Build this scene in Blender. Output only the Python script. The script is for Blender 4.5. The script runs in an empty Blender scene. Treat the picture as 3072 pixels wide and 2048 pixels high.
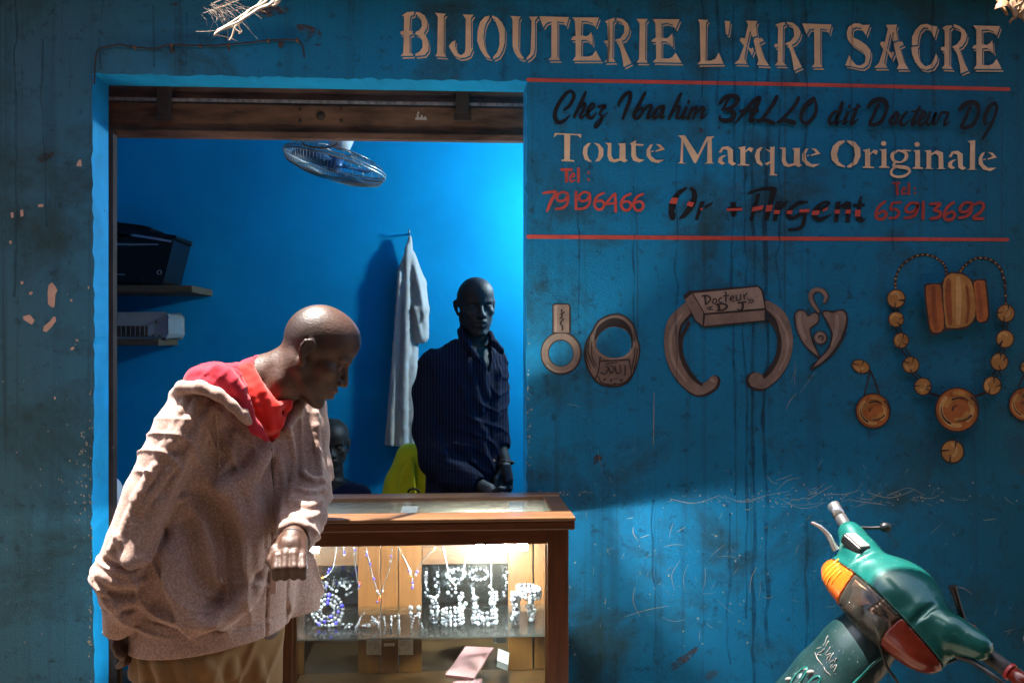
import bpy, bmesh, math, random
import numpy as np
from mathutils import Vector, Matrix
from mathutils.geometry import tessellate_polygon
R = math.radians
random.seed(7)
scn = bpy.context.scene
COL = scn.collection

# ------------------------------------------------------------ camera
F = 3000.0; YAW = R(3.8); EYE = 1.55
cam_d = bpy.data.cameras.new("camera")
cam = bpy.data.objects.new("camera", cam_d)
COL.objects.link(cam)
cam.location = (0, 0, EYE)
cam.rotation_euler = (R(90), 0, -YAW)
cam_d.sensor_width = 36.0
cam_d.lens = 36.0 * F / 3072.0
cam_d.clip_start = 0.05
cam_d.clip_end = 500
scn.camera = cam

# ------------------------------------------------------------ sky, sun, exposure
SUN = Vector((-0.20, 0.050, 0.96)).normalized()
world = bpy.data.worlds.new("World"); scn.world = world
world.use_nodes = True
wn = world.node_tree
sky = wn.nodes.new("ShaderNodeTexSky")
sky.sky_type = 'NISHITA'
sky.sun_disc = False
sky.sun_elevation = math.asin(SUN.z)
sky.sun_rotation = math.atan2(SUN.x, SUN.y)
sky.dust_density = 3.0
wn.links.new(sky.outputs[0], wn.nodes["Background"].inputs[0])
wn.nodes["Background"].inputs[1].default_value = 0.074
sl = bpy.data.lights.new("sun", 'SUN')
sl.energy = 5.0; sl.angle = R(0.5); sl.color = (1.0, 0.93, 0.84)
so = bpy.data.objects.new("sun", sl); COL.objects.link(so)
so.rotation_euler = SUN.to_track_quat('Z', 'Y').to_euler()
so.location = (-2, 1, 7)
scn.view_settings.view_transform = 'Standard'
scn.view_settings.look = 'None'
scn.view_settings.exposure = 2.4
scn.view_settings.gamma = 1.0
scn.view_settings.use_curve_mapping = False
scn.cycles.max_bounces = 10
scn.cycles.use_light_tree = False
scn.cycles.transparent_max_bounces = 16

# ------------------------------------------------------------ pixel -> point helper (photo is 3072 x 2048)
_fw = Vector((math.sin(YAW), math.cos(YAW), 0)); _rt = Vector((math.cos(YAW), -math.sin(YAW), 0)); _up = Vector((0, 0, 1))
def P(px, py, Y):
    d = _fw + _rt * ((px - 1536.0) / F) + _up * ((1024.0 - py) / F)
    return Vector((0, 0, EYE)) + d * (Y / d.y)
def mpp(Y): return Y / F

# ------------------------------------------------------------ materials
def nd(nt, t, **kw):
    n = nt.nodes.new(t)
    for k, v in kw.items(): setattr(n, k, v)
    return n
def ramp(nt, src, stops):
    r = nd(nt, "ShaderNodeValToRGB")
    el = r.color_ramp.elements
    while len(el) < len(stops): el.new(0.5)
    for e, (p, c) in zip(el, stops):
        e.position = p; e.color = (c[0], c[1], c[2], 1) if len(c) == 3 else c
    nt.links.new(src, r.inputs[0]); return r.outputs[0]
def noise(nt, vec, scale, detail=4, rough=0.55, sc=None, dist=0.0):
    n = nd(nt, "ShaderNodeTexNoise")
    n.inputs["Scale"].default_value = scale; n.inputs["Detail"].default_value = detail
    n.inputs["Roughness"].default_value = rough; n.inputs["Distortion"].default_value = dist
    if sc is not None:
        m = nd(nt, "ShaderNodeMapping"); m.inputs["Scale"].default_value = sc
        nt.links.new(vec, m.inputs[0]); vec = m.outputs[0]
    nt.links.new(vec, n.inputs["Vector"]); return n.outputs["Fac"]
def mixc(nt, fac, a, b, mode='MIX'):
    m = nd(nt, "ShaderNodeMix", data_type='RGBA', blend_type=mode)
    for s, v in ((m.inputs[0], fac), (m.inputs[6], a), (m.inputs[7], b)):
        if hasattr(v, "links") or hasattr(v, "is_linked"): nt.links.new(v, s)
        elif isinstance(v, (int, float)): s.default_value = v
        else: s.default_value = (v[0], v[1], v[2], 1)
    return m.outputs[2]
def newmat(name):
    m = bpy.data.materials.new(name); m.use_nodes = True
    nt = m.node_tree
    return m, nt, nt.nodes["Principled BSDF"]
def bump(nt, b, h, strength, dist=0.01):
    n = nd(nt, "ShaderNodeBump"); n.inputs["Strength"].default_value = strength; n.inputs["Distance"].default_value = dist
    nt.links.new(h, n.inputs["Height"]); nt.links.new(n.outputs[0], b.inputs["Normal"]); return n
def mat(name, col, rough=0.6, metal=0.0, var=0.25, scale=12, bmp=0.0, bscale=60, spec=0.5, coat=0.0, sc=None, col2=None, rvar=0.0, sheen=0.0):
    m, nt, b = newmat(name)
    tc = nd(nt, "ShaderNodeTexCoord").outputs["Object"]
    f = noise(nt, tc, scale, 5, 0.6, sc)
    c2 = col2 if col2 else tuple(c * (1 - var) for c in col)
    c1 = col if col2 else tuple(min(1, c * (1 + var * 0.6)) for c in col)
    nt.links.new(ramp(nt, f, [(0.3, c2), (0.7, c1)]), b.inputs["Base Color"])
    b.inputs["Roughness"].default_value = rough; b.inputs["Metallic"].default_value = metal
    b.inputs["Specular IOR Level"].default_value = spec
    b.inputs["Coat Weight"].default_value = coat; b.inputs["Coat Roughness"].default_value = 0.08
    if sheen: b.inputs["Sheen Weight"].default_value = sheen
    if rvar:
        f2 = noise(nt, tc, scale * 3, 4)
        mr = nd(nt, "ShaderNodeMapRange"); mr.inputs[3].default_value = max(0.02, rough - rvar); mr.inputs[4].default_value = min(1, rough + rvar)
        nt.links.new(f2, mr.inputs[0]); nt.links.new(mr.outputs[0], b.inputs["Roughness"])
    if bmp: bump(nt, b, noise(nt, tc, bscale, 5, 0.6), bmp, 0.004)
    return m
def emis(name, col, strength):
    m, nt, b = newmat(name)
    b.inputs["Base Color"].default_value = (0.8, 0.8, 0.8, 1)
    b.inputs["Emission Color"].default_value = (*col, 1); b.inputs["Emission Strength"].default_value = strength
    return m
def glass(name, tint=(0.97, 0.985, 0.975), refl=1.0, dirt=0.0):
    """thin pane: straight-through light plus Fresnel reflection and a little dust"""
    m, nt, b = newmat(name)
    out = nt.nodes["Material Output"]
    tr = nd(nt, "ShaderNodeBsdfTransparent"); tr.inputs[0].default_value = (*tint, 1)
    gl = nd(nt, "ShaderNodeBsdfGlossy"); gl.inputs["Roughness"].default_value = 0.02
    fr = nd(nt, "ShaderNodeFresnel"); fr.inputs[0].default_value = 1.5
    mx = nd(nt, "ShaderNodeMixShader")
    mu = nd(nt, "ShaderNodeMath", operation='MULTIPLY'); mu.inputs[1].default_value = refl
    nt.links.new(fr.outputs[0], mu.inputs[0]); nt.links.new(mu.outputs[0], mx.inputs[0])
    nt.links.new(tr.outputs[0], mx.inputs[1]); nt.links.new(gl.outputs[0], mx.inputs[2])
    last = mx.outputs[0]
    if dirt:
        d1 = nd(nt, "ShaderNodeBsdfDiffuse"); d1.inputs[0].default_value = (0.62, 0.6, 0.52, 1)
        d2 = nd(nt, "ShaderNodeBsdfTranslucent"); d2.inputs[0].default_value = (0.70, 0.64, 0.48, 1)
        df = nd(nt, "ShaderNodeMixShader"); df.inputs[0].default_value = 0.6
        nt.links.new(d1.outputs[0], df.inputs[1]); nt.links.new(d2.outputs[0], df.inputs[2])
        m2 = nd(nt, "ShaderNodeMixShader")
        tc = nd(nt, "ShaderNodeTexCoord").outputs["Object"]
        f = noise(nt, tc, 9, 6, 0.65, (1, 3, 1))
        mr = nd(nt, "ShaderNodeMapRange"); mr.inputs[3].default_value = dirt * 0.5; mr.inputs[4].default_value = dirt * 1.5
        nt.links.new(f, mr.inputs[0]); nt.links.new(mr.outputs[0], m2.inputs[0])
        nt.links.new(last, m2.inputs[1]); nt.links.new(df.outputs[0], m2.inputs[2]); last = m2.outputs[0]
    nt.links.new(last, out.inputs[0])
    return m

# ------------------------------------------------------------ object helpers
def tag(o, label=None, cat=None, group=None, kind=None):
    if label: o["label"] = label
    if cat: o["category"] = cat
    if group: o["group"] = group
    if kind: o["kind"] = kind
    return o
def wloc(o):
    v = Vector((0, 0, 0))
    while o is not None: v = v + o.location; o = o.parent
    return v
def thing(name, loc, label, cat, group=None):
    o = bpy.data.objects.new(name, None); COL.objects.link(o); o.location = loc; o.empty_display_size = 0.1
    return tag(o, label, cat, group)
def make(name, V, Fc, mats, parent=None, smooth=False, fm=None, bevel=0.0, origin=None, attr=None, auto=None):
    V = np.asarray(V, dtype=float).reshape(-1, 3)
    base = np.array(wloc(parent)) if parent else np.array(origin if origin is not None else (0, 0, 0), dtype=float)
    me = bpy.data.meshes.new(name)
    me.from_pydata((V - base).tolist(), [], [tuple(int(i) for i in f) for f in Fc])
    if not isinstance(mats, (list, tuple)): mats = [mats]
    for m in mats: me.materials.append(m)
    if fm is not None: me.polygons.foreach_set("material_index", np.asarray(fm, dtype=np.int32))
    if smooth: me.polygons.foreach_set("use_smooth", np.ones(len(me.polygons), dtype=bool))
    if attr is not None:
        for an, av in attr.items():
            a = me.attributes.new(an, 'FLOAT', 'POINT'); a.data.foreach_set("value", np.asarray(av, dtype=np.float32))
    me.update()
    o = bpy.data.objects.new(name, me); COL.objects.link(o)
    if parent: o.parent = parent
    elif origin is not None: o.location = origin
    if bevel:
        b = o.modifiers.new("bevel", 'BEVEL'); b.width = bevel; b.segments = 2; b.limit_method = 'ANGLE'; b.angle_limit = R(40)
        if smooth is False:
            me.polygons.foreach_set("use_smooth", np.zeros(len(me.polygons), dtype=bool))
    if auto: 
        me.set_sharp_from_angle(angle=R(auto))
    return o

def frame_of(d):
    d = Vector(d).normalized()
    a = Vector((0, 0, 1)) if abs(d.z) < 0.9 else Vector((0, 1, 0))
    u = d.cross(a).normalized(); v = d.cross(u).normalized()
    return u, v
class MB:
    def __init__(s): s.v = []; s.f = []; s.m = []; s.mi = 0
    def add(s, V, Fc):
        o = len(s.v); s.v += [tuple(p) for p in V]
        for f in Fc: s.f.append([i + o for i in f]); s.m.append(s.mi)
    def box(s, a, b, rot=None):
        a = Vector(a); b = Vector(b)
        V = [Vector((x, y, z)) for x in (a.x, b.x) for y in (a.y, b.y) for z in (a.z, b.z)]
        if rot is not None:
            c = (a + b) / 2; V = [c + rot @ (p - c) for p in V]
        s.add(V, [(0, 1, 3, 2), (4, 6, 7, 5), (0, 4, 5, 1), (2, 3, 7, 6), (0, 2, 6, 4), (1, 5, 7, 3)]); return s
    def tube(s, pts, r, n=10, cap=True, flat=1.0):
        pts = [Vector(p) for p in pts]; N = len(pts)
        rs = r if isinstance(r, (list, tuple)) else [r] * N
        V = []; u = None
        for i, p in enumerate(pts):
            d = (pts[min(i + 1, N - 1)] - pts[max(i - 1, 0)]).normalized()
            if u is None: u, _ = frame_of(d)
            u = (u - d * u.dot(d)).normalized(); w = d.cross(u)
            for k in range(n):
                t = 2 * math.pi * k / n
                V.append(p + (u * math.cos(t) + w * math.sin(t) * flat) * rs[i])
        Fc = [(i * n + k, i * n + (k + 1) % n, (i + 1) * n + (k + 1) % n, (i + 1) * n + k) for i in range(N - 1) for k in range(n)]
        if cap: Fc += [tuple(reversed(range(n))), tuple((N - 1) * n + k for k in range(n))]
        s.add(V, Fc); return s
    def lathe(s, prof, o, ax=(0, 0, 1), n=24):
        """prof: (radius, height) along axis from o"""
        ax = Vector(ax).normalized(); u, w = frame_of(ax); o = Vector(o); V = []
        for r, h in prof:
            for k in range(n):
                t = 2 * math.pi * k / n
                V.append(o + ax * h + (u * math.cos(t) + w * math.sin(t)) * max(r, 1e-5))
        N = len(prof)
        Fc = [(i * n + k, i * n + (k + 1) % n, (i + 1) * n + (k + 1) % n, (i + 1) * n + k) for i in range(N - 1) for k in range(n)]
        Fc += [tuple(reversed(range(n))), tuple((N - 1) * n + k for k in range(n))]
        s.add(V, Fc); return s
    def ring(s, c, ax, Rr, r, n=28, m=8):
        ax = Vector(ax).normalized(); u, w = frame_of(ax); c = Vector(c); V = []
        for i in range(n):
            t = 2 * math.pi * i / n; e = u * math.cos(t) + w * math.sin(t)
            for k in range(m):
                q = 2 * math.pi * k / m
                V.append(c + e * (Rr + r * math.cos(q)) + ax * (r * math.sin(q)))
        s.add(V, [(i * m + k, i * m + (k + 1) % m, ((i + 1) % n) * m + (k + 1) % m, ((i + 1) % n) * m + k) for i in range(n) for k in range(m)]); return s
    def ball(s, c, r, n=10, m=7, sc=(1, 1, 1)):
        c = Vector(c); V = [c + Vector((0, 0, r * sc[2]))]
        for i in range(1, m):
            a = math.pi * i / m
            for k in range(n):
                t = 2 * math.pi * k / n
                V.append(c + Vector((math.sin(a) * math.cos(t) * r * sc[0], math.sin(a) * math.sin(t) * r * sc[1], math.cos(a) * r * sc[2])))
        V.append(c - Vector((0, 0, r * sc[2]))); L = len(V) - 1
        Fc = [(0, 1 + k, 1 + (k + 1) % n) for k in range(n)]
        for i in range(m - 2):
            Fc += [(1 + i * n + k, 1 + (i + 1) * n + k, 1 + (i + 1) * n + (k + 1) % n, 1 + i * n + (k + 1) % n) for k in range(n)]
        Fc += [(1 + (m - 2) * n + k, L, 1 + (m - 2) * n + (k + 1) % n) for k in range(n)]
        s.add(V, Fc); return s
    def prism(s, poly, off):
        """closed polygon of 3-D points, extruded by vector off"""
        poly = [Vector(p) for p in poly]; off = Vector(off); n = len(poly)
        tri = tessellate_polygon([poly])
        V = poly + [p + off for p in poly]
        Fc = [tuple(t) for t in tri] + [tuple(n + i for i in reversed(t)) for t in tri]
        Fc += [(i, (i + 1) % n, n + (i + 1) % n, n + i) for i in range(n)]
        s.add(V, Fc); return s
    def build(s, name, mats, parent=None, **kw):
        return make(name, s.v, s.f, mats, parent, fm=s.m if isinstance(mats, (list, tuple)) else None, **kw)
def crom(pts, k=6, closed=False):
    """Catmull-Rom through points of any dimension"""
    A = [np.array(p, dtype=float) for p in pts]; n = len(A); out = []
    if n < 3: 
        return [A[0] + (A[-1] - A[0]) * t for t in np.linspace(0, 1, k + 1)]
    for i in range(n if closed else n - 1):
        if closed: p0, p1, p2, p3 = A[i - 1], A[i], A[(i + 1) % n], A[(i + 2) % n]
        else: p0, p1, p2, p3 = A[max(i - 1, 0)], A[i], A[i + 1], A[min(i + 2, n - 1)]
        for j in range(k):
            t = j / k
            out.append(0.5 * ((2 * p1) + (p2 - p0) * t + (2 * p0 - 5 * p1 + 4 * p2 - p3) * t * t + (3 * p1 - p0 - 3 * p2 + p3) * t ** 3))
    if not closed: out.append(A[-1])
    return out

# ------------------------------------------------------------ signed-distance sculpting (bodies, cloth, fairings)
class SDF:
    def __init__(s, lo, hi, res):
        s.res = res; s.lo = np.array(lo, dtype=float)
        n = np.ceil((np.array(hi) - s.lo) / res).astype(int) + 1
        s.n = n; s.f = np.full(n, 0.06, dtype=np.float32)
        s.ax = [s.lo[i] + res * np.arange(n[i]) for i in range(3)]
        s.marks = {}
    def _sub(s, lo, hi, pad):
        a = np.clip(np.floor((np.array(lo) - pad - s.lo) / s.res).astype(int), 0, s.n - 1)
        b = np.clip(np.ceil((np.array(hi) + pad - s.lo) / s.res).astype(int) + 1, 1, s.n)
        sl = tuple(slice(a[i], max(a[i] + 1, b[i])) for i in range(3))
        X = s.ax[0][sl[0]][:, None, None]; Y = s.ax[1][sl[1]][None, :, None]; Z = s.ax[2][sl[2]][None, None, :]
        return sl, X, Y, Z
    def _comb(s, sl, d, k, op):
        f = s.f[sl]; d = d.astype(np.float32)
        if op == 'u':
            h = np.clip(0.5 + 0.5 * (f - d) / k, 0, 1); s.f[sl] = f * (1 - h) + d * h - k * h * (1 - h)
        elif op == 's':
            h = np.clip(0.5 - 0.5 * (f + d) / k, 0, 1); s.f[sl] = f * (1 - h) - d * h + k * h * (1 - h)
        elif op == 'i':
            h = np.clip(0.5 - 0.5 * (d - f) / k, 0, 1); s.f[sl] = d * (1 - h) + f * h + k * h * (1 - h)
    def cone(s, a, b, ra, rb, k=0.02, op='u', flat=None, fr=1.0):
        """tapered capsule; flat = direction in which it is squeezed to fr of its width"""
        a = np.array(a, dtype=float); b = np.array(b, dtype=float); r = max(ra, rb)
        sl, X, Y, Z = s._sub(np.minimum(a, b) - r, np.maximum(a, b) + r, 0.05)
        ba = b - a; L2 = max(ba @ ba, 1e-12)
        px, py, pz = X - a[0], Y - a[1], Z - a[2]
        t = np.clip((px * ba[0] + py * ba[1] + pz * ba[2]) / L2, 0, 1)
        qx, qy, qz = px - t * ba[0], py - t * ba[1], pz - t * ba[2]
        rr = ra + t * (rb - ra)
        if flat is not None:
            w = np.array(flat, dtype=float); w /= np.linalg.norm(w)
            c = qx * w[0] + qy * w[1] + qz * w[2]
            q2 = qx * qx + qy * qy + qz * qz
            l = np.sqrt(np.maximum(q2 - c * c, 0) + (c / fr) ** 2) + 1e-9
            g = np.sqrt(np.maximum(q2 - c * c, 0) + (c / fr / fr) ** 2) + 1e-9
            d = l * (l - rr) / g
        else:
            d = np.sqrt(qx * qx + qy * qy + qz * qz) - rr
        s._comb(sl, d, k, op); return s
    def chain(s, pts, k=0.02, op='u', flat=None, fr=1.0):
        for p, q in zip(pts[:-1], pts[1:]): s.cone(p[0], q[0], p[1], q[1], k, op, flat, fr)
        return s
    def ell(s, c, rad, M=None, k=0.02, op='u'):
        c = np.array(c, dtype=float); rad = np.array(rad, dtype=float); r = rad.max()
        sl, X, Y, Z = s._sub(c - r, c + r, 0.05)
        M = np.eye(3) if M is None else np.array(M)   # rows = local axes
        px, py, pz = X - c[0], Y - c[1], Z - c[2]
        q = [(px * M[i][0] + py * M[i][1] + pz * M[i][2]) / rad[i] for i in range(3)]
        k0 = np.sqrt(q[0] ** 2 + q[1] ** 2 + q[2] ** 2) + 1e-9
        k1 = np.sqrt((q[0] / rad[0]) ** 2 + (q[1] / rad[1]) ** 2 + (q[2] / rad[2]) ** 2) + 1e-9
        s._comb(sl, k0 * (k0 - 1) / k1, k, op); return s
    def box(s, c, h, M=None, rnd=0.005, k=0.01, op='u'):
        c = np.array(c, dtype=float); r = np.linalg.norm(h)
        sl, X, Y, Z = s._sub(c - r, c + r, 0.05)
        M = np.eye(3) if M is None else np.array(M)
        px, py, pz = X - c[0], Y - c[1], Z - c[2]
        q = [np.abs(px * M[i][0] + py * M[i][1] + pz * M[i][2]) - h[i] + rnd for i in range(3)]
        d = np.sqrt(sum(np.maximum(v, 0) ** 2 for v in q)) + np.minimum(np.maximum(q[0], np.maximum(q[1], q[2])), 0) - rnd
        s._comb(sl, d, k, op); return s
    def plane(s, p, nrm, k=0.004):
        """keep the side the normal points away from"""
        p = np.array(p, dtype=float); nrm = np.array(nrm, dtype=float); nrm /= np.linalg.norm(nrm)
        sl = tuple(slice(0, n) for n in s.n)
        X = s.ax[0][:, None, None]; Y = s.ax[1][None, :, None]; Z = s.ax[2][None, None, :]
        s._comb(sl, (X - p[0]) * nrm[0] + (Y - p[1]) * nrm[1] + (Z - p[2]) * nrm[2], k, 'i'); return s
    def rings(s, secs, M=None, k=0.02, op='u'):
        """vertical-ish loft: secs = (centre, rx, ry) sorted bottom to top; local axes M rows (u, v, up)"""
        M = np.eye(3) if M is None else np.array(M)
        C = np.array([np.array(c, dtype=float) for c, _, _ in secs]); L = C @ M.T
        rx = np.array([q[1] for q in secs]); ry = np.array([q[2] for q in secs])
        mr = max(rx.max(), ry.max())
        sl, X, Y, Z = s._sub(C.min(0) - mr, C.max(0) + mr, 0.05)
        x = X * M[0][0] + Y * M[0][1] + Z * M[0][2]; y = X * M[1][0] + Y * M[1][1] + Z * M[1][2]; z = X * M[2][0] + Y * M[2][1] + Z * M[2][2]
        cz = L[:, 2]
        zz = np.clip(z, cz[0], cz[-1])
        cx = np.interp(zz, cz, L[:, 0]); cy = np.interp(zz, cz, L[:, 1]); ax = np.interp(zz, cz, rx); ay = np.interp(zz, cz, ry)
        u = (x - cx); v = (y - cy)
        k0 = np.sqrt((u / ax) ** 2 + (v / ay) ** 2) + 1e-9; k1 = np.sqrt((u / ax ** 2) ** 2 + (v / ay ** 2) ** 2) + 1e-9
        d = k0 * (k0 - 1) / k1
        d = np.maximum(d, np.maximum(cz[0] - z, z - cz[-1]))
        s._comb(sl, d, k, op); return s
    def noise(s, amp, scale, seed=0, oct=2):
        """gentle lumps from random plane waves"""
        rng = np.random.default_rng(seed)
        X = s.ax[0][:, None, None]; Y = s.ax[1][None, :, None]; Z = s.ax[2][None, None, :]
        acc = 0
        for i in range(10 * oct):
            w = rng.normal(size=3) * scale * (1 if i % 2 == 0 else 2.1); ph = rng.uniform(0, 6.28)
            acc = acc + np.sin(X * w[0] + ph + Y * w[1] + Z * w[2]) * (1 if i % 2 == 0 else 0.5)
        s.f += (amp * acc / np.sqrt(10 * oct)).astype(np.float32); return s
    def ridge(s, amp, dr, wl, seed=0, region=None, sharp=2.0, warp=1.6):
        """crisp cloth folds: ridged, warped waves across direction dr, coming and going over the surface"""
        rng = np.random.default_rng(seed); m = np.abs(s.f) < 0.03; I = np.argwhere(m); p = s.lo + I * s.res
        dr = np.array(dr, dtype=float); dr /= np.linalg.norm(dr)
        def low(sc, n=5):
            a = 0
            for _ in range(n): a = a + np.sin(p @ (rng.normal(size=3) * sc) + rng.uniform(0, 6.28))
            return a / math.sqrt(n / 2)
        ph = (p @ dr) * math.pi / wl + warp * low(9)
        r = (1 - np.abs(np.sin(ph))) ** sharp
        a = np.clip(low(11) * .8 + .25, 0, 1)
        if region is not None: a = a * region(p)
        s.f[m] -= (amp * r * a).astype(np.float32); return s
    def copy(s):
        c = SDF.__new__(SDF); c.res = s.res; c.lo = s.lo; c.n = s.n; c.ax = s.ax; c.f = s.f.copy(); c.marks = {}; return c
    def mesh(s, relax=1):
        f = s.f; ins = f < 0
        n = s.n - 1
        m = np.zeros(n, dtype=np.int8)
        for dx in (0, 1):
            for dy in (0, 1):
                for dz in (0, 1): m += ins[dx:n[0] + dx, dy:n[1] + dy, dz:n[2] + dz]
        act = (m > 0) & (m < 8)
        idx = np.full(n, -1, dtype=np.int64); cells = np.argwhere(act); idx[act] = np.arange(len(cells))
        acc = np.zeros((len(cells), 3)); cnt = np.zeros(len(cells))
        cr = [(0, 0, 0), (1, 0, 0), (0, 1, 0), (1, 1, 0), (0, 0, 1), (1, 0, 1), (0, 1, 1), (1, 1, 1)]
        for a in range(8):
            for b in range(a + 1, 8):
                da = np.array(cr[b]) - np.array(cr[a])
                if np.abs(da).sum() != 1: continue
                fa = f[tuple((cells + cr[a]).T)]; fb = f[tuple((cells + cr[b]).T)]
                k = (fa < 0) != (fb < 0)
                t = np.where(k, fa / np.where(k, fa - fb, 1), 0)
                acc += np.where(k[:, None], np.array(cr[a]) + t[:, None] * da, 0); cnt += k
        V = s.lo + (cells + acc / cnt[:, None]) * s.res
        quads = []
        for ax in range(3):
            sl0 = [slice(0, None)] * 3; sl1 = [slice(0, None)] * 3
            sl0[ax] = slice(0, -1); sl1[ax] = slice(1, None)
            ch = ins[tuple(sl0)] != ins[tuple(sl1)]
            e = np.argwhere(ch)
            o1, o2 = [(1, 2), (2, 0), (0, 1)][ax]
            ok = (e[:, o1] > 0) & (e[:, o2] > 0) & (e[:, o1] < n[o1]) & (e[:, o2] < n[o2]); e = e[ok]
            def cell(d1, d2):
                c = e.copy(); c[:, o1] -= d1; c[:, o2] -= d2; return idx[tuple(c.T)]
            q = np.stack([cell(1, 1), cell(0, 1), cell(0, 0), cell(1, 0)], 1)
            flip = ~ins[tuple(e.T)]
            q[flip] = q[flip][:, ::-1]
            quads.append(q)
        Q = np.concatenate(quads); Q = Q[(Q >= 0).all(1)]
        ii = np.concatenate([Q[:, 0], Q[:, 1], Q[:, 2], Q[:, 3]]); jj = np.concatenate([Q[:, 1], Q[:, 2], Q[:, 3], Q[:, 0]])
        c = np.maximum(np.bincount(ii, minlength=len(V)), 1)[:, None]
        for _ in range(relax):
            S = np.stack([np.bincount(ii, weights=V[jj, a], minlength=len(V)) for a in range(3)], 1)
            V = V * 0.4 + 0.6 * S / c
        return V, Q
def sdf_obj(name, sd, mats, parent, relax=1, attr=None, **kw):
    V, Q = sd.mesh(relax)
    return make(name, V, Q, mats, parent, smooth=True, attr=attr(V) if attr else None, **kw)
# ============================================================ STRUCTURE: ground, shop building
YF = 3.27            # face of the shop wall
YI = 3.415           # back of the shop wall
YB = 4.80            # back wall of the room
XL = P(280, 1024, YF).x; XR = P(1580, 1024, YF).x
ZT = P(283, 222, YF).z
HTOP = 2.86

def wall_mat():
    m, nt, b = newmat("painted_plaster")
    pos = nd(nt, "ShaderNodeNewGeometry").outputs["Position"]
    n1 = noise(nt, pos, 1.3, 6, 0.62)
    base = ramp(nt, n1, [(0.30, (0.014, 0.112, 0.185)), (0.5, (0.010, 0.178, 0.330)), (0.72, (0.007, 0.212, 0.405))])
    # left pier is older, greener, dirtier paint
    sx = nd(nt, "ShaderNodeSeparateXYZ"); nt.links.new(pos, sx.inputs[0])
    mr = nd(nt, "ShaderNodeMapRange"); mr.inputs[1].default_value = -0.55; mr.inputs[2].default_value = -1.35; mr.inputs[3].default_value = 0; mr.inputs[4].default_value = 0.85
    nt.links.new(sx.outputs[0], mr.inputs[0])
    base = mixc(nt, mr.outputs[0], base, (0.060, 0.135, 0.150))
    mr2 = nd(nt, "ShaderNodeMapRange"); mr2.inputs[1].default_value = 1.15; mr2.inputs[2].default_value = 2.0; mr2.inputs[4].default_value = 0.75  # far right: vignette darkening painted into the wall colour
    nt.links.new(sx.outputs[0], mr2.inputs[0])
    base = mixc(nt, mr2.outputs[0], base, (0.014, 0.085, 0.105))
    # rain streaks: stretched noise
    st = noise(nt, pos, 1.0, 5, 0.65, (17, 1, 0.45), 0.6)
    base = mixc(nt, ramp(nt, st, [(0.54, (0, 0, 0)), (0.74, (0.55, 0.55, 0.55))]), base, (0.020, 0.055, 0.075))
    st2 = noise(nt, pos, 1.0, 3, 0.5, (48, 1, 0.30), 0.7)
    base = mixc(nt, ramp(nt, st2, [(0.64, (0, 0, 0)), (0.72, (0.5, 0.5, 0.5))]), base, (0.03, 0.045, 0.05))
    # grime and rubbed patches
    g = noise(nt, pos, 2.6, 7, 0.68, None, 0.4)
    base = mixc(nt, ramp(nt, g, [(0.50, (0, 0, 0)), (0.68, (0.8, 0.8, 0.8))]), base, (0.030, 0.048, 0.036))
    g2 = noise(nt, pos, 22, 6, 0.7)
    base = mixc(nt, ramp(nt, g2, [(0.56, (0, 0, 0)), (0.70, (0.75, 0.75, 0.75))]), base, (0.020, 0.035, 0.035))
    g3 = noise(nt, pos, 9, 5, 0.6, (1, 1, 1), 0.8)
    base = mixc(nt, ramp(nt, g3, [(0.68, (0, 0, 0)), (0.76, (0.55, 0.55, 0.55))]), base, (0.075, 0.055, 0.038))
    # tiny specks where the paint has flaked
    sp = noise(nt, pos, 70, 3, 0.6)
    base = mixc(nt, ramp(nt, sp, [(0.725, (0, 0, 0)), (0.76, (0.6, 0.6, 0.6))]), base, (0.25, 0.20, 0.15))
    nt.links.new(base, b.inputs["Base Color"])
    b.inputs["Roughness"].default_value = 0.75; b.inputs["Specular IOR Level"].default_value = 0.15
    h = nd(nt, "ShaderNodeMath", operation='ADD')
    nt.links.new(noise(nt, pos, 55, 5, 0.65), h.inputs[0]); nt.links.new(noise(nt, pos, 190, 3, 0.6), h.inputs[1])
    bump(nt, b, h.outputs[0], 0.55, 0.006)
    return m
M_WALL = wall_mat()
M_INNER = mat("bright_blue_paint", (0.001, 0.228, 0.47), 0.75, var=0.14, scale=2.4, bmp=0.2, bscale=30, spec=0.1)
M_REVEAL = mat("reveal_blue_paint", (0.004, 0.34, 0.66), 0.6, var=0.22, scale=7, bmp=0.4, bscale=30)
M_CEIL = mat("dusty_ceiling", (0.10, 0.16, 0.24), 0.8)
M_EARTH = mat("packed_dark_earth", (0.095, 0.066, 0.046), 0.95, var=0.3, scale=3, bmp=0.5, bscale=40)
M_FLOOR = mat("cement_floor", (0.10, 0.09, 0.085), 0.8)

g = MB(); g.add([(-60, -60, 0), (60, -60, 0), (60, 60, 0), (-60, 60, 0)], [(0, 1, 2, 3)])
tag(g.build("ground", M_EARTH), kind="structure")

shop = thing("shop_building", (0, YF, 0), "blue plastered jewellery shop front with painted lettering around a wide doorway", "building")
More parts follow.
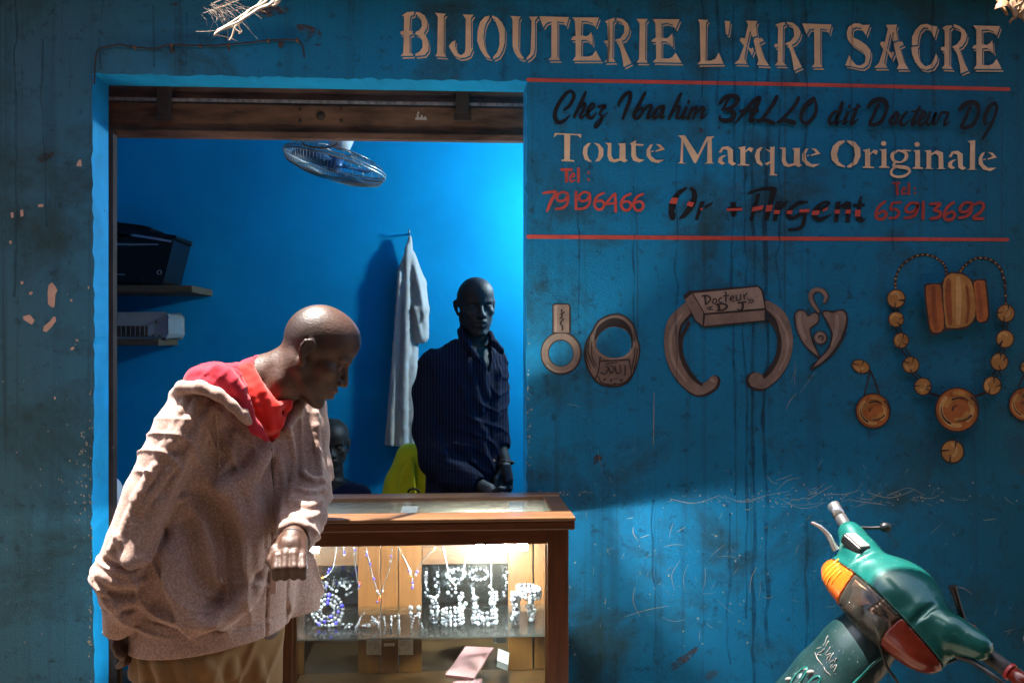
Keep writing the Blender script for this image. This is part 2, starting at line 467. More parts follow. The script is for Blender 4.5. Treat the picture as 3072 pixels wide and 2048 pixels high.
# front wall: one skin with a rough-edged opening
w = MB()
rng = np.random.default_rng(3)
zs = np.linspace(0, ZT, 90); jit = rng.normal(0, 0.0018, 90)
ljx = XL + jit + 0.004 * np.sin(zs * 5.0); rjx = XR + rng.normal(0, 0.0022, 90)
xs = np.linspace(0, 1, 70); ltz = ZT + rng.normal(0, 0.0022, 70); ltz[0] = ltz[-1] = ZT
ltop = [(ljx[-1] + (rjx[-1] - ljx[-1]) * t, z) for t, z in zip(xs, ltz)]
X0, X1 = -3.4, 4.2
V = []; Fc = []
def strip(A, B):
    o = len(w.v); n = len(A)
    w.add([*A, *B], [(i, i + 1, n + i + 1, n + i) for i in range(n - 1)])
strip([(X0, YF, z) for z in zs], [(x, YF, z) for x, z in zip(ljx, zs)])
strip([(x, YF, z) for x, z in zip(rjx, zs)], [(X1, YF, z) for z in zs])
strip([(x, YF, z) for x, z in ltop], [(x, YF, HTOP) for x, z in ltop])
w.add([(X0, YF, ZT), (ljx[-1], YF, ltz[0]), (ljx[-1], YF, HTOP), (X0, YF, HTOP)], [(0, 1, 2, 3)])
w.add([(rjx[-1], YF, ltz[-1]), (X1, YF, ZT), (X1, YF, HTOP), (rjx[-1], YF, HTOP)], [(0, 1, 2, 3)])
w.mi = 1
w.add([(X0, YI, 0), (XL, YI, 0), (XL, YI, HTOP), (X0, YI, HTOP)], [(3, 2, 1, 0)])
w.add([(XR, YI, 0), (X1, YI, 0), (X1, YI, HTOP), (XR, YI, HTOP)], [(3, 2, 1, 0)])
w.add([(XL, YI, ZT), (XR, YI, ZT), (XR, YI, HTOP), (XL, YI, HTOP)], [(3, 2, 1, 0)])
FRONT = w.build("front_wall", [M_WALL, M_INNER], shop)
w = MB()
o = len(w.v)
strip([(x, YF, z) for x, z in zip(ljx, zs)], [(XL, YI, z) for z in zs])
strip([(x, YF, z) for x, z in zip(rjx, zs)], [(XR, YI, z) for z in zs])
strip([(x, YF, z) for x, z in ltop], [(x, YI, ZT) for x, z in ltop])
w.build("door_reveal", M_REVEAL, FRONT)
RX0, RX1 = -2.15, 1.02
b = MB(); b.box((RX0, YB, 0), (RX1, YB + 0.15, HTOP)); b.build("back_wall", M_INNER, shop)
b = MB(); b.box((RX0 - 0.15, YI, 0), (RX0, YB + 0.15, HTOP)); b.build("side_wall", M_INNER, shop); b = MB(); b.box((RX1, YI, 0), (RX1 + 0.15, YB + 0.15, HTOP)); b.build("side_wall", M_INNER, shop)
b = MB(); b.box((RX0 - 0.15, YI + 0.002, HTOP), (RX1 + 0.15, YB + 0.15, HTOP + 0.12)); b.build("ceiling", M_CEIL, shop)
b = MB(); b.box((RX0, YI - 0.1, 0.004), (RX1, YB, 0.012)); b.build("shop_floor", M_FLOOR, shop)
# unseen straw-thatched eave above the frame, its reach set to shade the counter
AW_Y = 1.3
M_THATCH = mat("dry_thatch", (0.20, 0.13, 0.075), 0.95, var=0.5, scale=20, sc=(3, 1, 1), bmp=0.8)
b = MB(); b.prism([(X0, YF, 3.02), (X0, YF, 2.90), (X0, 2.965, 2.80), (X0, 2.965, 2.86)], (X1 - X0, 0, 0)); b.build("eave", M_THATCH, shop)
# the other side of the narrow lane (behind the camera): it keeps the shop front in shade
M_MUD = mat("mud_brick_render", (0.12, 0.085, 0.06), 0.9, var=0.3, scale=4, bmp=0.4)
ob = thing("facing_building", (0, -1.6, 0), "plain mud-rendered building facing the shop across the lane", "building")
b = MB(); b.box((-9, -1.9, 0), (9, -1.5, 3.5)); b.build("wall", M_MUD, ob)
cn = thing("shade_awning", (0, 0, 3.3), "unseen straw mat awning added over the lane to hold off sky and sun", "awning")  # added out of view to cut skylight and ground bounce
b = MB(); b.prism([(-9, -1.45, 3.30), (9, -1.45, 3.30), (9, AW_Y, 3.30), (.98, AW_Y, 3.30), (.94, 2.55, 3.30), (.34, 2.52, 3.30), (.27, AW_Y, 3.30), (-9, AW_Y, 3.30)], (0, 0, .03)); b.build("mat", M_THATCH, cn)  # tongue towards the shop shaped to shade the scooter's near half
# ------------------------------------------------------------ lamp inside the shop, on the right-hand wall
M_BULB = emis("lit_bulb", (0.80, 0.97, 1.0), 135)
M_WHITEPL = mat("white_plastic", (0.62, 0.63, 0.62), 0.4, var=0.06)
LB = Vector((0.84, 4.26, 2.18))
lamp = thing("wall_lamp", (RX1, LB.y, LB.z), "lit white bulb in a wall holder on the shop's right-hand side wall", "lamp")
b = MB(); b.ball(LB, 0.055, 10, 7); b.build("bulb", M_BULB, lamp, smooth=True)
b = MB(); b.lathe([(0.05, 0), (0.05, 0.03), (0.025, 0.05), (0.022, 0.19)], (RX1, LB.y, LB.z), (-1, 0, 0), 16); b.build("lamp_holder", M_WHITEPL, lamp, smooth=True)
# ============================================================ PAINTED LETTERING AND JEWELLERY ON THE FRONT WALL
def paint_mat(name, col, var=0.18, wear=0.55):
    """flat wall paint, worn so the wall's own blue shows through in specks"""
    m, nt, b = newmat(name)
    pos = nd(nt, "ShaderNodeNewGeometry").outputs["Position"]
    f = noise(nt, pos, 14, 5, 0.65)
    c = ramp(nt, f, [(0.3, tuple(v * (1 - var * 1.6) for v in col)), (0.7, col)])
    st = noise(nt, pos, 1.0, 4, 0.6, (45, 1, 0.8))
    c = mixc(nt, ramp(nt, st, [(0.55, (0, 0, 0)), (0.7, (0.3, 0.3, 0.3))]), c, tuple(v * 0.45 for v in col))
    sp = noise(nt, pos, 60, 4, 0.7)
    c = mixc(nt, ramp(nt, sp, [(0.63, (0, 0, 0)), (0.72, (wear, wear, wear))]), c, (0.02, 0.12, 0.22))
    nt.links.new(c, b.inputs["Base Color"]); b.inputs["Roughness"].default_value = 0.65; b.inputs["Specular IOR Level"].default_value = 0.3
    bump(nt, b, noise(nt, pos, 55, 5, 0.65), 0.4, 0.005)
    return m
M_CREAM = paint_mat("cream_paint", (0.92, 0.57, 0.33))
M_BLACK = paint_mat("black_paint", (0.012, 0.009, 0.010), 0.2, 0.25)
M_RED = paint_mat("red_paint", (0.66, 0.085, 0.055), 0.2, 0.25)
M_DRED = paint_mat("dark_red_paint", (0.46, 0.058, 0.038), 0.2, 0.25)
M_TAN = paint_mat("taupe_paint", (0.31, 0.195, 0.145), 0.3, 0.2)
M_TANL = paint_mat("pale_taupe_paint", (0.44, 0.29, 0.215), 0.25, 0.15)
M_TAND = paint_mat("umber_paint", (0.045, 0.028, 0.024), 0.25, 0.1)
M_OCH = paint_mat("ochre_paint", (0.55, 0.23, 0.055), 0.35, 0.12)
M_OCHL = paint_mat("pale_ochre_paint", (0.68, 0.34, 0.11), 0.3, 0.12)
M_ORG = paint_mat("orange_paint", (0.50, 0.135, 0.028), 0.35, 0.12)
M_PEEL = mat("bare_render", (0.62, 0.38, 0.27), 0.9, var=0.15, scale=30)

class Flat:
    """flat paint on the wall: polygons / strokes given in photo pixels, each layer a hair proud of the last"""
    step = 0.00012
    def __init__(s, ox=0, oy=0, sc=1.0, lift=0.0012): s.mb = MB(); s.ox, s.oy, s.sc = ox, oy, sc; s.h = lift
    def pt(s, x, y): return P(s.ox + x * s.sc, s.oy + y * s.sc, YF - s.h)
    def poly(s, pts, smooth=0, dx=0, dy=0):
        q = pts if not smooth else [tuple(v) for v in crom(pts, smooth, True)]
        v3 = [s.pt(x + dx, y + dy) for x, y in q]
        tri = tessellate_polygon([[Vector((v.x, v.z, 0)) for v in v3]])
        T = []
        for t in tri:
            a, b, c = (v3[i] for i in t)
            n = (b.x - a.x) * (c.z - a.z) - (b.z - a.z) * (c.x - a.x)
            T.append(t if n > 0 else (t[0], t[2], t[1]))
        s.mb.add(v3, T); s.h += s.step; return s
    def line(s, pts, w=None, k=6, dx=0, dy=0, taper=True):
        """pts: (x, y, width) or (x, y) with common w"""
        A = [(p[0], p[1], p[2] if len(p) > 2 else w) for p in pts]
        C = crom(A, k) if len(A) > 2 else [np.array(A[0], float), np.array(A[1], float)]
        L = []; Rr = []
        for i, c in enumerate(C):
            d = C[min(i + 1, len(C) - 1)] - C[max(i - 1, 0)]; l = math.hypot(d[0], d[1]) or 1
            n = (-d[1] / l, d[0] / l); hw = max(c[2], 0.5) / 2
            L.append((c[0] + n[0] * hw, c[1] + n[1] * hw)); Rr.append((c[0] - n[0] * hw, c[1] - n[1] * hw))
        v3 = [s.pt(x + dx, y + dy) for x, y in L + Rr]; n = len(L)
        s.mb.add(v3, [(i, i + 1, n + i + 1, n + i) for i in range(n - 1)])
        s.h += s.step
        for e in (0, -1):     # round brush ends
            c = C[e]; r = c[2] / 2
            if r > 1: s.dot(c[0] + dx, c[1] + dy, r, r, 8)
        return s
    def dot(s, x, y, rx, ry=None, n=16, rot=0.0):
        ry = ry or rx; q = []
        for k in range(n):
            t = 2 * math.pi * k / n; a, b = rx * math.cos(t), ry * math.sin(t)
            q.append((x + a * math.cos(rot) - b * math.sin(rot), y + a * math.sin(rot) + b * math.cos(rot)))
        return s.poly(q)
    def m(s, i): s.mb.mi = i; return s
    def at(s, ox, oy, sc): s.ox, s.oy, s.sc = ox, oy, sc; return s
    def out(s, name, mats, label, parent=None):
        o = s.mb.build(name, mats, parent or FRONT)
        o["label"] = label; return o

# --- title, western letters with a thin outlined drop shadow
G1 = (1180, 20, .2551); G2 = (1760, 20, .2551); G3 = (2440, 20, .2687)
BIJ = {
 'B': (G1, [[(100,110),(160,70),(240,60),(238,100),(200,115),(190,285),(232,290),(232,330),(190,340),(190,545),(232,555),(232,580),(85,580),(118,550),(122,340),(80,322),(85,290),(125,290),(125,130)],
            [(260,62),(310,70),(370,110),(400,180),(395,250),(355,315),(400,370),(420,450),(410,520),(370,570),(260,583),(262,560),(310,535),(345,480),(345,410),(310,350),(258,325),(262,300),(310,280),(335,230),(335,170),(310,125),(258,92)]]),
 'I': (G1, [[(488,75),(620,78),(595,120),(595,550),(625,590),(490,588),(520,545),(525,120)]]),
 'J': (G1, [[(810,92),(940,97),(915,140),(915,490),(935,505),(900,570),(850,600),(790,610),(720,580),(680,520),(650,465),(690,420),(735,400),(730,470),(755,550),(795,575),(835,545),(850,490),(852,140)]]),
 'O': (G1, [[(1130,105),(1130,140),(1090,190),(1065,270),(1060,370),(1075,480),(1105,550),(1145,600),(1140,620),(1080,590),(1020,510),(985,400),(990,280),(1025,180),(1075,120)],
            [(1160,105),(1220,130),(1280,190),(1310,270),(1310,420),(1285,520),(1240,590),(1175,622),(1170,600),(1220,540),(1250,450),(1250,330),(1225,240),(1190,160),(1158,135)]]),
 'U': (G1, [[(1375,112),(1500,118),(1475,160),(1470,480),(1490,550),(1535,600),(1530,628),(1470,605),(1420,540),(1405,470),(1405,160)],
            [(1595,118),(1705,118),(1665,165),(1665,500),(1650,560),(1610,610),(1565,632),(1565,605),(1610,550),(1622,480),(1625,165)]]),
 'T': (G1, [[(1718,115),(2065,130),(2035,235),(2005,190),(1930,178),(1930,590),(1965,630),(1825,632),(1860,590),(1862,175),(1800,185),(1765,245)]]),
 'E': (G2, [[(775,148),(1090,152),(1050,265),(1010,215),(950,195),(880,195),(880,365),(940,375),(975,350),(1000,320),(1012,400),(1015,475),(985,440),(940,412),(880,412),(880,610),(960,615),(1010,595),(1050,540),(1115,660),(780,655),(815,610),(815,420),(760,415),(780,380),(815,370),(810,190)]]),
 'R': (G2, [[(215,180),(260,150),(330,138),(332,168),(305,188),(300,610),(345,655),(210,655),(245,610),(245,440),(205,435),(205,405),(245,395),(245,200)],
            [(355,135),(420,150),(480,200),(508,260),(495,330),(450,390),(415,410),(440,490),(480,580),(525,670),(435,715),(425,620),(395,500),(360,410),(335,412),(340,390),(395,370),(435,310),(440,240),(420,190),(355,165)]]),
 'L': (G2, [[(1300,155),(1430,160),(1400,200),(1400,640),(1460,640),(1515,610),(1552,540),(1610,675),(1305,675),(1340,635),(1335,200)]]),
 "'": (G2, [[(1625,165),(1685,170),(1665,330),(1640,328)]]),
 'A': (G2, [[(1875,170),(2005,172),(1985,220),(2010,345),(1955,362),(1920,275),(1880,470),(1860,560),(1850,620),(1890,675),(1735,675),(1790,620),(1850,455),(1800,405),(1820,365),(1865,375),(1900,220)],
            [(1875,455),(1890,450),(1935,505),(1955,480),(1970,510),(1940,575)],
            [(1960,395),(2060,365),(2085,405),(2030,430),(2060,520),(2090,620),(2145,690),(1995,688),(2025,640),(2000,560)]]),
 'S': (G3, [[(625,205),(590,325),(565,285),(530,240),(480,228),(440,250),(430,300),(455,350),(520,385),(590,430),(635,490),(640,570),(610,650),(550,690),(490,690),(420,665),(355,660),(400,540),(430,600),(480,655),(530,660),(575,630),(585,570),(560,510),(490,465),(420,420),(380,360),(370,290),(395,225),(450,188),(510,190),(560,208)]]),
 'C': (G3, [[(1385,225),(1350,350),(1325,290),(1280,240),(1230,235),(1190,280),(1170,350),(1165,430),(1100,438),(1105,340),(1140,255),(1200,205),(1260,195),(1320,215)],
            [(1095,455),(1165,448),(1170,530),(1195,620),(1250,668),(1310,650),(1345,600),(1370,525),(1392,560),(1385,620),(1340,690),(1270,708),(1200,690),(1140,620),(1105,540)]]),
}
TITLE = [('B',0,0),('I',0,0),('J',0,0),('O',0,0),('U',0,0),('T',0,0),('E',-241,-5.5),('R',0,0),('I',604.7,18),('E',0,0),('L',0,0),("'",0,0),('A',0,0),('R',511,10.7),('T',788,21.8),
         ('S',0,0),('A',420,11.7),('C',0,0),('R',1011,20),('E',962,20)]
ti = Flat()
for lay, (mi, ox, oy) in enumerate(((0, 5.0, 8.0), (1, 3.0, 4.2), (0, 0, 0))):
    ti.h = 0.0010 + 0.0006 * lay; ti.m(mi)
    for ch, dx, dy in TITLE:
        g, polys = BIJ[ch]
        ti.at(g[0] + dx + ox, g[1] + dy + oy, g[2])
        rj = np.random.default_rng(int(abs(dx) * 7 + ord(ch) * 13 + abs(dy)))
        for pl in polys: ti.poly([(x + rj.normal(0, 2.6), y + rj.normal(0, 2.6)) for x, y in pl])
ti.out("lettering", [M_CREAM, M_WALL], "large cream western-style painted line reading BIJOUTERIE L'ART SACRE")

ru = Flat(); ru.line([(1584,240,11),(2300,252,11),(3026,268,11)], k=12); ru.out("painted_line", M_RED, "upper red painted line below the cream title")
ru = Flat(); ru.line([(1584,710,12),(2300,715,12),(3023,719,10)], k=12); ru.out("painted_line", M_RED, "lower red painted line above the painted jewellery")

# --- brush script
Z4 = (1620, 260, 700 / 2352); Z5 = (2320, 260, 700 / 2352)
sc_ = Flat()
S4 = [[(245,235,22),(300,190,30),(340,110,32),(330,60,28),(290,52,28),(230,110,32),(165,220,34),(150,310,38),(190,362,36),(250,340,24),(300,290,10)],
 [(460,60,24),(420,150,32),(345,305,28)],[(365,270,14),(420,190,24),(452,175,28),(440,230,28),(405,290,26),(420,315,24),(470,270,10)],
 [(475,270,14),(530,220,20),(550,185,20),(520,175,20),(485,240,32),(485,300,34),(520,315,28),(570,270,10)],
 [(590,205,24),(640,195,30),(655,205,28),(600,270,18),(625,300,24),(610,360,24),(562,410,28),(555,380,14),(600,330,10),(680,265,10)],
 [(800,205,12),(795,170,24),(850,90,32),(905,60,30),(905,130,32),(870,230,30),(835,325,22)],
 [(1060,65,24),(1005,170,32),(952,275,34),(958,318,28),(992,314,26),(1032,262,24),(1036,222,20),(1008,222,16),(980,258,12)],
 [(1040,260,10),(1075,205,26),(1125,195,26),(1100,260,28),(1085,320,26),(1130,290,10)],
 [(1250,195,24),(1200,210,26),(1150,270,28),(1155,315,28),(1200,290,18),(1250,200,24),(1225,310,28),(1260,300,10)],
 [(1420,75,24),(1370,180,32),(1300,325,26)],[(1320,290,14),(1370,215,22),(1405,205,26),(1380,300,28),(1400,320,22),(1440,280,10)],
 [(1475,210,26),(1435,315,28),(1475,300,10)],[(1500,148,26),(1495,160,26)],
 [(1535,215,26),(1490,325,24)],[(1500,300,12),(1560,215,24),(1580,220,24),(1545,320,22)],[(1560,290,12),(1625,215,24),(1650,225,26),(1625,320,24),(1690,270,8)],
 [(1815,165,28),(1870,110,38),(1950,95,40),(1998,125,34),(1960,190,34),(1880,235,34)],[(1900,130,22),(1840,235,24)],[(1890,235,26),(1950,258,40),(1945,320,42),(1880,345,40),(1820,330,32),(1815,290,12)],
 [(1970,370,14),(2060,260,30),(2150,150,34),(2215,110,28),(2180,200,42),(2120,340,40),(2175,330,14)],[(2020,250,26),(2100,235,34),(2190,245,34)]]
S5 = [[(35,105,34),(-10,190,34),(-100,310,30),(-150,355,22)],[(-160,345,28),(-80,340,34),(0,368,38)],
 [(255,115,32),(215,195,30),(90,330,30),(50,360,24)],[(45,360,28),(110,340,34),(210,365,42)],
 [(405,125,42),(320,200,44),(280,300,32),(300,360,28),(350,365,32),(420,280,32),(432,190,24),(410,130,20)],
 [(655,250,18),(610,260,26),(565,330,30),(580,375,28),(630,330,20),(700,155,30),(650,320,30),(635,380,26),(690,340,10)],
 [(755,260,26),(710,370,30),(760,345,10)],[(770,195,26),(765,207,26)],
 [(855,185,28),(800,330,32),(790,380,28),(855,330,10)],[(800,235,18),(880,200,18)],
 [(1240,260,28),(1185,330,34),(1190,375,32),(1235,360,26),(1255,280,28),(1240,255,14),(1290,300,8)],
 [(1345,260,28),(1300,310,26),(1280,375,32),(1325,385,22),(1380,330,10)],
 [(1475,205,26),(1410,340,32),(1405,385,26),(1470,330,10)],[(1400,255,18),(1500,240,18)],
 [(1480,345,14),(1530,290,22),(1535,255,16),(1500,270,24),(1465,350,32),(1490,390,28),(1560,330,10)],
 [(1580,260,24),(1550,350,26),(1560,390,22),(1600,350,14),(1640,260,24),(1610,370,28),(1650,370,10)],
 [(1650,370,10),(1690,270,22),(1740,265,28),(1765,270,24),(1740,330,24),(1725,390,24),(1785,350,10)],
 [(2236,162,26),(2180,200,36),(2136,295,36),(2130,368,26),(2158,376,14),(2188,352,8)],[(2236,162,26),(2252,225,28),(2222,330,26),(2176,420,30),(2108,528,22)]]
DD = [[(955,205,30),(1000,155,40),(1070,130,44),(1130,155,44),(1145,225,32)],[(1060,180,30),(1010,290,30),(975,375,32),(1020,385,34),(1090,350,34),(1140,250,26)]]
sc_.at(*Z4)
SW = 1.22
BW = lambda st: [(x, y, w_ * SW) for x, y, w_ in st]
for st in S4: sc_.line(BW(st), k=7)
sc_.at(*Z5)
for st in S5: sc_.line(BW(st), k=7)
for st in DD: sc_.line(BW(st), k=7); sc_.line(BW(st), k=7, dx=925, dy=29)
sc_.out("lettering", M_BLACK, "black brush-script line reading Chez Ibrahim BALLO dit Docteur DJ")

# --- stencilled roman
ro = Flat(); ro.at(*Z4)
e_ = [[(1140,578),(1110,640),(1120,700),(1170,740),(1255,738),(1190,772),(1120,755),(1075,700),(1075,640),(1105,590)],[(1165,580),(1215,585),(1260,635),(1165,658),(1165,645),(1215,625),(1190,597)],[(1122,650),(1145,646),(1145,658),(1122,660)]]
u_ = [[(655,568),(720,568),(720,700),(745,735),(800,725),(805,600),(785,575),(862,570),(862,730),(885,745),(850,765),(812,745),(750,765),(700,750),(680,700),(685,590)]]
r_ = [[(1995,615),(2068,600),(2070,650),(2110,610),(2150,620),(2135,665),(2100,640),(2070,665),(2070,780),(2110,785),(2110,797),(1995,795),(1995,785),(2020,778),(2020,635)]]
a_ = [[(1800,665),(1835,610),(1895,600),(1945,635),(1945,755),(1980,778),(1940,798),(1900,770),(1890,640),(1850,630),(1830,665)],[(1880,690),(1840,720),(1835,750),(1870,775),(1835,788),(1795,765),(1800,720),(1840,695)]]
i_ = [[(1070,635),(1140,628),(1140,800),(1170,808),(1170,820),(1065,818),(1065,806),(1092,798),(1092,650)]]
Z4P = [[(135,515),(150,468),(415,480),(412,522),(380,492),(305,488),(300,735),(345,745),(345,757),(215,752),(215,740),(245,732),(245,486),(175,484)],
 [(515,568),(480,620),(475,680),(495,730),(525,755),(500,760),(450,735),(430,670),(440,610),(480,572)],[(540,565),(600,580),(640,630),(638,700),(600,750),(555,757),(585,710),(595,650),(580,600)],
 [(905,575),(970,540),(965,575),(1045,582),(1040,597),(965,595),(970,700),(1000,730),(1055,740),(1000,765),(940,745),(920,700),(922,592)],
 [(1385,495),(1460,492),(1590,690),(1680,505),(1755,500),(1750,515),(1730,520),(1735,765),(1760,775),(1655,775),(1685,765),(1690,540),(1570,775),(1550,765),(1445,560),(1440,765),(1480,775),(1385,773),(1415,760),(1425,530),(1415,510)],
 [(2245,612),(2215,660),(2215,740),(2245,780),(2235,802),(2185,770),(2165,700),(2185,635),(2220,612)],
 [(2265,625),(2320,645),(2320,610),(2365,605),(2362,880),(2392,885),(2390,895),(2310,895),(2322,880),(2320,770),(2290,795),(2265,775),(2320,750),(2320,665)]]
for pl in Z4P + e_ + u_ + r_ + a_: ro.poly(pl)
ro.at(*Z5)
for pl in u_: ro.poly(pl, dx=-595, dy=47)
for pl in e_: ro.poly(pl, dx=-785, dy=42); ro.poly(pl, dx=995, dy=80)
for pl in r_: ro.poly(pl, dx=-1095, dy=25)
for pl in i_: ro.poly(pl); ro.poly(pl, dx=338, dy=10)
ro.dot(1112, 573, 27, 24); ro.dot(1449, 583, 27, 24)
for pl in a_: ro.poly(pl, dx=-35, dy=45)
for pl in [[(720,540),(720,560),(665,600),(640,680),(660,760),(725,805),(720,815),(650,800),(590,740),(580,670),(600,600),(655,550)],[(745,540),(820,555),(875,620),(880,700),(845,775),(780,815),(745,815),(745,800),(800,760),(825,690),(810,610),(745,560)],
 [(1520,645),(1590,640),(1592,675),(1650,640),(1710,665),(1715,820),(1740,830),(1645,830),(1668,818),(1665,700),(1635,675),(1592,695),(1590,818),(1615,830),(1520,828),(1545,818),(1545,660)],
 [(1955,550),(2035,540),(2030,830),(2058,838),(1950,838),(1980,828),(1985,570)]]: ro.poly(pl)
ro.line([(1262,642,16),(1200,685,36),(1215,745,30),(1280,762,16),(1335,725,34),(1335,670,32),(1262,642,16)]); ro.line([(1310,640,14),(1380,648,16)])
ro.line([(1225,765,22),(1212,800,22),(1270,808,34),(1350,822,36),(1372,860,26),(1320,900,26),(1240,908,26),(1190,880,26),(1198,835,20),(1240,810,16)])
ro.out("lettering", M_CREAM, "cream stencilled roman line reading Toute Marque Originale")

# --- red telephone lines
Z6 = (1600, 490, .2976); Z7 = (2200, 520, 820 / 2352)
te = Flat(); te.at(*Z6)
for st in [[(285,65,28),(385,65,28)],[(335,65,36),(335,185,30)],[(365,150,14),(410,130,20),(400,100,18),(372,140,18),(380,185,20),(420,170,14)],[(455,55,28),(455,185,28)],[(555,92,26),(556,97,26)],[(555,163,26),(556,168,26)]]: te.line(st)
te.out("lettering", M_RED, "small red Tel mark above the phone number 79196466")
te = Flat(); te.at(*Z6)
NINE = [(345,305,24),(290,290,24),(240,330,26),(250,375,26),(310,375,24),(350,325,26),(340,410,26),(290,452,26),(230,460,24)]
SIX = [(710,300,24),(650,330,26),(615,400,28),(640,460,26),(690,460,26),(715,410,26),(680,375,24),(630,390,22)]
for st in [[(100,300,24),(170,290,28),(230,295,30),(180,380,32),(140,480,26)],NINE,[(430,290,30),(430,460,28)],SIX,[(810,310,20),(740,400,26),(750,410,22),(840,395,22)],[(825,310,26),(830,485,30)]]: te.line(st)
te.line(NINE, dx=222); te.line(SIX, dx=270, dy=8); te.line(SIX, dx=395, dy=10)
te.out("lettering", M_RED, "bright red hand-painted phone number 79196466")
te = Flat(); te.at(*Z7)
for st in [[(1375,85,20),(1430,82,20)],[(1405,85,24),(1412,180,22)],[(1450,150,12),(1480,140,14),(1470,122,14),(1450,150,14),(1455,178,16),(1492,172,12)],[(1510,90,22),(1510,178,22)],[(1562,128,20),(1563,132,20)],[(1562,168,20),(1563,172,20)]]: te.line(st)
te.out("lettering", M_DRED, "small dark red Tel mark above the phone number 65913692")
te = Flat(); te.at(*Z7)
SIX2 = [(1305,245,24),(1250,290,26),(1228,350,28),(1240,388,28),(1290,390,28),(1318,350,26),(1290,325,24),(1245,350,20)]
NINE2 = [(1588,258,22),(1530,255,24),(1485,300,26),(1500,335,26),(1560,320,24),(1590,262,24),(1575,340,26),(1530,375,26),(1475,385,24)]
for st in [SIX2,[(1440,250,22),(1370,255,22)],[(1372,255,22),(1352,308,22),(1400,310,24),(1425,340,24),(1400,380,24),(1345,385,22)],NINE2,[(1635,250,28),(1632,390,28)],
           [(1695,265,24),(1780,262,26),(1730,315,26),(1780,332,28),(1770,375,28),(1700,390,26)],[(2080,270,22),(2120,250,24),(2155,275,26),(2130,330,26),(2065,385,26),(2150,390,24)]]: te.line(st)
te.line(SIX2, dx=588, dy=6); te.line(NINE2, dx=466, dy=-2)
te.out("lettering", M_DRED, "dark red hand-painted phone number 65913692")

# --- Or + Argent, black with red overpaint bands
oa = Flat(); oa.at(*Z6); oa.m(0)
for pl in [[(1545,235),(1550,260),(1470,330),(1440,420),(1420,480),(1435,520),(1425,575),(1385,570),(1360,500),(1365,420),(1400,340),(1460,270)],[(1590,235),(1640,270),(1655,330),(1640,410),(1590,490),(1530,550),(1465,570),(1470,550),(1530,470),(1580,390),(1600,320),(1590,275),(1570,265)],
 [(1680,385),(1730,380),(1700,460),(1660,575),(1625,572)],[(1710,465),(1740,420),(1815,385),(1800,420),(1740,455)],[(1990,390),(2045,390),(2040,540),(1995,540)],[(1960,440),(2100,440),(2100,460),(1960,460)]]: oa.poly(pl)
oa.at(*Z7)
for pl in [[(110,180),(150,150),(250,120),(330,112),(375,125),(370,160),(345,250),(320,340),(305,400),(260,408),(290,300),(315,160),(300,145),(230,150),(150,175)],[(200,175),(232,175),(215,250),(190,330),(165,408),(135,408),(165,310)],
 [(365,240),(415,238),(400,300),(375,408),(340,408)],[(395,300),(420,255),(470,235),(455,275),(410,310)],
 [(880,245),(925,240),(920,280),(900,420),(865,418)],[(920,275),(970,240),(1015,248),(1010,330),(1000,425),(962,420),(970,300),(925,298)],[(1090,200),(1110,195),(1095,360),(1120,390),(1150,380),(1110,425),(1060,410),(1055,350),(1075,240)],[(1030,262),(1130,260),(1130,285),(1030,285)]]: oa.poly(pl)
for st in [[(635,248,18),(560,255,32),(485,320,38),(475,370,38),(520,382,30),(600,335,28)],[(622,330,32),(600,440,34),(560,475,28),(478,482,20)],[(700,335,24),(770,300,26),(830,258,16),(780,250,22),(715,300,36),(695,360,42),(740,398,36),(840,355,12)]]: oa.line(st)
oa.m(1); oa.at(*Z6)
for pl in [[(1400,345),(1462,350),(1442,412),(1368,402)],[(1565,382),(1622,398),(1602,440),(1545,425)],[(1948,455),(2105,450),(2105,476),(1950,482)],[(1688,450),(1712,452),(1702,474),(1682,470)]]: oa.poly(pl)
oa.at(*Z7)
for pl in [[(165,292),(262,275),(250,312),(157,330)],[(285,275),(342,272),(328,328),(275,330)],[(352,315),(402,318),(396,350),(345,350)],[(570,310),(660,308),(650,335),(570,338)],[(462,322),(510,318),(505,350),(458,350)],[(678,322),(745,318),(735,358),(675,358)],[(770,312),(815,290),(812,310),(770,332)],
 [(873,315),(918,312),(914,347),(870,347)],[(968,312),(1012,312),(1007,347),(966,347)],[(1050,312),(1097,315),(1092,372),(1047,372)]]: oa.poly(pl)
oa.out("lettering", [M_BLACK, M_RED], "black and red banded lettering reading Or + Argent")

# --- painted jewellery, left to right
Z9 = (1550, 700, 900 / 2352)
def outline(fl, pts, w, sm=6): fl.line([(x, y, w) for x, y in pts + [pts[0]]], k=sm)
def arc(cx, cy, rx, ry, a0, a1, n=14, w=None):
    return [((cx + rx * math.cos(R(a0 + (a1 - a0) * t / n)), cy + ry * math.sin(R(a0 + (a1 - a0) * t / n))) + ((w,) if w else ())) for t in range(n + 1)]
k = Flat(); k.at(*Z9)
k.m(2).line(arc(348, 940, 128, 134, 0, 360, 24, 68), k=3); k.m(0).line(arc(346, 938, 126, 132, 0, 360, 24, 50), k=3); k.m(1).line(arc(345, 942, 138, 142, 60, 140, 8, 14), k=3)
k.m(2).poly([(278,560),(300,548),(405,550),(424,570),(424,785),(280,785)]); k.m(0).poly([(288,566),(305,558),(400,558),(412,572),(412,778),(290,776)]); k.m(1).poly([(296,570),(318,566),(315,770),(296,770)])
for j in range(9): k.m(2).line([(350 + rng.normal(0, 9), 600 + 18 * j, 14), (350 + rng.normal(0, 9), 615 + 18 * j, 10)])
k.out("painted_ring", [M_TAN, M_TANL, M_TAND], "painted taupe ring with a square-topped tab")
s = Flat(); s.at(*Z9)
s.m(2).poly([(590,760),(640,680),(740,632),(840,640),(920,715),(950,820),(970,900),(955,1000),(900,1140),(830,1195),(740,1205),(640,1180),(560,1080),(525,950),(545,840)], 4)
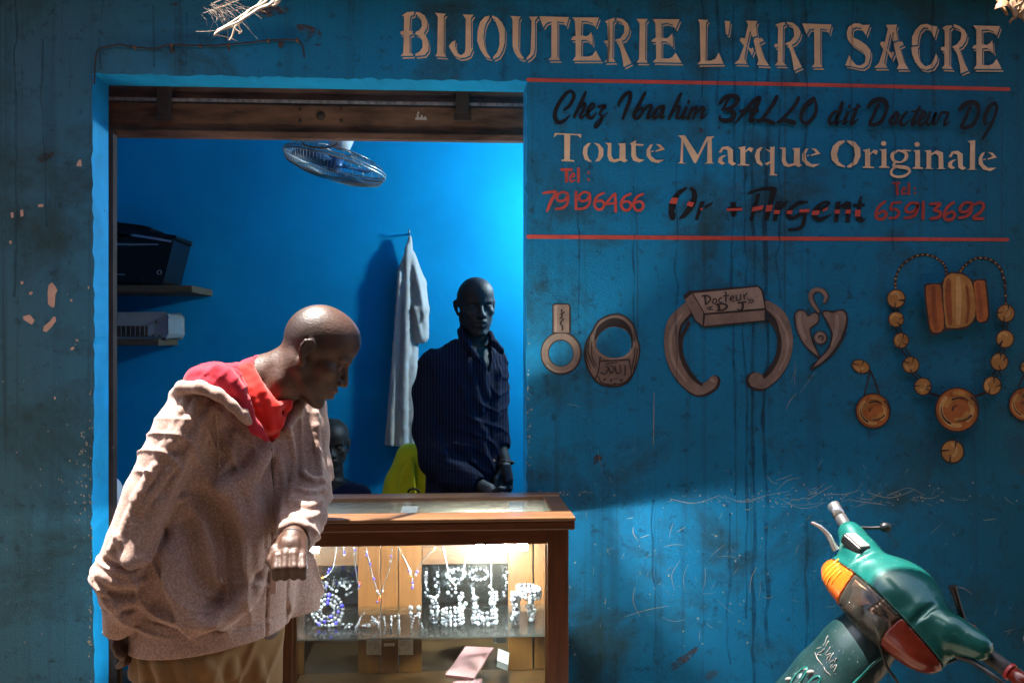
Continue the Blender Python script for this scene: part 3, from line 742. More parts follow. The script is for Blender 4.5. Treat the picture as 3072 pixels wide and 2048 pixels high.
s.m(0).poly([(600,770),(650,690),(745,645),(835,652),(910,725),(940,825),(958,905),(945,1000),(890,1130),(825,1182),(745,1192),(650,1168),(575,1075),(542,950),(560,845)], 4)
s.m(2).poly([(612,840),(630,740),(700,680),(775,662),(850,690),(900,760),(912,850),(900,900),(870,770),(800,735),(720,735),(650,790)], 3)
s.m(3).poly([(625,860),(650,790),(720,740),(800,738),(870,775),(898,850),(885,920),(830,965),(750,975),(670,945),(635,905)], 3)
s.m(1).line([(600,800,12),(598,870,14),(640,940,14),(720,982,14),(830,975,14),(895,930,12),(930,850,10)])
s.m(2).line([(655,965,10),(640,1080,9),(612,1150,10)]); s.line([(880,985,10),(900,1100,9),(880,1150,10)]); s.line([(660,1000,9),(740,995,9),(870,990,9)]); s.line([(640,1120,8),(670,1170,9),(760,1185,8),(850,1165,9),(890,1120,8)])
for q in ([(575,800,8),(560,930,9),(610,1050,8)],[(590,850,7),(590,960,8),(625,1040,7)],[(930,900,8),(915,1000,9),(905,1060,7)],[(950,900,7),(935,1000,8),(915,1080,7)],[(560,860,6),(545,950,7),(580,1060,6)]): s.line(q)
s.m(2).line([(660,1090,9),(690,1100,10),(720,1060,8),(700,1040,8)]); s.line([(720,1050,8),(740,1095,11),(765,1060,8),(740,1035,8)]); s.line([(770,1040,9),(785,1095,11),(815,1085,9),(810,1030,9)]); s.line([(850,1035,10),(850,1110,11)]); s.line([(700,1022,7),(790,1010,7)])
s.dot(690, 1145, 12, 8); s.dot(740, 1150, 10, 10); s.dot(770, 1180, 14, 8); s.dot(820, 1150, 12, 9); s.line([(750,1140,6),(800,1135,6)])
s.out("painted_ring", [M_TAN, M_TANL, M_TAND, M_WALL], "painted signet ring with a carved calligraphy face")
bc = Flat(); bc.at(*Z9)
LA = [(1345,585,90),(1240,700,104),(1215,850,110),(1240,1000,108),(1310,1130,100),(1420,1225,84),(1520,1190,80),(1548,1150,70)]
RA = [(1955,560,70),(2060,650,92),(2105,800,104),(2095,950,104),(2030,1080,100),(1930,1170,96),(1870,1150,130)]
bc.m(2); bc.line([(x + 6, y + 4, w_ + 22) for x, y, w_ in LA]); bc.line([(x - 4, y + 4, w_ + 18) for x, y, w_ in RA])
bc.m(0); bc.line([(x - 4, y - 2, w_) for x, y, w_ in LA]); bc.line([(x + 8, y - 2, w_ - 6) for x, y, w_ in RA])
bc.m(2); bc.line([(1350,700,30),(1290,840,30),(1300,980,36),(1370,1110,34),(1450,1185,20)]); bc.line([(1970,660,26),(2050,780,30),(2055,930,34),(2000,1060,30),(1940,1130,18)])
bc.m(1); bc.line([(1290,640,16),(1220,760,26),(1205,880,28),(1240,1030,24),(1330,1160,16)]); bc.line([(2040,640,12),(2115,780,20),(2120,930,18),(2060,1070,14)]); bc.line([(1530,1150,26),(1550,1160,22)])
bc.m(2).poly([(1305,490),(1350,450),(1895,408),(1930,440),(1955,590),(1950,690),(1470,740),(1400,690)])
bc.m(0).poly([(1318,520),(1375,472),(1462,620),(1455,720),(1405,680)])
bc.m(1).poly([(1385,470),(1890,420),(1918,450),(1945,585),(1475,625)]); bc.m(0).poly([(1478,640),(1945,602),(1942,680),(1470,725)])
bc.m(2).line([(1478,632,10),(1945,592,10)])
for q in ([(1475,485,14),(1482,555,14)],[(1452,492,10),(1500,490,12),(1520,520,12),(1482,558,10)],[(1545,515,9),(1535,540,9),(1556,550,9),(1568,522,9),(1545,512,9)],[(1608,504,9),(1592,510,10),(1585,526,10),(1594,541,10),(1612,538,8)],[(1640,460,11),(1640,535,11)],[(1620,492,8),(1668,485,8)],[(1675,515,8),(1700,505,9),(1690,490,9),(1672,520,9),(1705,530,8)],[(1720,485,10),(1728,525,10),(1755,515,10),(1755,480,10)],[(1780,480,9),(1785,515,9)],[(1782,495,8),(1805,468,9)],
          [(1515,575,8),(1495,588,8),(1520,600,8)],[(1535,572,8),(1515,586,8),(1540,600,8)],[(1580,555,20),(1590,600,20)],[(1565,560,12),(1620,552,14),(1650,572,18),(1620,600,14),(1570,605,12)],[(1738,545,12),(1795,538,12)],[(1770,540,18),(1772,582,20),(1750,604,14),(1730,592,9)],[(1815,518,8),(1835,530,8),(1818,548,8)],[(1838,516,8),(1858,528,8),(1840,546,8)]): bc.line(q)
bc.out("painted_bracelet", [M_TAN, M_TANL, M_TAND], "painted open cuff bracelet with a plaque lettered Docteur DJ")
Z10 = (2300, 700, 772 / 1614)
h = Flat(); h.at(*Z10)
def curl(fl, pts, dk=0, li=1):
    fl.m(2).line([(x + 4, y + 3, w_ + 10) for x, y, w_ in pts]); fl.m(0).line(pts)
curl(h, [(325,490,16),(290,440,24),(275,390,26),(300,355,24),(345,358,24),(372,395,22),(360,430,14)])
h.m(2).poly([(175,500),(205,475),(245,485),(262,510),(300,490),(330,510),(328,560),(290,590),(275,610),(300,690),(335,770),(318,782),(240,710),(190,620),(172,550)], 3); h.m(0).poly([(182,505),(208,485),(240,493),(258,522),(298,500),(322,515),(318,555),(284,582),(268,606),(288,690),(322,768),(240,696),(196,615),(182,550)], 3); h.m(1).line([(205,510,24),(205,570,26),(240,660,18)])
h.m(2).poly([(345,500),(370,480),(410,485),(440,480),(475,475),(505,500),(510,560),(480,670),(400,780),(290,855),(275,840),(310,800),(380,720),(405,640),(380,570)], 3); h.m(0).poly([(355,503),(378,490),(412,500),(445,488),(472,486),(494,505),(496,555),(462,660),(388,768),(292,842),(320,800),(392,722),(416,640),(390,565)], 3); h.m(1).line([(440,520,24),(440,600,28),(410,700,16)])
h.m(2).dot(338, 655, 46); h.m(0).dot(336, 653, 38); h.m(1).line(arc(336, 653, 24, 24, 90, 300, 8, 9)); h.m(2).line(arc(340, 656, 14, 14, 200, 420, 8, 8))
h.out("painted_pendant", [M_TAN, M_TANL, M_TAND], "painted heart-shaped taupe pendant with a hook")
def bead(fl, x, y, r, seed=0, rx=1.0, tilt=0.0):
    rr = np.random.default_rng(seed)
    fl.m(2).dot(x, y, r * rx, r, 18, tilt); fl.m(0).dot(x, y - 1, r * .86 * rx, r * .86, 18, tilt)
    a = rr.uniform(0, 360)
    fl.m(1).line(arc(x - r * .15, y - r * .12, r * .45 * rx, r * .5, a, a + 130, 6, r * .26))
    for q in range(3):
        b_ = rr.uniform(0, 360); fl.m(2).line([(x + r * .85 * rx * math.cos(R(b_)), y + r * .85 * math.sin(R(b_)), r * .16), (x + r * .3 * math.cos(R(b_ + 20)), y + r * .3 * math.sin(R(b_ + 20)), r * .06)])
def bigbead(fl, x, y, r):
    fl.m(2).dot(x, y, r, r, 26); fl.m(3).dot(x, y, r * .93, r * .93, 26)
    for j, (a, q) in enumerate(((150, .72), (200, .5), (330, .66), (20, .45), (80, .7), (260, .74))):
        fl.m(1 if j % 2 == 0 else 0).line(arc(x, y, r * q, r * q, a, a + 75, 6, r * .2))
    for a, q in ((120, .8), (240, .62), (310, .82), (30, .6), (180, .3)): fl.m(2).line([(p[0], p[1], r * (.09 - .015 * i_)) for i_, p in enumerate(arc(x + r * .1, y, r * q, r * (q - .1), a, a + 70, 4))])
nk = Flat(); nk.at(*Z10)
nk.m(2); CH = [[(808,340,16),(812,270,16),(850,200,16),(930,145,16),(1010,135,16),(1080,165,16),(1118,205,16),(1128,260,16)],[(1215,240,30),(1240,205,18),(1310,158,16),(1390,160,16),(1460,210,16),(1492,300,16),(1500,440,14)]]
for c in CH: nk.m(2).line(c, k=8)
for c in CH:
    D = crom([q[:2] for q in c], 5)
    for j, q in enumerate(D[::2]): nk.m(0 if j % 2 else 1).dot(q[0], q[1], 6, 5)
BL = [(812,410,62),(812,540,52),(843,672,52),(905,825,56),(980,960,58)]; BR = [(1500,502,60),(1495,662,60),(1460,805,60),(1415,955,62)]
for A, B in list(zip(BL[:-1], BL[1:])) + [(BL[-1], (1120, 1060, 60))] + list(zip(BR[:-1], BR[1:])) + [(BR[-1], (1280, 1060, 60))]:
    for dx in (-14, 14): nk.m(2).line([(A[0] + dx, A[1] + 30, 9), (B[0] + dx, B[1] - 30, 9)])
for j, (x, y, r) in enumerate(BL + BR): bead(nk, x, y, r, j)
bigbead(nk, 1195, 1105, 142); bead(nk, 1165, 1368, 78, 5)
nk.m(2).poly([(985,340),(1010,312),(1090,310),(1130,250),(1180,240),(1240,250),(1290,290),(1365,285),(1385,330),(1400,520),(1360,565),(1310,550),(1250,600),(1140,608),(1060,640),(1020,615),(1000,500)], 3)
nk.m(3).poly([(998,345),(1018,324),(1085,322),(1098,400),(1112,590),(1060,622),(1030,600),(1012,500)], 2); nk.m(4).line([(1045,340,26),(1050,470,30),(1065,600,26)])
nk.m(0).poly([(1105,330),(1135,262),(1185,252),(1240,262),(1285,305),(1305,400),(1308,520),(1250,582),(1145,592),(1122,560)], 2)
nk.m(4).line([(1140,300,34),(1140,420,40),(1150,560,30)]); nk.m(1).line([(1200,280,30),(1205,420,36),(1200,560,30)]); nk.m(4).line([(1255,330,14),(1268,450,18),(1255,560,14)])
nk.m(3).poly([(1300,305),(1360,297),(1372,335),(1388,515),(1358,552),(1318,540),(1308,400)], 2); nk.m(4).line([(1325,320,26),(1338,430,26),(1345,530,22)])
M_RUS = paint_mat("russet_paint", (0.36, 0.085, 0.022), 0.35, 0.12)
nk.out("painted_necklace", [M_OCH, M_OCHL, M_TAND, M_ORG, M_RUS], "painted ochre bead necklace with a red tube pendant")
er = Flat(); er.at(*Z10)
er.m(2).line([(650,860,10),(630,940,9),(612,1010,10)]); er.line([(652,860,10),(680,930,9),(705,1000,10)]); bead(er, 590, 835, 44, 3, 1.4, 0.35); bigbead(er, 668, 1112, 112)
er.out("painted_earring", [M_OCH, M_OCHL, M_TAND, M_ORG], "painted orange ball earring beside the painted heart pendant")
er = Flat(); er.at(*Z10)
er.m(2).line([(1625,860,10),(1580,960,10)]); er.line([(1630,860,10),(1660,950,10)]); bead(er, 1640, 835, 44, 4, 1.2, -0.35); bigbead(er, 1625, 1070, 108)
er.out("painted_earring", [M_OCH, M_OCHL, M_TAND, M_ORG], "painted orange ball earring cut by the photo's right edge")

# --- bare patches, chips and scratches
pe = Flat()
PZ = []
ZL = (0, 700, 340 / 666)
pe.at(*ZL)
for pl in [[(305,288),(325,310),(338,335),(325,360),(322,415),(318,435),(300,432),(282,415),(280,345),(285,305)],[(135,488),(175,476),(203,510),(188,537),(160,520),(138,505)],[(325,488),(330,512),(300,555),(272,580),(252,572),(258,545),(295,515),(310,492)],
           [(172,345),(188,340),(193,352),(182,362),(170,358)],[(412,388),(425,385),(424,400),(414,400)],[(444,618),(460,625),(462,634),(446,632)],[(415,672),(432,664),(438,676),(425,686),(414,684)],[(316,960),(328,958),(328,974),(318,976)],[(55,42),(70,45),(68,62),(54,60)],[(120,282),(136,280),(138,298),(124,300)],[(516,310),(526,312),(524,326),(516,326)]]: PZ.append((pe.ox, pe.oy, pe.sc, pl))
pe.at(0, 0, 1000 / 2240)
for pl in [[(528,1076),(545,1072),(550,1118),(515,1118),(516,1100)],[(255,1375),(292,1370),(290,1390),(258,1392)],[(135,1415),(155,1405),(158,1450),(140,1458)],[(70,1430),(90,1425),(92,1462),(76,1466)]]: PZ.append((pe.ox, pe.oy, pe.sc, pl))
for ox_, oy_, sc__, pl in PZ:
    pe = Flat(ox_, oy_, sc__); pe.poly(pl)
    pe.mb.build("bare_patch", M_PEEL, FRONT)
def flakes(fl, n, cx, cy, sx, sy, smin, smax, seed):
    rr = np.random.default_rng(seed)
    for _ in range(n):
        x, y = rr.normal(cx, sx), rr.normal(cy, sy); r = rr.uniform(smin, smax); q = []
        for kk in range(6):
            t = kk / 6 * 6.283; q.append((x + r * rr.uniform(.5, 1.2) * math.cos(t), y + r * rr.uniform(.5, 1.5) * math.sin(t)))
        fl.poly(q)
M_SCR = mat("scratched_plaster", (0.38, 0.31, 0.225), 0.9, var=0.4, scale=40)
fk = Flat(lift=0.0011)
flakes(fk, 26, 248, 1350, 14, 50, 1.2, 4.0, 1); flakes(fk, 30, 240, 1520, 18, 70, 1.2, 3.5, 2); flakes(fk, 24, 272, 1500, 2.5, 180, 1.5, 3.6, 5); flakes(fk, 14, 268, 1900, 4, 80, 1.5, 4.5, 6)
flakes(fk, 40, 130, 1450, 90, 320, 1.0, 2.6, 3)
fk.out("paint_flakes", M_SCR, "scattered flaked specks beside the left door edge")["kind"] = "stuff"
sc2 = Flat(lift=0.0011); rr = np.random.default_rng(11)
def scratch(x0, y0, x1, y1, w_=2.0, bow=0.1):
    mx, my = (x0 + x1) / 2 + (y1 - y0) * rr.normal(0, bow), (y0 + y1) / 2 - (x1 - x0) * rr.normal(0, bow)
    w_ *= .72; sc2.line([(x0, y0, w_ * .5), (mx, my, w_), (x1, y1, w_ * .5)], k=4)
scratch(1962, 1175, 1960, 1335, 4.0, 0.04)
for x, y, l, a in [(1880,1555,20,-10),(1920,1612,30,-18),(1900,1580,45,70),(2030,1595,30,-30),(1820,1655,22,-35),(1990,1640,60,-6),(1905,1760,90,80),(2040,1680,90,100),(2065,1690,85,96),(2130,1670,60,-40),(2150,1670,70,4),(2115,1700,70,95),(1870,1850,140,-14),(1985,1850,70,6),(2270,1700,80,105),(2280,1740,60,95),(1815,1790,22,90),(2155,1800,60,40),(2290,1788,30,0),(2375,1800,20,10),(2100,1890,30,95),
               (2385,1080,70,100),(2390,1100,60,95),(2400,1180,80,-55),(2360,1230,60,-60),(1700,1210,40,12),(2010,1495,150,-4),(2170,1485,120,2),(2240,1500,130,-12),(2330,1490,150,6),(2330,1470,80,-28),(2420,1500,90,-30),(2480,1480,100,-6),(2560,1500,90,8),(2350,1510,120,-2),(2600,1475,140,-2),(2680,1480,90,2),(2760,1488,60,-4),(2850,1490,60,8),(2560,1520,60,-20),(1740,1475,40,4),(2430,1570,40,-12),(2700,1700,60,30),(2790,1600,50,-40),(2860,1760,60,20),(2950,1560,40,-8),(2640,1560,50,15),(2330,1440,50,-20),(2300,1425,40,40)]:
    scratch(x, y, x + l * math.cos(R(a)), y + l * math.sin(R(a)), rr.uniform(1.2, 2.8))
for _ in range(150):
    x, y = rr.uniform(1600, 3060), rr.normal(1680, 190)
    if y > 1330: l = rr.exponential(12) + 3; a = rr.uniform(0, 180); scratch(x, y, x + l * math.cos(R(a)), y + l * math.sin(R(a)), rr.uniform(0.8, 1.8))
for _ in range(60):
    x, y = rr.normal(2450, 200), rr.normal(1492, 14); l = rr.exponential(16) + 4; a = rr.normal(-6, 22); scratch(x, y, x + l * math.cos(R(a)), y + l * math.sin(R(a)), rr.uniform(0.9, 2.0))
flakes(sc2, 60, 2350, 1497, 190, 16, 1.0, 3.4, 8); flakes(sc2, 40, 2150, 1750, 250, 130, 1.0, 4.0, 9); flakes(sc2, 30, 1588, 1250, 3.5, 120, 1.2, 3.5, 10); flakes(sc2, 20, 1650, 1478, 50, 5, 1, 3.2, 12); flakes(sc2, 30, 2700, 1490, 120, 14, 1.0, 3.4, 13)
sc2.out("scratches", M_SCR, "band of pale scratches across the lower right wall")["kind"] = "stuff"
def stain_mat():
    m, nt, b = newmat("brown_stain"); pos = nd(nt, "ShaderNodeNewGeometry").outputs["Position"]
    b.inputs["Base Color"].default_value = (0.10, 0.055, 0.036, 1); b.inputs["Roughness"].default_value = .9
    tr = nd(nt, "ShaderNodeBsdfTransparent"); mx = nd(nt, "ShaderNodeMixShader")
    nt.links.new(ramp(nt, noise(nt, pos, 45, 6, .7), [(.40, (0, 0, 0)), (.62, (.85, .85, .85))]), mx.inputs[0]); nt.links.new(tr.outputs[0], mx.inputs[1]); nt.links.new(b.outputs[0], mx.inputs[2])
    nt.links.new(mx.outputs[0], nt.nodes["Material Output"].inputs[0]); return m
M_RUSTST = stain_mat()
ZS1 = (0, 0, 1000 / 2240)
for z_, pl, lb in (((1550, 1300, 900 / 1887), [(495,138),(515,130),(540,155),(520,172),(500,185),(488,200),(486,160)], None), ((1550, 1300, 900 / 1887), [(1150,1330),(1110,1395),(1060,1440),(1000,1480),(955,1485),(960,1465),(1010,1415),(1070,1380),(1120,1340)], "long brown gouge low on the blue wall right of the counter"),
    (ZS1, [(1990,170),(2040,165),(2110,185),(2150,205),(2160,235),(2110,240),(2080,260),(2040,240),(2010,215)], "rusty brown stain above the end of the wire"), (ZS1, [(1760,60),(1830,40),(1900,45),(1940,62),(1920,90),(1850,105),(1780,122),(1740,100)], None), (ZS1, [(1140,25),(1180,18),(1195,32),(1160,44)], None), (ZS1, [(2110,300),(2160,292),(2150,315)], None),
    (ZS1, [(245,1060),(300,1030),(360,1022),(350,1055),(290,1090)], None), ((1620, 260, .2976), [(1605,435),(1630,415),(1645,440),(1635,470),(1615,468)], None)):
    bs = Flat(*z_, lift=0.0011); bs.poly(pl, 3); o = bs.mb.build("brown_stain", M_RUSTST, FRONT)
    if lb: o["label"] = lb

def drip_mat():
    m, nt, b = newmat("dark_drip"); pos = nd(nt, "ShaderNodeNewGeometry").outputs["Position"]
    b.inputs["Base Color"].default_value = (0.008, 0.035, 0.055, 1); b.inputs["Roughness"].default_value = .6
    tr = nd(nt, "ShaderNodeBsdfTransparent"); mx = nd(nt, "ShaderNodeMixShader")
    nt.links.new(ramp(nt, noise(nt, pos, 8, 5, .7), [(.35, (.08, .08, .08)), (.65, (.55, .55, .55))]), mx.inputs[0]); nt.links.new(tr.outputs[0], mx.inputs[1]); nt.links.new(b.outputs[0], mx.inputs[2])
    nt.links.new(mx.outputs[0], nt.nodes["Material Output"].inputs[0]); return m
dr = Flat(lift=0.0006); rd = np.random.default_rng(31)
for x, y0, y1, w_ in [(2262, 0, 2048, 5), (2300, 40, 1980, 6), (2200, 20, 1500, 4), (2236, 300, 1900, 4), (2340, 0, 900, 4), (2150, 0, 420, 4), (2105, 0, 300, 3), (2415, 0, 600, 3), (2030, 480, 1150, 3), (1900, 560, 1050, 3), (1740, 600, 1000, 3), (1820, 0, 260, 3), (2560, 0, 520, 4), (2680, 100, 800, 3), (2800, 0, 330, 4), (560, 40, 220, 3), (460, 20, 210, 3), (310, 0, 215, 3), (130, 120, 700, 3), (45, 0, 900, 4), (700, 160, 218, 3), (760, 150, 220, 4), (1350, 195, 230, 3), (1240, 190, 225, 4), (2190, 1540, 2048, 4), (1960, 1500, 2000, 3), (2420, 1550, 2048, 4)]:
    pts = []; y = y0; xx = x
    while y < y1: pts.append((xx, y, w_ * rd.uniform(.9, 2.6))); y += rd.uniform(30, 80); xx = x + (xx - x) * .7 + rd.normal(0, 3.5)
    if len(pts) > 2: dr.line(pts, k=3)
dr.out("drip_stains", drip_mat(), "dark wavy drip stains running down the blue wall")["kind"] = "stuff"
# ============================================================ ROLLER SHUTTER, COUNTER AND ITS GOODS
M_RUST = mat("rusted_steel", (0.15, 0.072, 0.040), 0.75, var=0.75, scale=9, bmp=0.5, bscale=45, metal=0.0, sc=(0.5, 1, 2), rvar=0.2, spec=0.35)
M_RUSTD = mat("dark_rusted_steel", (0.042, 0.025, 0.018), 0.8, var=0.5, scale=14, bmp=0.4)
M_BARE = mat("worn_steel_edge", (0.30, 0.24, 0.22), 0.5, var=0.6, scale=30, metal=0.3, sc=(2, 1, 1))
YS = 3.47
sh = thing("roller_shutter", (0, YS, ZT), "rusty brown rolled-up shutter bar hanging under the doorway's blue lintel", "shutter")
def px_box(mb, x0, y0, x1, y1, Y0, Y1):
    a = P(x0, y0, Y0); b = P(x1, y1, Y0)
    return mb.box((a.x, Y0, b.z), (b.x, Y1, a.z))
zt = ZT + 0.03; z1 = P(900, 318, YS).z; z2 = P(900, 400, YS).z; z3 = P(900, 418, YS).z
xl, xr = XL - 0.06, XR + 0.06
b = MB(); b.prism([(xl, YS + 0.015, zt), (xl, YS + 0.015, z1 + 0.02), (xl, YS - 0.005, z1), (xl, YS - 0.005, z2 + 0.003), (xl, YS - 0.018, z2), (xl, YS - 0.018, z3), (xl, YS + 0.02, z3), (xl, YS + 0.05, z2), (xl, YS + 0.06, zt)], (xr - xl, 0, 0))
b.build("bottom_bar", M_RUST, sh)
b = MB(); b.box((xl, YS - 0.013, P(900, 312, YS).z), (xr, YS - 0.0085, P(900, 303, YS).z)); b.build("bar_edge", M_BARE, sh)
for px in (498, 1387):
    c = P(px, 320, YS); b = MB(); b.box((c.x - 0.022, YS - 0.034, c.z - 0.03), (c.x + 0.022, YS - 0.006, c.z + 0.075)); b.box((c.x - 0.030, YS - 0.03, c.z - 0.055), (c.x + 0.030, YS - 0.019, c.z - 0.028))
    b.build("bracket", M_RUSTD, sh, bevel=0.003)
for px, py, r in ((900, 330, .005), (902, 366, .006), (963, 350, .015), (1024, 327, .005), (1024, 364, .006)):
    c = P(px, py, YS); b = MB(); b.lathe([(r, 0), (r, .003), (r * .6, .006), (0, .0065)], (c.x, YS - 0.0055, c.z), (0, -1, 0), 12); b.build("rivet", M_RUSTD, sh, smooth=True)
M_CHALK = mat("chalk_mark", (0.72, 0.58, 0.50), 0.9)
b = MB()
for (x0, y0, x1, y1) in ((1246, 352, 1280, 360), (1250, 342, 1256, 358), (1262, 346, 1268, 360), (1272, 350, 1278, 359), (1252, 336, 1258, 340)):
    px_box(b, x0, y0, x1, y1, YS - 0.0085, YS - 0.0055)
b.build("chalk_mark", M_CHALK, sh)
b = MB(); b.box((XL - 0.002, YI + 0.004, 0.012), (XL + 0.013, YI + 0.045, z2)); b.build("guide_rail", M_RUSTD, sh)
b = MB(); c = P(960, 410, YS + 0.03); b.tube([c + Vector((0.06 * math.cos(t), 0, -0.02 - 0.02 * math.sin(t))) for t in np.linspace(0, math.pi, 9)], 0.003, 6); b.build("wire_loop", M_RUSTD, sh, smooth=True)

# ------------------------------------------------------------ display counter
def wood_mat(name, c1, c2, rough=0.32, coat=0.35, grain=(3, 3, 40)):
    m, nt, b = newmat(name)
    tc = nd(nt, "ShaderNodeTexCoord").outputs["Object"]
    f = noise(nt, tc, 2.2, 8, 0.65, grain, 1.2)
    c = ramp(nt, f, [(0.25, c2), (0.55, c1), (0.8, tuple(min(1, v * 1.25) for v in c1))])
    k = noise(nt, tc, 5, 4, 0.6)
    c = mixc(nt, ramp(nt, k, [(0.55, (0, 0, 0)), (0.8, (0.5, 0.5, 0.5))]), c, tuple(v * 0.35 for v in c2))
    nt.links.new(c, b.inputs["Base Color"]); b.inputs["Roughness"].default_value = rough; b.inputs["Coat Weight"].default_value = coat; b.inputs["Coat Roughness"].default_value = 0.15
    bump(nt, b, f, 0.08, 0.003); return m
M_WOODV = wood_mat("red_brown_wood_upright", (0.125, 0.038, 0.011), (0.045, 0.013, 0.005), grain=(22, 22, 1.2))
M_WOODH = wood_mat("red_brown_wood_rail", (0.125, 0.038, 0.011), (0.045, 0.013, 0.005), grain=(1.2, 22, 22))
M_PINEV = wood_mat("honey_pine_upright", (0.125, 0.050, 0.010), (0.07, 0.026, 0.005), 0.4, 0.2, (16, 16, 1.0))
M_PINEH = wood_mat("honey_pine_rail", (0.085, 0.039, 0.011), (0.05, 0.021, 0.006), 0.4, 0.2, (1.0, 16, 16))
M_TOPW = wood_mat("worn_top_wood", (0.20, 0.098, 0.042), (0.10, 0.036, 0.014), 0.35, 0.3, (1.2, 16, 16))
M_GLASS = glass("pane_glass", dirt=0.004, refl=0.8)
M_GLASST = glass("dusty_top_glass", (0.94, 0.97, 0.92), dirt=0.085, refl=1.0)
M_SHELF = glass("shelf_glass", (0.92, 0.97, 0.95), dirt=0.008)
def mirror_mat():
    m, nt, b = newmat("old_mirror")
    tc = nd(nt, "ShaderNodeTexCoord").outputs["Object"]
    b.inputs["Base Color"].default_value = (0.42, 0.46, 0.47, 1); b.inputs["Metallic"].default_value = 1.0
    mr = nd(nt, "ShaderNodeMapRange"); mr.inputs[3].default_value = 0.02; mr.inputs[4].default_value = 0.16
    nt.links.new(noise(nt, tc, 18, 5), mr.inputs[0]); nt.links.new(mr.outputs[0], b.inputs["Roughness"]); return m
M_MIRROR = mirror_mat()
M_STEEL = mat("dull_steel", (0.45, 0.42, 0.38), 0.35, 0.9, var=0.3, scale=60)
YC = 2.80; YD = 3.245; ZTOP = 1.060
CX0 = P(812, 1700, YC).x; CX1 = P(1706, 1700, YC).x
ct = thing("display_counter", ((CX0 + CX1) / 2, (YC + YD) / 2, 0), "reddish wood and glass jewellery display counter with a lit lamp inside", "counter")
tx0, tx1, ty0 = CX0 - 0.02, CX1 + 0.017, YC - 0.027
def zpx(py, Y, px=1300): return P(px, py, Y).z
ZA0 = zpx(1636, YC); ZA1 = ZTOP - 0.028; PW = 0.060
b = MB(); b.box((tx0, ty0, ZTOP - 0.011), (tx1, ty0 + 0.105, ZTOP)); b.build("top_rail", M_TOPW, ct, bevel=0.003)
b = MB(); b.box((tx0, YD - 0.10, ZTOP - 0.026), (tx1, YD, ZTOP)); b.build("top_rail", M_TOPW, ct, bevel=0.003)
for x0, x1 in ((tx0, tx0 + 0.055), (tx1 - 0.055, tx1)):
    b = MB(); b.box((x0, ty0 + 0.107, ZTOP - 0.026), (x1, YD - 0.102, ZTOP - 0.0005)); b.build("top_rail", M_TOPW, ct, bevel=0.003)
b = MB(); b.box((tx0 + 0.05, ty0 + 0.10, ZTOP - 0.012), (tx1 - 0.05, YD - 0.095, ZTOP - 0.007)); b.build("top_glass", M_GLASST, ct)
b = MB(); b.box((tx0 + 0.002, ty0 + 0.003, ZTOP - 0.036), (tx1 - 0.002, YC - 0.001, ZTOP - 0.0115)); b.build("moulding", M_WOODH, ct, bevel=0.004)
for x0 in (CX0, CX1 - PW):
    for y0 in (YC, YD - 0.05):
        b = MB(); b.box((x0, y0 + (0.022 if y0 > YC else 0), 0.0), (x0 + PW, y0 + 0.045, ZTOP - 0.0275)); b.build("post", M_WOODV, ct, bevel=0.003)
b = MB(); b.box((CX0 + PW + 0.001, YC + 0.003, ZA0), (CX1 - PW - 0.001, YC + 0.035, ZTOP - 0.0275)); b.box((CX0 + .002, YC + 0.001, ZTOP - 0.0265), (CX1 - .002, YC + 0.06, ZTOP - 0.0125)); b.build("apron", M_WOODH, ct, bevel=0.002)
for x0 in (CX0 + 0.004, CX1 - PW + 0.022):
    b = MB(); b.box((x0, YC + 0.047, ZA0), (x0 + 0.034, YD - 0.052, ZTOP - 0.0275)); b.build("apron", M_WOODH, ct, bevel=0.002)
b = MB(); b.box((CX0 + PW + 0.001, YC + 0.004, 0.30), (CX1 - PW - 0.001, YC + 0.035, 0.42)); b.build("bottom_rail", M_WOODH, ct, bevel=0.002)
b = MB(); b.box((CX0 + 0.01, YC + 0.01, 0.05), (CX1 - 0.01, YC + 0.03, 0.298)); b.build("kick_panel", M_WOODH, ct)
b = MB(); b.box((CX0 + PW - 0.006, YC + 0.018, 0.425), (CX1 - PW + 0.006, YC + 0.022, ZA0 - 0.002)); b.build("front_glass", M_GLASS, ct)
b = MB(); b.box((CX1 - PW - 0.006, YC + 0.006, 0.425), (CX1 - PW - 0.001, YC + 0.017, ZA0 - 0.003)); b.build("glazing_bead", M_PINEV, ct); b = MB(); b.box((CX0 + PW + 0.001, YC + 0.006, 0.425), (CX0 + PW + 0.010, YC + 0.017, ZA0 - 0.003)); b.build("glazing_bead", M_PINEV, ct)
for x0 in (CX0 + 0.018, CX1 - 0.022):
    b = MB(); b.box((x0, YC + 0.047, 0.30), (x0 + 0.004, YD - 0.052, ZA0 - 0.002)); b.build("side_glass", M_GLASS, ct)
ZS = zpx(1908, 2.83)
b = MB(); b.box((CX0 + 0.026, YC + 0.026, ZS - 0.005), (CX1 - 0.026, YD - 0.085, ZS)); b.build("glass_shelf", M_SHELF, ct)
ZF = 0.505
b = MB(); b.box((CX0 + 0.026, YC + 0.037, ZF - 0.015), (CX1 - 0.026, YD - 0.055, ZF)); b.build("cabinet_floor", M_PINEH, ct)
YDR = YD - 0.075        # doors at the back
def door_x(px): return P(px, 1800, YDR).x
zd1 = ZA1 - 0.012
for x0, x1, nm in ((1074, 1141, 'door_stile'), (1143, 1194, 'mullion'), (1196, 1265, 'door_stile'), (1525, 1598, 'door_stile'), (1603, 1652, 'door_jamb'), (830, 912, 'door_stile')):
    b = MB(); b.box((door_x(x0), YDR + (0 if nm == 'door_stile' else 0.004), ZF + 0.001), (door_x(x1), YDR + 0.022, zd1)); b.build(nm, M_PINEV, ct, bevel=0.002)
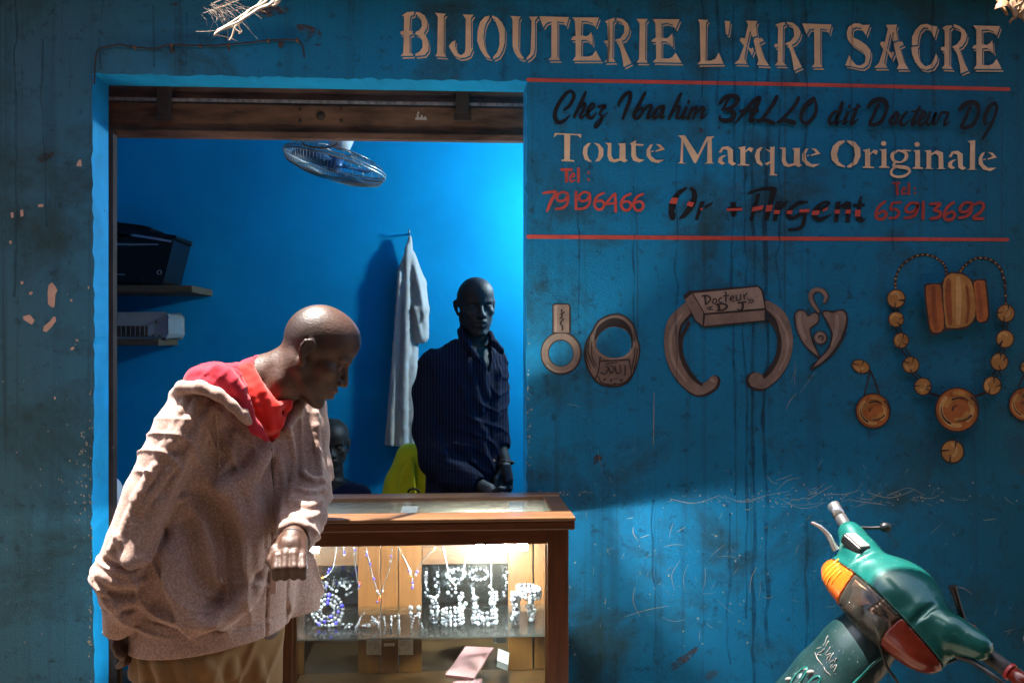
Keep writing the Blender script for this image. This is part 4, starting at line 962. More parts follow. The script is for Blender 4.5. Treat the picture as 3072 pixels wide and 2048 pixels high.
for x0, x1 in ((912.5, 1073.5), (1265.5, 1524.5)):
    b = MB(); b.box((door_x(x0), YDR + 0.001, P(1300, 1692, YDR).z), (door_x(x1), YDR + 0.021, zd1)); b.build("door_rail", M_PINEH, ct, bevel=0.002)
    b = MB(); b.box((door_x(x0) - 0.002, YDR + 0.010, ZF + 0.002), (door_x(x1) + 0.002, YDR + 0.014, P(1300, 1690, YDR).z)); b.build("mirror_panel", M_MIRROR, ct)
for px in (1122, 1217):
    c = P(px, 1939, YDR); b = MB(); b.box((c.x - 0.0235, YDR - 0.006, c.z - 0.0235), (c.x + 0.0235, YDR - 0.0008, c.z + 0.0235))
    for sx in (-1, 1):
        for sz in (-1, 1): b.ball((c.x + sx * .018, YDR - .0065, c.z + sz * .018), .003, 8, 5)
    b.lathe([(.009, 0), (.008, .004), (.003, .005)], (c.x, YDR - 0.006, c.z), (0, -1, 0), 12)
    b.build("lock_plate", M_STEEL, ct, bevel=0.001)
b = MB(); c = P(1168, 1932, YDR); b.box((c.x - .017, YDR - .004, c.z - .004), (c.x + .017, YDR + .003, c.z + .004)); b.build("latch_bar", M_STEEL, ct)
M_LAMP = emis("lit_counter_tube", (0.86, 0.94, 1.0), 45)
lz = P(1520, 1641, YC + 0.06).z
lx0, lx1 = P(1462, 1640, YC + 0.06).x, P(1582, 1640, YC + 0.06).x
b = MB(); b.tube([(lx0, YC + 0.062, lz), (lx1, YC + 0.062, lz)], 0.009, 10); b.build("lamp_tube", M_LAMP, ct, smooth=False)
M_GLOW_BULB = emis("wall_glow_bulb", (0.86, 0.94, 1.0), 1000)  # extra bulbs beside the tube, added to strengthen the glow on the wall
for bx in (1440, 1512):
    b = MB(); b.ball((P(bx, 1640, YC + .065).x, YC + .066, lz - .002), .0135, 8, 6); b.build("extra_bulb", M_GLOW_BULB, ct, smooth=True)
b = MB(); b.box((lx0 - 0.012, YC + 0.055, lz + 0.010), (lx1 + 0.012, YC + 0.069, lz + 0.020)); b.build("lamp_holder", M_WHITEPL, ct, bevel=0.002)
M_LAMP2 = emis("lit_small_tube", (0.86, 0.94, 1.0), 110)
lx2, lx3 = P(838, 1640, YC + 0.06).x, P(955, 1640, YC + 0.06).x
b = MB(); b.tube([(lx2, YC + 0.062, lz), (lx3, YC + 0.062, lz)], 0.008, 10); b.build("lamp_tube", M_LAMP2, ct, smooth=False)
b = MB(); b.box((lx2 - 0.012, YC + 0.055, lz + 0.009), (lx3 + 0.012, YC + 0.069, lz + 0.020)); b.build("lamp_holder", M_WHITEPL, ct, bevel=0.002)
M_PAPER = mat("white_paper", (0.32, 0.32, 0.30), 0.8, var=0.06)
for x0, x1 in ((1206, 1252),):
    a = P(x0, 1522, 3.0); q = P(x1, 1522, 3.0)
    b = MB(); b.add([(a.x, 2.915, ZTOP - 0.0062), (q.x, 2.915, ZTOP - 0.0062), (q.x + .003, 3.03, ZTOP - 0.0062), (a.x, 3.03, ZTOP - 0.0062)], [(0, 1, 2, 3)]); b.build("paper_slip", mat("faded_paper", (0.55, 0.58, 0.5), 0.8), ct)

# ------------------------------------------------------------ goods inside the counter
M_SILV = mat("bright_silver", (0.22, 0.235, 0.235), 0.22, 0.55, var=0.25, scale=70)
M_CRYS = mat("white_crystal_bead", (0.19, 0.205, 0.21), 0.08, 0.0, var=0.75, scale=60, spec=0.9, coat=0.6)
M_BLUEB = mat("blue_glass_bead", (0.06, 0.05, 0.45), 0.15, coat=0.5)
M_REDB = mat("red_glass_bead", (0.60, 0.05, 0.03), 0.15, coat=0.5)
M_ORGB = mat("orange_glass_bead", (0.80, 0.25, 0.03), 0.15, coat=0.5)
M_DGLS = mat("clear_dark_crystal", (0.05, 0.055, 0.06), 0.05, spec=.9, coat=1.0, var=.5, scale=80)
BM = [M_CRYS, M_BLUEB, M_REDB, M_ORGB, M_SILV, M_DGLS]
rg = np.random.default_rng(21)
def goods(name, Y, label, cat, px, group=None, z=None):
    return thing(name, (P(px, 1900, Y).x, Y, ZS if z is None else z), label, cat, group)
def beaded_ring(mb, c, ax, Rr, r, n, mats=(0,)):
    ax = Vector(ax).normalized(); u, w = frame_of(ax); c = Vector(c)
    for i in range(n):
        t = 2 * math.pi * i / n; mb.mi = mats[i % len(mats)]
        if mb.mi == 0 and rg.uniform() < .38: mb.mi = 5
        mb.ball(c + (u * math.cos(t) + w * math.sin(t)) * Rr, r * rg.uniform(.85, 1.15), 6, 4)
def bracelet_stack(px, Y, rings, Rr, r, label, lean=0.0):
    t = goods("bead_bracelet", Y, label, "bracelet", px); x = P(px, 1900, Y).x
    for i in range(rings):
        b = MB(); beaded_ring(b, (x + lean * i, Y, ZS + r + i * 2 * r * .95), (lean * 3, 0, 1), Rr, r, int(6.28 * Rr / r / 2.1)); b.build("bead_row", BM, t, smooth=True)
    return t
bracelet_stack(1358, 2.95, 4, 0.030, 0.006, "low stack of crystal bracelets behind the pale chain pendant, middle of the glass shelf")
bracelet_stack(1455, 2.95, 2, 0.034, 0.007, "flat crystal bracelet lying low beside the two bead columns on the glass shelf")
def pillar(px, Y, h, r, label, jit=0.004, name="bead_pillar", cat="bead strand"):
    t = goods(name, Y, label, cat, px); x = P(px, 1900, Y).x; b = MB(); z = ZS
    while z < ZS + h:
        rr_ = r * rg.uniform(.75, 1.2); 
        for q in range(3): b.mi = (0, 0, 5, 5, 4)[rg.integers(5)]; b.ball((x + rg.normal(0, jit) + .6 * r * math.cos(q * 2.1), Y + .6 * r * math.sin(q * 2.1), z + rr_ * .7), rr_ * .7, 7, 5)
        z += rr_ * 1.15
    b.build("bead_column", BM, t, smooth=True); return t
pillar(1303, 2.96, 0.072, .0095, "short upright crystal bead strand right of the triangular necklace")
pillar(1383, 2.99, 0.080, .0085, "crystal bead strand standing inside the low bracelet stack")
pillar(1426, 2.94, 0.075, .0105, "thick crystal bead strand left of the flat bracelet")
pillar(1480, 2.98, 0.078, .010, "crystal bead strand right of the flat bracelet under the lamp")
pillar(1545, 2.93, 0.082, .0115, "thick crystal bead strand at the far right of the shelf, left of the raised bracelet")
pillar(1592, 2.96, 0.068, .0105, "crystal bead strand carrying the raised bracelet at the counter's right end")
t = goods("bead_bracelet", 2.955, "chunky crystal bracelet raised on bead strands at the counter's right end", "bracelet", 1588); x = P(1586, 1900, 2.955).x
for i in range(3):
    b = MB(); beaded_ring(b, (x, 2.955, ZS + .082 + .009 * i), (.12, -.1, 1), 0.033, 0.0068, 15); b.build("bead_row", BM, t, smooth=True)
t = goods("necklace_coil", 2.95, "large coiled white bead necklace near the standing customer's jacket", "necklace", 985); x = P(982, 1900, 2.95).x
for Rr, n in ((.044, 26), (.032, 19), (.020, 12)):
    b = MB(); beaded_ring(b, (x, 2.95, ZS + .047), (0.1, -1, .25), Rr, 0.0062, n, (0, 0, 0, 0, 1)); b.build("bead_row", BM, t, smooth=True)
def frame_neck(px, Y, pts, r, label, name="chain_necklace", cat="necklace"):
    t = goods(name, Y, label, cat, px); b = MB(); b.mi = 0
    A = [P(a, q, Y) for a, q in pts]
    L = [np.array(p) for p in A]
    for p, q in zip(L[:-1], L[1:]):
        n = max(2, int(np.linalg.norm(q - p) / (r * 1.7)))
        for i in range(n): b.mi = 0 if rg.uniform() < .75 else 5; b.ball(Vector(p + (q - p) * i / n), r * rg.uniform(.8, 1.1), 6, 4)
    b.build("bead_string", BM, t, smooth=True); return t
frame_neck(1187, 2.93, [(1174, 1848), (1172, 1898), (1198, 1898), (1196, 1846), (1174, 1848)], .0042, "white bead necklace looped into a small upright rectangle")
frame_neck(1250, 2.93, [(1244, 1846), (1230, 1895), (1238, 1902), (1262, 1902), (1272, 1892), (1256, 1846), (1244, 1846)], .0042, "white bead necklace shaped like a tall triangle")
frame_neck(1143, 2.95, [(1138, 1850), (1134, 1885), (1146, 1893), (1156, 1880), (1152, 1850), (1138, 1850)], .003, "thin oval white hoop beside the rectangular necklace", "bead_hoop", "earring")
frame_neck(1070, 2.95, [(1092, 1838), (1056, 1898), (1066, 1904), (1084, 1842)], .0032, "slanting pair of white bead strings beside the necklace coil")
for px, lab in ((1232, "left"), (1256, "right")):
    t = goods("ball_earring", 2.94, f"white ball earring, {lab} one of the pair above the triangular necklace", "earring", px); c = P(px, 1822, 2.94)
    b = MB(); b.ball(c, .0078, 10, 7); b.ball(c + Vector((0, 0, -.017)), .0065, 8, 6); b.ball(c + Vector((.001, 0, -.028)), .005, 8, 6); b.tube([c, (c.x, c.y, c.z - .035), (c.x + .002, c.y + .002, ZS)], .001, 5); b.build("drop", BM, t, smooth=True)
for px, py, lab in ((1098, 1893, "small heap of crystal studs left of the thin oval hoop"), (1122, 1860, "single star-shaped crystal stud left of the thin oval hoop"), (1040, 1902, "flat strip of crystal studs by the slanting bead strings")):
    t = goods("crystal_stud", 2.92, lab, "studs", px); b = MB(); q0 = P(px, py, 2.92)
    for i in range(9): b.ball((q0.x + rg.normal(0, .007), 2.92 + rg.normal(0, .005), max(ZS + .004, q0.z + rg.normal(0, .006) if py < 1880 else ZS + rg.uniform(.003, .016))), .0036, 6, 4)
    b.build("stud_cluster", BM, t, smooth=True)
def hung(pts, Y, beads, label, r=.0016, group=None):
    """necklace hung from the apron: polyline of pixels, coloured beads over the last stretch near the lowest point"""
    t = thing("hanging_necklace", tuple(P(pts[0][0], pts[0][1], Y)), label, "necklace", group)
    C = [P(v[0], v[1], Y) for v in crom(pts, 8)]
    b = MB(); b.tube(C, r, 6); b.build("chain", M_SILV, t, smooth=True)
    b = MB()
    for px, py, m_, rr_ in beads:
        b.mi = m_; b.ball(P(px, py, Y - .002), rr_, 8, 6)
    b.build("beads", BM, t, smooth=True)
def bd(pts, mats, r=.0035): return [(x, y, mats[i % len(mats)], r) for i, (x, y) in enumerate(pts)]
hung([(1194, 1640), (1216, 1680), (1232, 1712), (1238, 1735), (1246, 1712), (1270, 1680), (1306, 1640)], 2.92, bd([(1226, 1710), (1230, 1720), (1234, 1728), (1237, 1738), (1238, 1746), (1238, 1754), (1237, 1762), (1252, 1714), (1247, 1722), (1300, 1648)], (1, 0, 3, 0, 1, 0, 1)), "silver necklace with blue and white beads hanging from the apron's middle")
hung([(1328, 1640), (1340, 1690), (1348, 1735), (1366, 1752), (1384, 1735), (1394, 1690), (1404, 1640)], 2.90, bd([(1350, 1738), (1358, 1748), (1366, 1754), (1374, 1748), (1384, 1736), (1366, 1764), (1366, 1776)], (0, 4), .0048), "wide silver chain necklace with crystal drop, left of the lamp", .0024)
hung([(1098, 1640), (1108, 1690), (1122, 1740), (1138, 1785), (1156, 1740), (1172, 1690), (1176, 1640)], 2.93, bd([(1098, 1655), (1100, 1664), (1108, 1680), (1111, 1690), (1132, 1772), (1137, 1780), (1140, 1788), (1138, 1796), (1132, 1804), (1148, 1772), (1174, 1668), (1171, 1682), (1122, 1735)], (0, 1, 0, 1, 0, 0, 3, 2, 1)), "necklace with orange-red pendant beads hanging before the door stile")
hung([(905, 1690), (930, 1710), (950, 1728), (965, 1733), (985, 1722), (1000, 1700), (1010, 1640)], 2.90, bd([(928, 1706), (936, 1714), (944, 1722), (952, 1728), (960, 1732), (968, 1732), (978, 1728), (984, 1716), (988, 1706), (977, 1745), (979, 1757)], (1, 0, 1, 0, 2, 3, 0, 1)), "blue and red bead necklace hanging nearest the leaning customer")
hung([(1030, 1640), (1032, 1650), (1034, 1662)], 2.91, bd([(1032, 1648), (1033, 1656), (1034, 1664)], (0, 1)), "short blue and white bead drop hanging from the apron")
hung([(1062, 1640), (1066, 1700), (1076, 1752), (1082, 1745)], 2.96, bd([(1065, 1648), (1066, 1658), (1080, 1748), (1078, 1756), (1076, 1764)], (1, 0, 2)), "thin necklace with dark red bead tips left of the door stile")
hung([(1474, 1645), (1474, 1720), (1474, 1800), (1474, 1822)], 2.92, bd([(1470, 1758), (1476, 1768), (1470, 1778), (1476, 1788), (1472, 1798)], (0, 4), .0055), "straight silver chain hanging directly below the lit lamp", .0016)
def mback(px, Y, h, kind, label):
    t = thing("bead_bracelet", (P(px, 1750, Y).x, Y, P(px, 1800, Y).z), label, "bracelet", "crystal bracelets pinned on the door mirror")
    c = P(px, 1722, Y); b = MB()
    if kind: beaded_ring(b, c, (0, -.35, 1), .030, .0062, 14)
    q = P(px + (0 if kind == 0 else (-16 if kind == 1 else 14)), 1716, Y)
    for i in range(8): b.mi = 0 if rg.uniform() < .55 else 5; b.ball((q.x + rg.normal(0, .004), Y, q.z - i * .0105), .0062 * rg.uniform(.8, 1.2), 6, 4)
    b.build("bead_row", BM, t, smooth=True)
mback(1278, 3.155, 0, 0, "crystal strand pinned on the door mirror nearest the mullion")
mback(1312, 3.150, 0, 0, "second crystal strand pinned on the door mirror from the mullion")
mback(1368, 3.145, 0, 1, "crystal bracelet with tail pinned on the mirror behind the silver chain")
mback(1436, 3.145, 0, 1, "crystal bracelet with tail pinned on the mirror, left below the lamp")
mback(1515, 3.150, 0, 0, "crystal strand pinned at the mirror's right edge beside the pine stile")
for px, lab in ((935, "crystal earrings card on the left mirror nearest the customer"), (985, "crystal earrings cluster on the left mirror's middle"), (1040, "crystal earrings cluster on the left mirror beside the stile")):
    t = thing("crystal_cluster", (P(px, 1770, 3.15).x, 3.15, P(px, 1775, 3.15).z), lab, "studs"); b = MB()
    for i in range(16):
        b.mi = 0 if rg.uniform() < .5 else 5; q = P(px + rg.normal(0, 14), 1762 + rg.normal(0, 12), 3.155); b.ball(q, .0052 * rg.uniform(.6, 1.2), 6, 4)
    b.build("stud_cluster", BM, t, smooth=True)
# lower compartment: pink folder, white box
M_PINK = mat("pink_card", (0.26, 0.125, 0.12), 0.7, var=0.06)
def sheet(name, pts, Y, th, m_, label, cat):
    pl = [P(x, y, yy) for (x, y), yy in zip(pts, Y)]
    b = MB(); n = (pl[1] - pl[0]).cross(pl[2] - pl[0]).normalized(); 
    b.prism(pl, n * th); o = b.build(name, m_, None, origin=tuple(sum(pl, Vector()) / 4), bevel=0.001); tag(o, label, cat); return o
sheet("pink_folder", [(1336, 2030), (1420, 2040), (1480, 1950), (1396, 1946)], [2.95, 2.95, 3.10, 3.10], .010, M_PINK, "pink card folder leaning in the counter's lower compartment", "folder")
sheet("pink_booklet", [(1350, 2062), (1440, 2066), (1446, 2042), (1370, 2044)], [2.92, 2.92, 2.96, 2.96], .008, M_PINK, "pale pink booklet under the leaning pink folder", "booklet")
sheet("white_box", [(1490, 1998), (1522, 2010), (1526, 1975), (1494, 1962)], [3.05, 3.03, 3.10, 3.12], .02, M_PAPER, "small white paper box right of the pink folder", "box")
# ============================================================ PEOPLE
def skin_mat(name, c, rough=0.42):
    m, nt, b = newmat(name)
    tc = nd(nt, "ShaderNodeTexCoord").outputs["Object"]
    f = noise(nt, tc, 30, 5, 0.6)
    base = ramp(nt, f, [(0.3, tuple(v * .72 for v in c)), (0.7, tuple(v * 1.2 for v in c))])
    for an, col in (("lip", tuple((c[0] * 1.15, c[1] * .8, c[2] * .85))), ("hair", (0.012, 0.010, 0.010)), ("eye", tuple(v * 2.2 for v in c)), ("iris", (0.012, 0.008, 0.006)), ("nail", (0.30, 0.17, 0.12))):
        a = nd(nt, "ShaderNodeAttribute", attribute_name=an)
        base = mixc(nt, a.outputs["Fac"], base, col)
    nt.links.new(base, b.inputs["Base Color"])
    b.inputs["Roughness"].default_value = rough; b.inputs["Specular IOR Level"].default_value = 0.5
    b.inputs["Subsurface Weight"].default_value = 0.06; b.inputs["Subsurface Radius"].default_value = (0.012, 0.005, 0.003); b.inputs["Subsurface Scale"].default_value = 0.3
    h = nd(nt, "ShaderNodeMath", operation='ADD'); nt.links.new(noise(nt, tc, 160, 4, 0.6), h.inputs[0]); nt.links.new(noise(nt, tc, 45, 4, 0.6), h.inputs[1])
    bump(nt, b, h.outputs[0], 0.38, 0.0028)
    return m
def cloth_mat(name, c, c2=None, rough=0.9, weave=420, var=0.12, bmp=0.25, fleck=None, stripes=None, wr=0.25, wscale=14, dots=None):
    m, nt, b = newmat(name)
    tc = nd(nt, "ShaderNodeTexCoord").outputs["Object"]
    f = noise(nt, tc, 7, 5, 0.6)
    col = ramp(nt, f, [(0.3, tuple(v * (1 - var) for v in c)), (0.7, tuple(v * (1 + var * .5) for v in c))])
    if fleck:
        col = mixc(nt, ramp(nt, noise(nt, tc, 620, 2, 0.6), [(0.42, (0, 0, 0)), (0.6, (1, 1, 1))]), col, fleck)
    if dots:
        vo = nd(nt, "ShaderNodeTexVoronoi"); vo.inputs["Scale"].default_value = dots[0]; nt.links.new(tc, vo.inputs["Vector"])
        col = mixc(nt, 1.0, col, ramp(nt, vo.outputs["Distance"], [(.25, (1, 1, 1)), (.55, (dots[1],) * 3)]), "MULTIPLY")
    if stripes:
        per, cs, ang = stripes
        w = nd(nt, "ShaderNodeTexWave"); w.wave_type = 'BANDS'; w.bands_direction = 'X'; w.inputs["Scale"].default_value = per; w.inputs["Distortion"].default_value = 0.6; w.inputs["Detail Scale"].default_value = 0.6
        mp = nd(nt, "ShaderNodeMapping"); mp.inputs["Rotation"].default_value = (0, ang, 0); nt.links.new(tc, mp.inputs[0]); nt.links.new(mp.outputs[0], w.inputs["Vector"])
        col = mixc(nt, ramp(nt, w.outputs["Fac"], [(0.72, (0, 0, 0)), (0.9, (1, 1, 1))]), col, cs)
    nt.links.new(col, b.inputs["Base Color"]); b.inputs["Roughness"].default_value = rough; b.inputs["Specular IOR Level"].default_value = 0.2
    b.inputs["Sheen Weight"].default_value = 0.15; b.inputs["Sheen Roughness"].default_value = 0.5
    h = nd(nt, "ShaderNodeMath", operation='MULTIPLY_ADD')
    nt.links.new(noise(nt, tc, wscale, 4, 0.55, None, 0.8), h.inputs[0]); h.inputs[1].default_value = wr * 10
    wv = nd(nt, "ShaderNodeMath", operation="MULTIPLY"); wv.inputs[1].default_value = 0.35; nt.links.new(noise(nt, tc, weave, 2, 0.5), wv.inputs[0]); nt.links.new(wv.outputs[0], h.inputs[2])
    bump(nt, b, h.outputs[0], bmp, 0.004)
    return m
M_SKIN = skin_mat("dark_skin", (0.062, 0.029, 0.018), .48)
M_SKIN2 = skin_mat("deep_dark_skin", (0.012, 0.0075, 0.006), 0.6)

class Head:
    """head sculpted in its own frame: F forward, L to the person's left, U up; scale about 1"""
    def __init__(s, c, F_, U_, sc=1.0):
        F_ = Vector(F_).normalized(); U_ = Vector(U_); U_ = (U_ - F_ * U_.dot(F_)).normalized(); L_ = U_.cross(F_).normalized()
        s.c = Vector(c); s.F, s.L, s.U, s.sc = F_, L_, U_, sc; s.M = np.array([F_, L_, U_])
    def p(s, f, l, u): return s.c + (s.F * f + s.L * l + s.U * u) * s.sc
    def loc(s, V): return (np.asarray(V) - np.array(s.c)) @ s.M.T / s.sc
    def sculpt(s, d, ears=True, beard=False):
        q = s.sc; M = s.M
        d.ell(s.p(.009, 0, .042), np.array((.084, .074, .080)) * q, M, .02)
        d.ell(s.p(-.014, 0, .030), np.array((.060, .064, .064)) * q, M, .02)
        d.ell(s.p(.040, 0, .056), np.array((.064, .060, .058)) * q, M, .02)
        d.ell(s.p(.044, 0, -.030), np.array((.052, .054, .072)) * q, M, .02)
        d.ell(s.p(.000, 0, -.022), np.array((.060, .058, .050)) * q, M, .02)
        for e in (-1, 1):
            d.cone(s.p(.004, e * .052, -.045), s.p(.066, e * .018, -.097), .017 * q, .015 * q, .018)
            d.ell(s.p(.058, e * .042, -.014), np.array((.026, .020, .020)) * q, M, .014)
            d.cone(s.p(.094, e * .010, .024), s.p(.078, e * .044, .023), .0085 * q, .008 * q, .012)
        d.ell(s.p(.080, 0, -.100), np.array((.018, .022, .016)) * q, M, .014)
        d.ell(s.p(.080, 0, -.058), np.array((.024, .032, .028)) * q, M, .014)
        for e in (-1, 1):      # eye sockets and eyeballs
            d.ell(s.p(.094, e * .031, .004), np.array((.016, .018, .011)) * q, M, .010, 's')
            d.ell(s.p(.0775, e * .031, .003), np.array((.0125, .0135, .0120)) * q, M, .003)
            d.cone(s.p(.0885, e * .020, .008), s.p(.083, e * .044, .007), .0035 * q, .003 * q, .003)
            d.cone(s.p(.0880, e * .020, -.005), s.p(.083, e * .043, -.003), .0028 * q, .0025 * q, .003)
        d.cone(s.p(.092, 0, .014), s.p(.112, 0, -.028), .0075 * q, .0115 * q, .010)
        for e in (-1, 1): d.ell(s.p(.100, e * .0135, -.032), np.array((.0115, .0095, .0085)) * q, M, .007)
        for e in (-1, 1): d.ell(s.p(.104, e * .0075, -.0405), np.array((.005, .004, .004)) * q, M, .003, 's')
        d.chain([(s.p(.088, -.024, -.060), .004 * q), (s.p(.102, -.008, -.0535), .0068 * q), (s.p(.103, 0, -.0545), .0062 * q), (s.p(.102, .008, -.0535), .0068 * q), (s.p(.088, .024, -.060), .004 * q)], .006)
        d.chain([(s.p(.088, -.022, -.063), .004 * q), (s.p(.100, 0, -.0700), .0082 * q), (s.p(.088, .022, -.063), .004 * q)], .006)
        d.chain([(s.p(.094, -.026, -.0615), .0016 * q), (s.p(.109, 0, -.0625), .0018 * q), (s.p(.094, .026, -.0615), .0016 * q)], .003, 's')
        for e in (-1, 1): d.cone(s.p(.100, e * .020, -.030), s.p(.088, e * .034, -.060), .0025 * q, .0015 * q, .008, 's')
        if ears:
            for e in (-1, 1):
                EK = .86; pts = [(-.002, .074, -.026, .0065), (-.012, .080, -.008, .0048), (-.021, .087, .010, .0042), (-.019, .088, .026, .0042), (-.006, .085, .034, .0042), (.006, .079, .026, .0042), (.008, .075, .012, .0045)]
                d.ell(s.p(-.007, e * .078, .006), np.array((.015, .0045, .026)) * q, np.array([(s.F + s.L * e * -.35).normalized(), (s.L * e + s.F * .35).normalized(), s.U]), .005)
                d.chain([(s.p(a * EK, e * (b_ * .93 + .003), u * EK), r * q * .92) for a, b_, u, r in pts], .005)
                d.ell(s.p(-.003, e * .086, .008), np.array((.007, .005, .011)) * q, M, .003, 's')
                d.ell(s.p(.001, e * .074, -.026), np.array((.007, .005, .008)) * q, M, .004)
    def attrs(s, V, hairline=None, stubble=0.0, crop=0.0):
        x = s.loc(V); f, l, u = x[:, 0], x[:, 1], x[:, 2]
        sm = lambda d, w: np.clip(0.5 - d / w, 0, 1)
        lip = sm(np.maximum(np.abs(u + .062) - .0125 + np.abs(l) * .25, .090 - f), .004)
        eye = np.zeros(len(V)); iris = np.zeros(len(V))
        for e in (-1, 1):
            dd = np.sqrt((f - .0775) ** 2 + (l - e * .031) ** 2 + (u - .003) ** 2)
            eye = np.maximum(eye, sm(np.abs(dd - .0128) - .0022, .002) * (np.abs(u - .002) < .0062) * (f > .078) * (np.abs(l - e * .031) < .0115))
            iris = np.maximum(iris, sm(np.sqrt((l - e * .030) ** 2 + (u - .003) ** 2) - .0056, .002) * (f > .084) * (dd < .016))
        near = (np.abs(l) < .12) & (np.abs(u) < .2) & (np.abs(f) < .2)
        hair = np.zeros(len(V))
        for e in (-1, 1): hair = np.maximum(hair, .8 * sm(np.maximum(np.abs(u - .028 - .006 * np.cos((l - e * .032) / .02)) - .003, np.abs(l - e * .032) - .018), .004) * (f > .07))
        if hairline is not None: hair = np.maximum(hair, hairline * np.clip((u - .045 - .45 * np.maximum(f, 0) + .25 * np.maximum(-f, 0) * 2) / .012, 0, 1))
        if stubble: hair = np.maximum(hair, stubble * np.clip((-.050 - u + .2 * np.abs(l)) / .02, 0, 1) * (f > .02) * (1 - lip))
        if crop: hair = np.maximum(hair, crop * np.clip((.068 - np.maximum(u, 0) * .75 - f * .9) / .03, 0, 1) * np.clip((u + .012 + np.maximum(f, -.03) * -.2) / .02, 0, 1) * np.clip((np.abs(l) + np.maximum(-f, 0) - .045) / .02, 0, 1))
        z = near.astype(float)
        return {"lip": lip * z, "eye": eye * z, "iris": iris * z, "hair": hair * z}

def hit(d, px, py, Y0, Y1, step=0.002):
    """first surface of the sculpture along the sight line of a pixel"""
    for Y in np.arange(Y0, Y1, step):
        p = P(px, py, Y); i = np.round((np.array(p) - d.lo) / d.res).astype(int)
        if (i >= 0).all() and (i < d.n).all() and d.f[tuple(i)] < 0: return p
    return None
def fold(d, pts, r, sink=0.45, k=0.012, op='u', Y0=2.2, Y1=3.0):
    """raised fold (u) or crease (s) laid on the surface along pixel points; sink = how deep the bead sits"""
    q = []
    pp = crom([(a[0], a[1], (a[2] if len(a) > 2 else 1.0)) for a in pts], 4)
    for a in pp:
        h = hit(d, a[0], a[1], Y0, Y1)
        if h is not None: q.append((h + Vector((0, 1, 0)) * r * sink * (1 if op == 'u' else -0.2), r * max(a[2], .15)))
    if len(q) > 1: d.chain(q, k, op)
def seam_cut(d, A, B, Cc, Ymid, k=0.006):
    """carve a V-shaped neck opening seen between pixel lines A-B and B-C, down to depth Ymid"""
    E = np.array((0, 0, EYE))
    def pl(p, q, inside):
        a = np.array(P(*p, 3.0)) - E; b = np.array(P(*q, 3.0)) - E; n = np.cross(a, b); n /= np.linalg.norm(n)
        if n @ (np.array(P(*inside, 3.0)) - E) > 0: n = -n
        return n
    ins = ((A[0] + Cc[0]) / 2, (A[1] + Cc[1]) / 2)
    n1 = pl(A, B, ins); n2 = pl(B, Cc, ins)
    sl = tuple(slice(0, n) for n in d.n)
    X = d.ax[0][:, None, None]; Yy = d.ax[1][None, :, None]; Z = d.ax[2][None, None, :] - EYE
    dd = np.maximum(np.maximum(X * n1[0] + Yy * n1[1] + Z * n1[2], X * n2[0] + Yy * n2[1] + Z * n2[2]), Yy - Ymid + 0 * X)
    d._comb(sl, dd, k, 's')
def ch(pts, Ylast=None): return [(P(a, b, Y), r) for a, b, Y, r in pts]

# ------------------------------------------------------------ 1. the leaning customer
man = thing("person", (P(610, 2048, 2.64).x, 2.64, 0), "bald man leaning right over the counter in a beige hooded jacket and red T-shirt", "person")
hc = P(928, 1052, 2.62)
HF = Vector((math.cos(R(30)) * math.cos(R(5)), math.cos(R(30)) * math.sin(R(5)), -math.sin(R(30))))
H1 = Head(hc, HF, (math.sin(R(30)), 0, math.cos(R(30))), 1.06)
lat = Vector((.756, .655, 0)); fwd = Vector((.655, -.756, 0)); MT = np.array([lat, fwd, (0, 0, 1)])
d = SDF((-.95, 2.15, -0.01), (-.12, 2.98, 1.69), .0036)
H1.sculpt(d)
d.chain(ch([(905, 1085, 2.62, .054), (850, 1112, 2.62, .055), (790, 1140, 2.63, .062), (745, 1190, 2.64, .085)]), .02)
d.chain(ch([(905, 1145, 2.60, .030), (850, 1165, 2.60, .034), (800, 1200, 2.60, .040)]), .025)
# neck muscle and collar bones
d.chain(ch([(884, 1085, 2.572, .016), (842, 1145, 2.572, .016), (812, 1198, 2.575, .014)]), .03)
d.rings([(P(622, 1900, 2.65), .165, .115), (P(650, 1700, 2.65), .155, .105), (P(690, 1450, 2.65), .165, .105), (P(722, 1300, 2.65), .18, .105), (P(742, 1200, 2.65), .13, .075)], MT, .03)
for pts in ([(600, 1225, 2.535, .050), (500, 1395, 2.490, .040), (400, 1630, 2.480, .034), (364, 1780, 2.485, .030), (358, 1895, 2.53, .027)], [(900, 1230, 2.75, .055), (928, 1400, 2.72, .045), (920, 1500, 2.66, .040), (893, 1585, 2.52, .033), (880, 1618, 2.45, .026)]): d.chain(ch(pts), .03)
d.chain([(P(560, 1900, 2.60), .105), (P(545, 2250, 2.62), .075), ((-.80, 2.66, .10), .05)], .03); d.chain([(P(720, 1900, 2.70), .105), (P(720, 2250, 2.70), .075), ((-.62, 2.74, .10), .05)], .03)
for x, y in ((-.80, 2.66), (-.62, 2.74)): d.cone((x - .02, y, .035), (x + .13, y - .10, .03), .038, .034, .02)
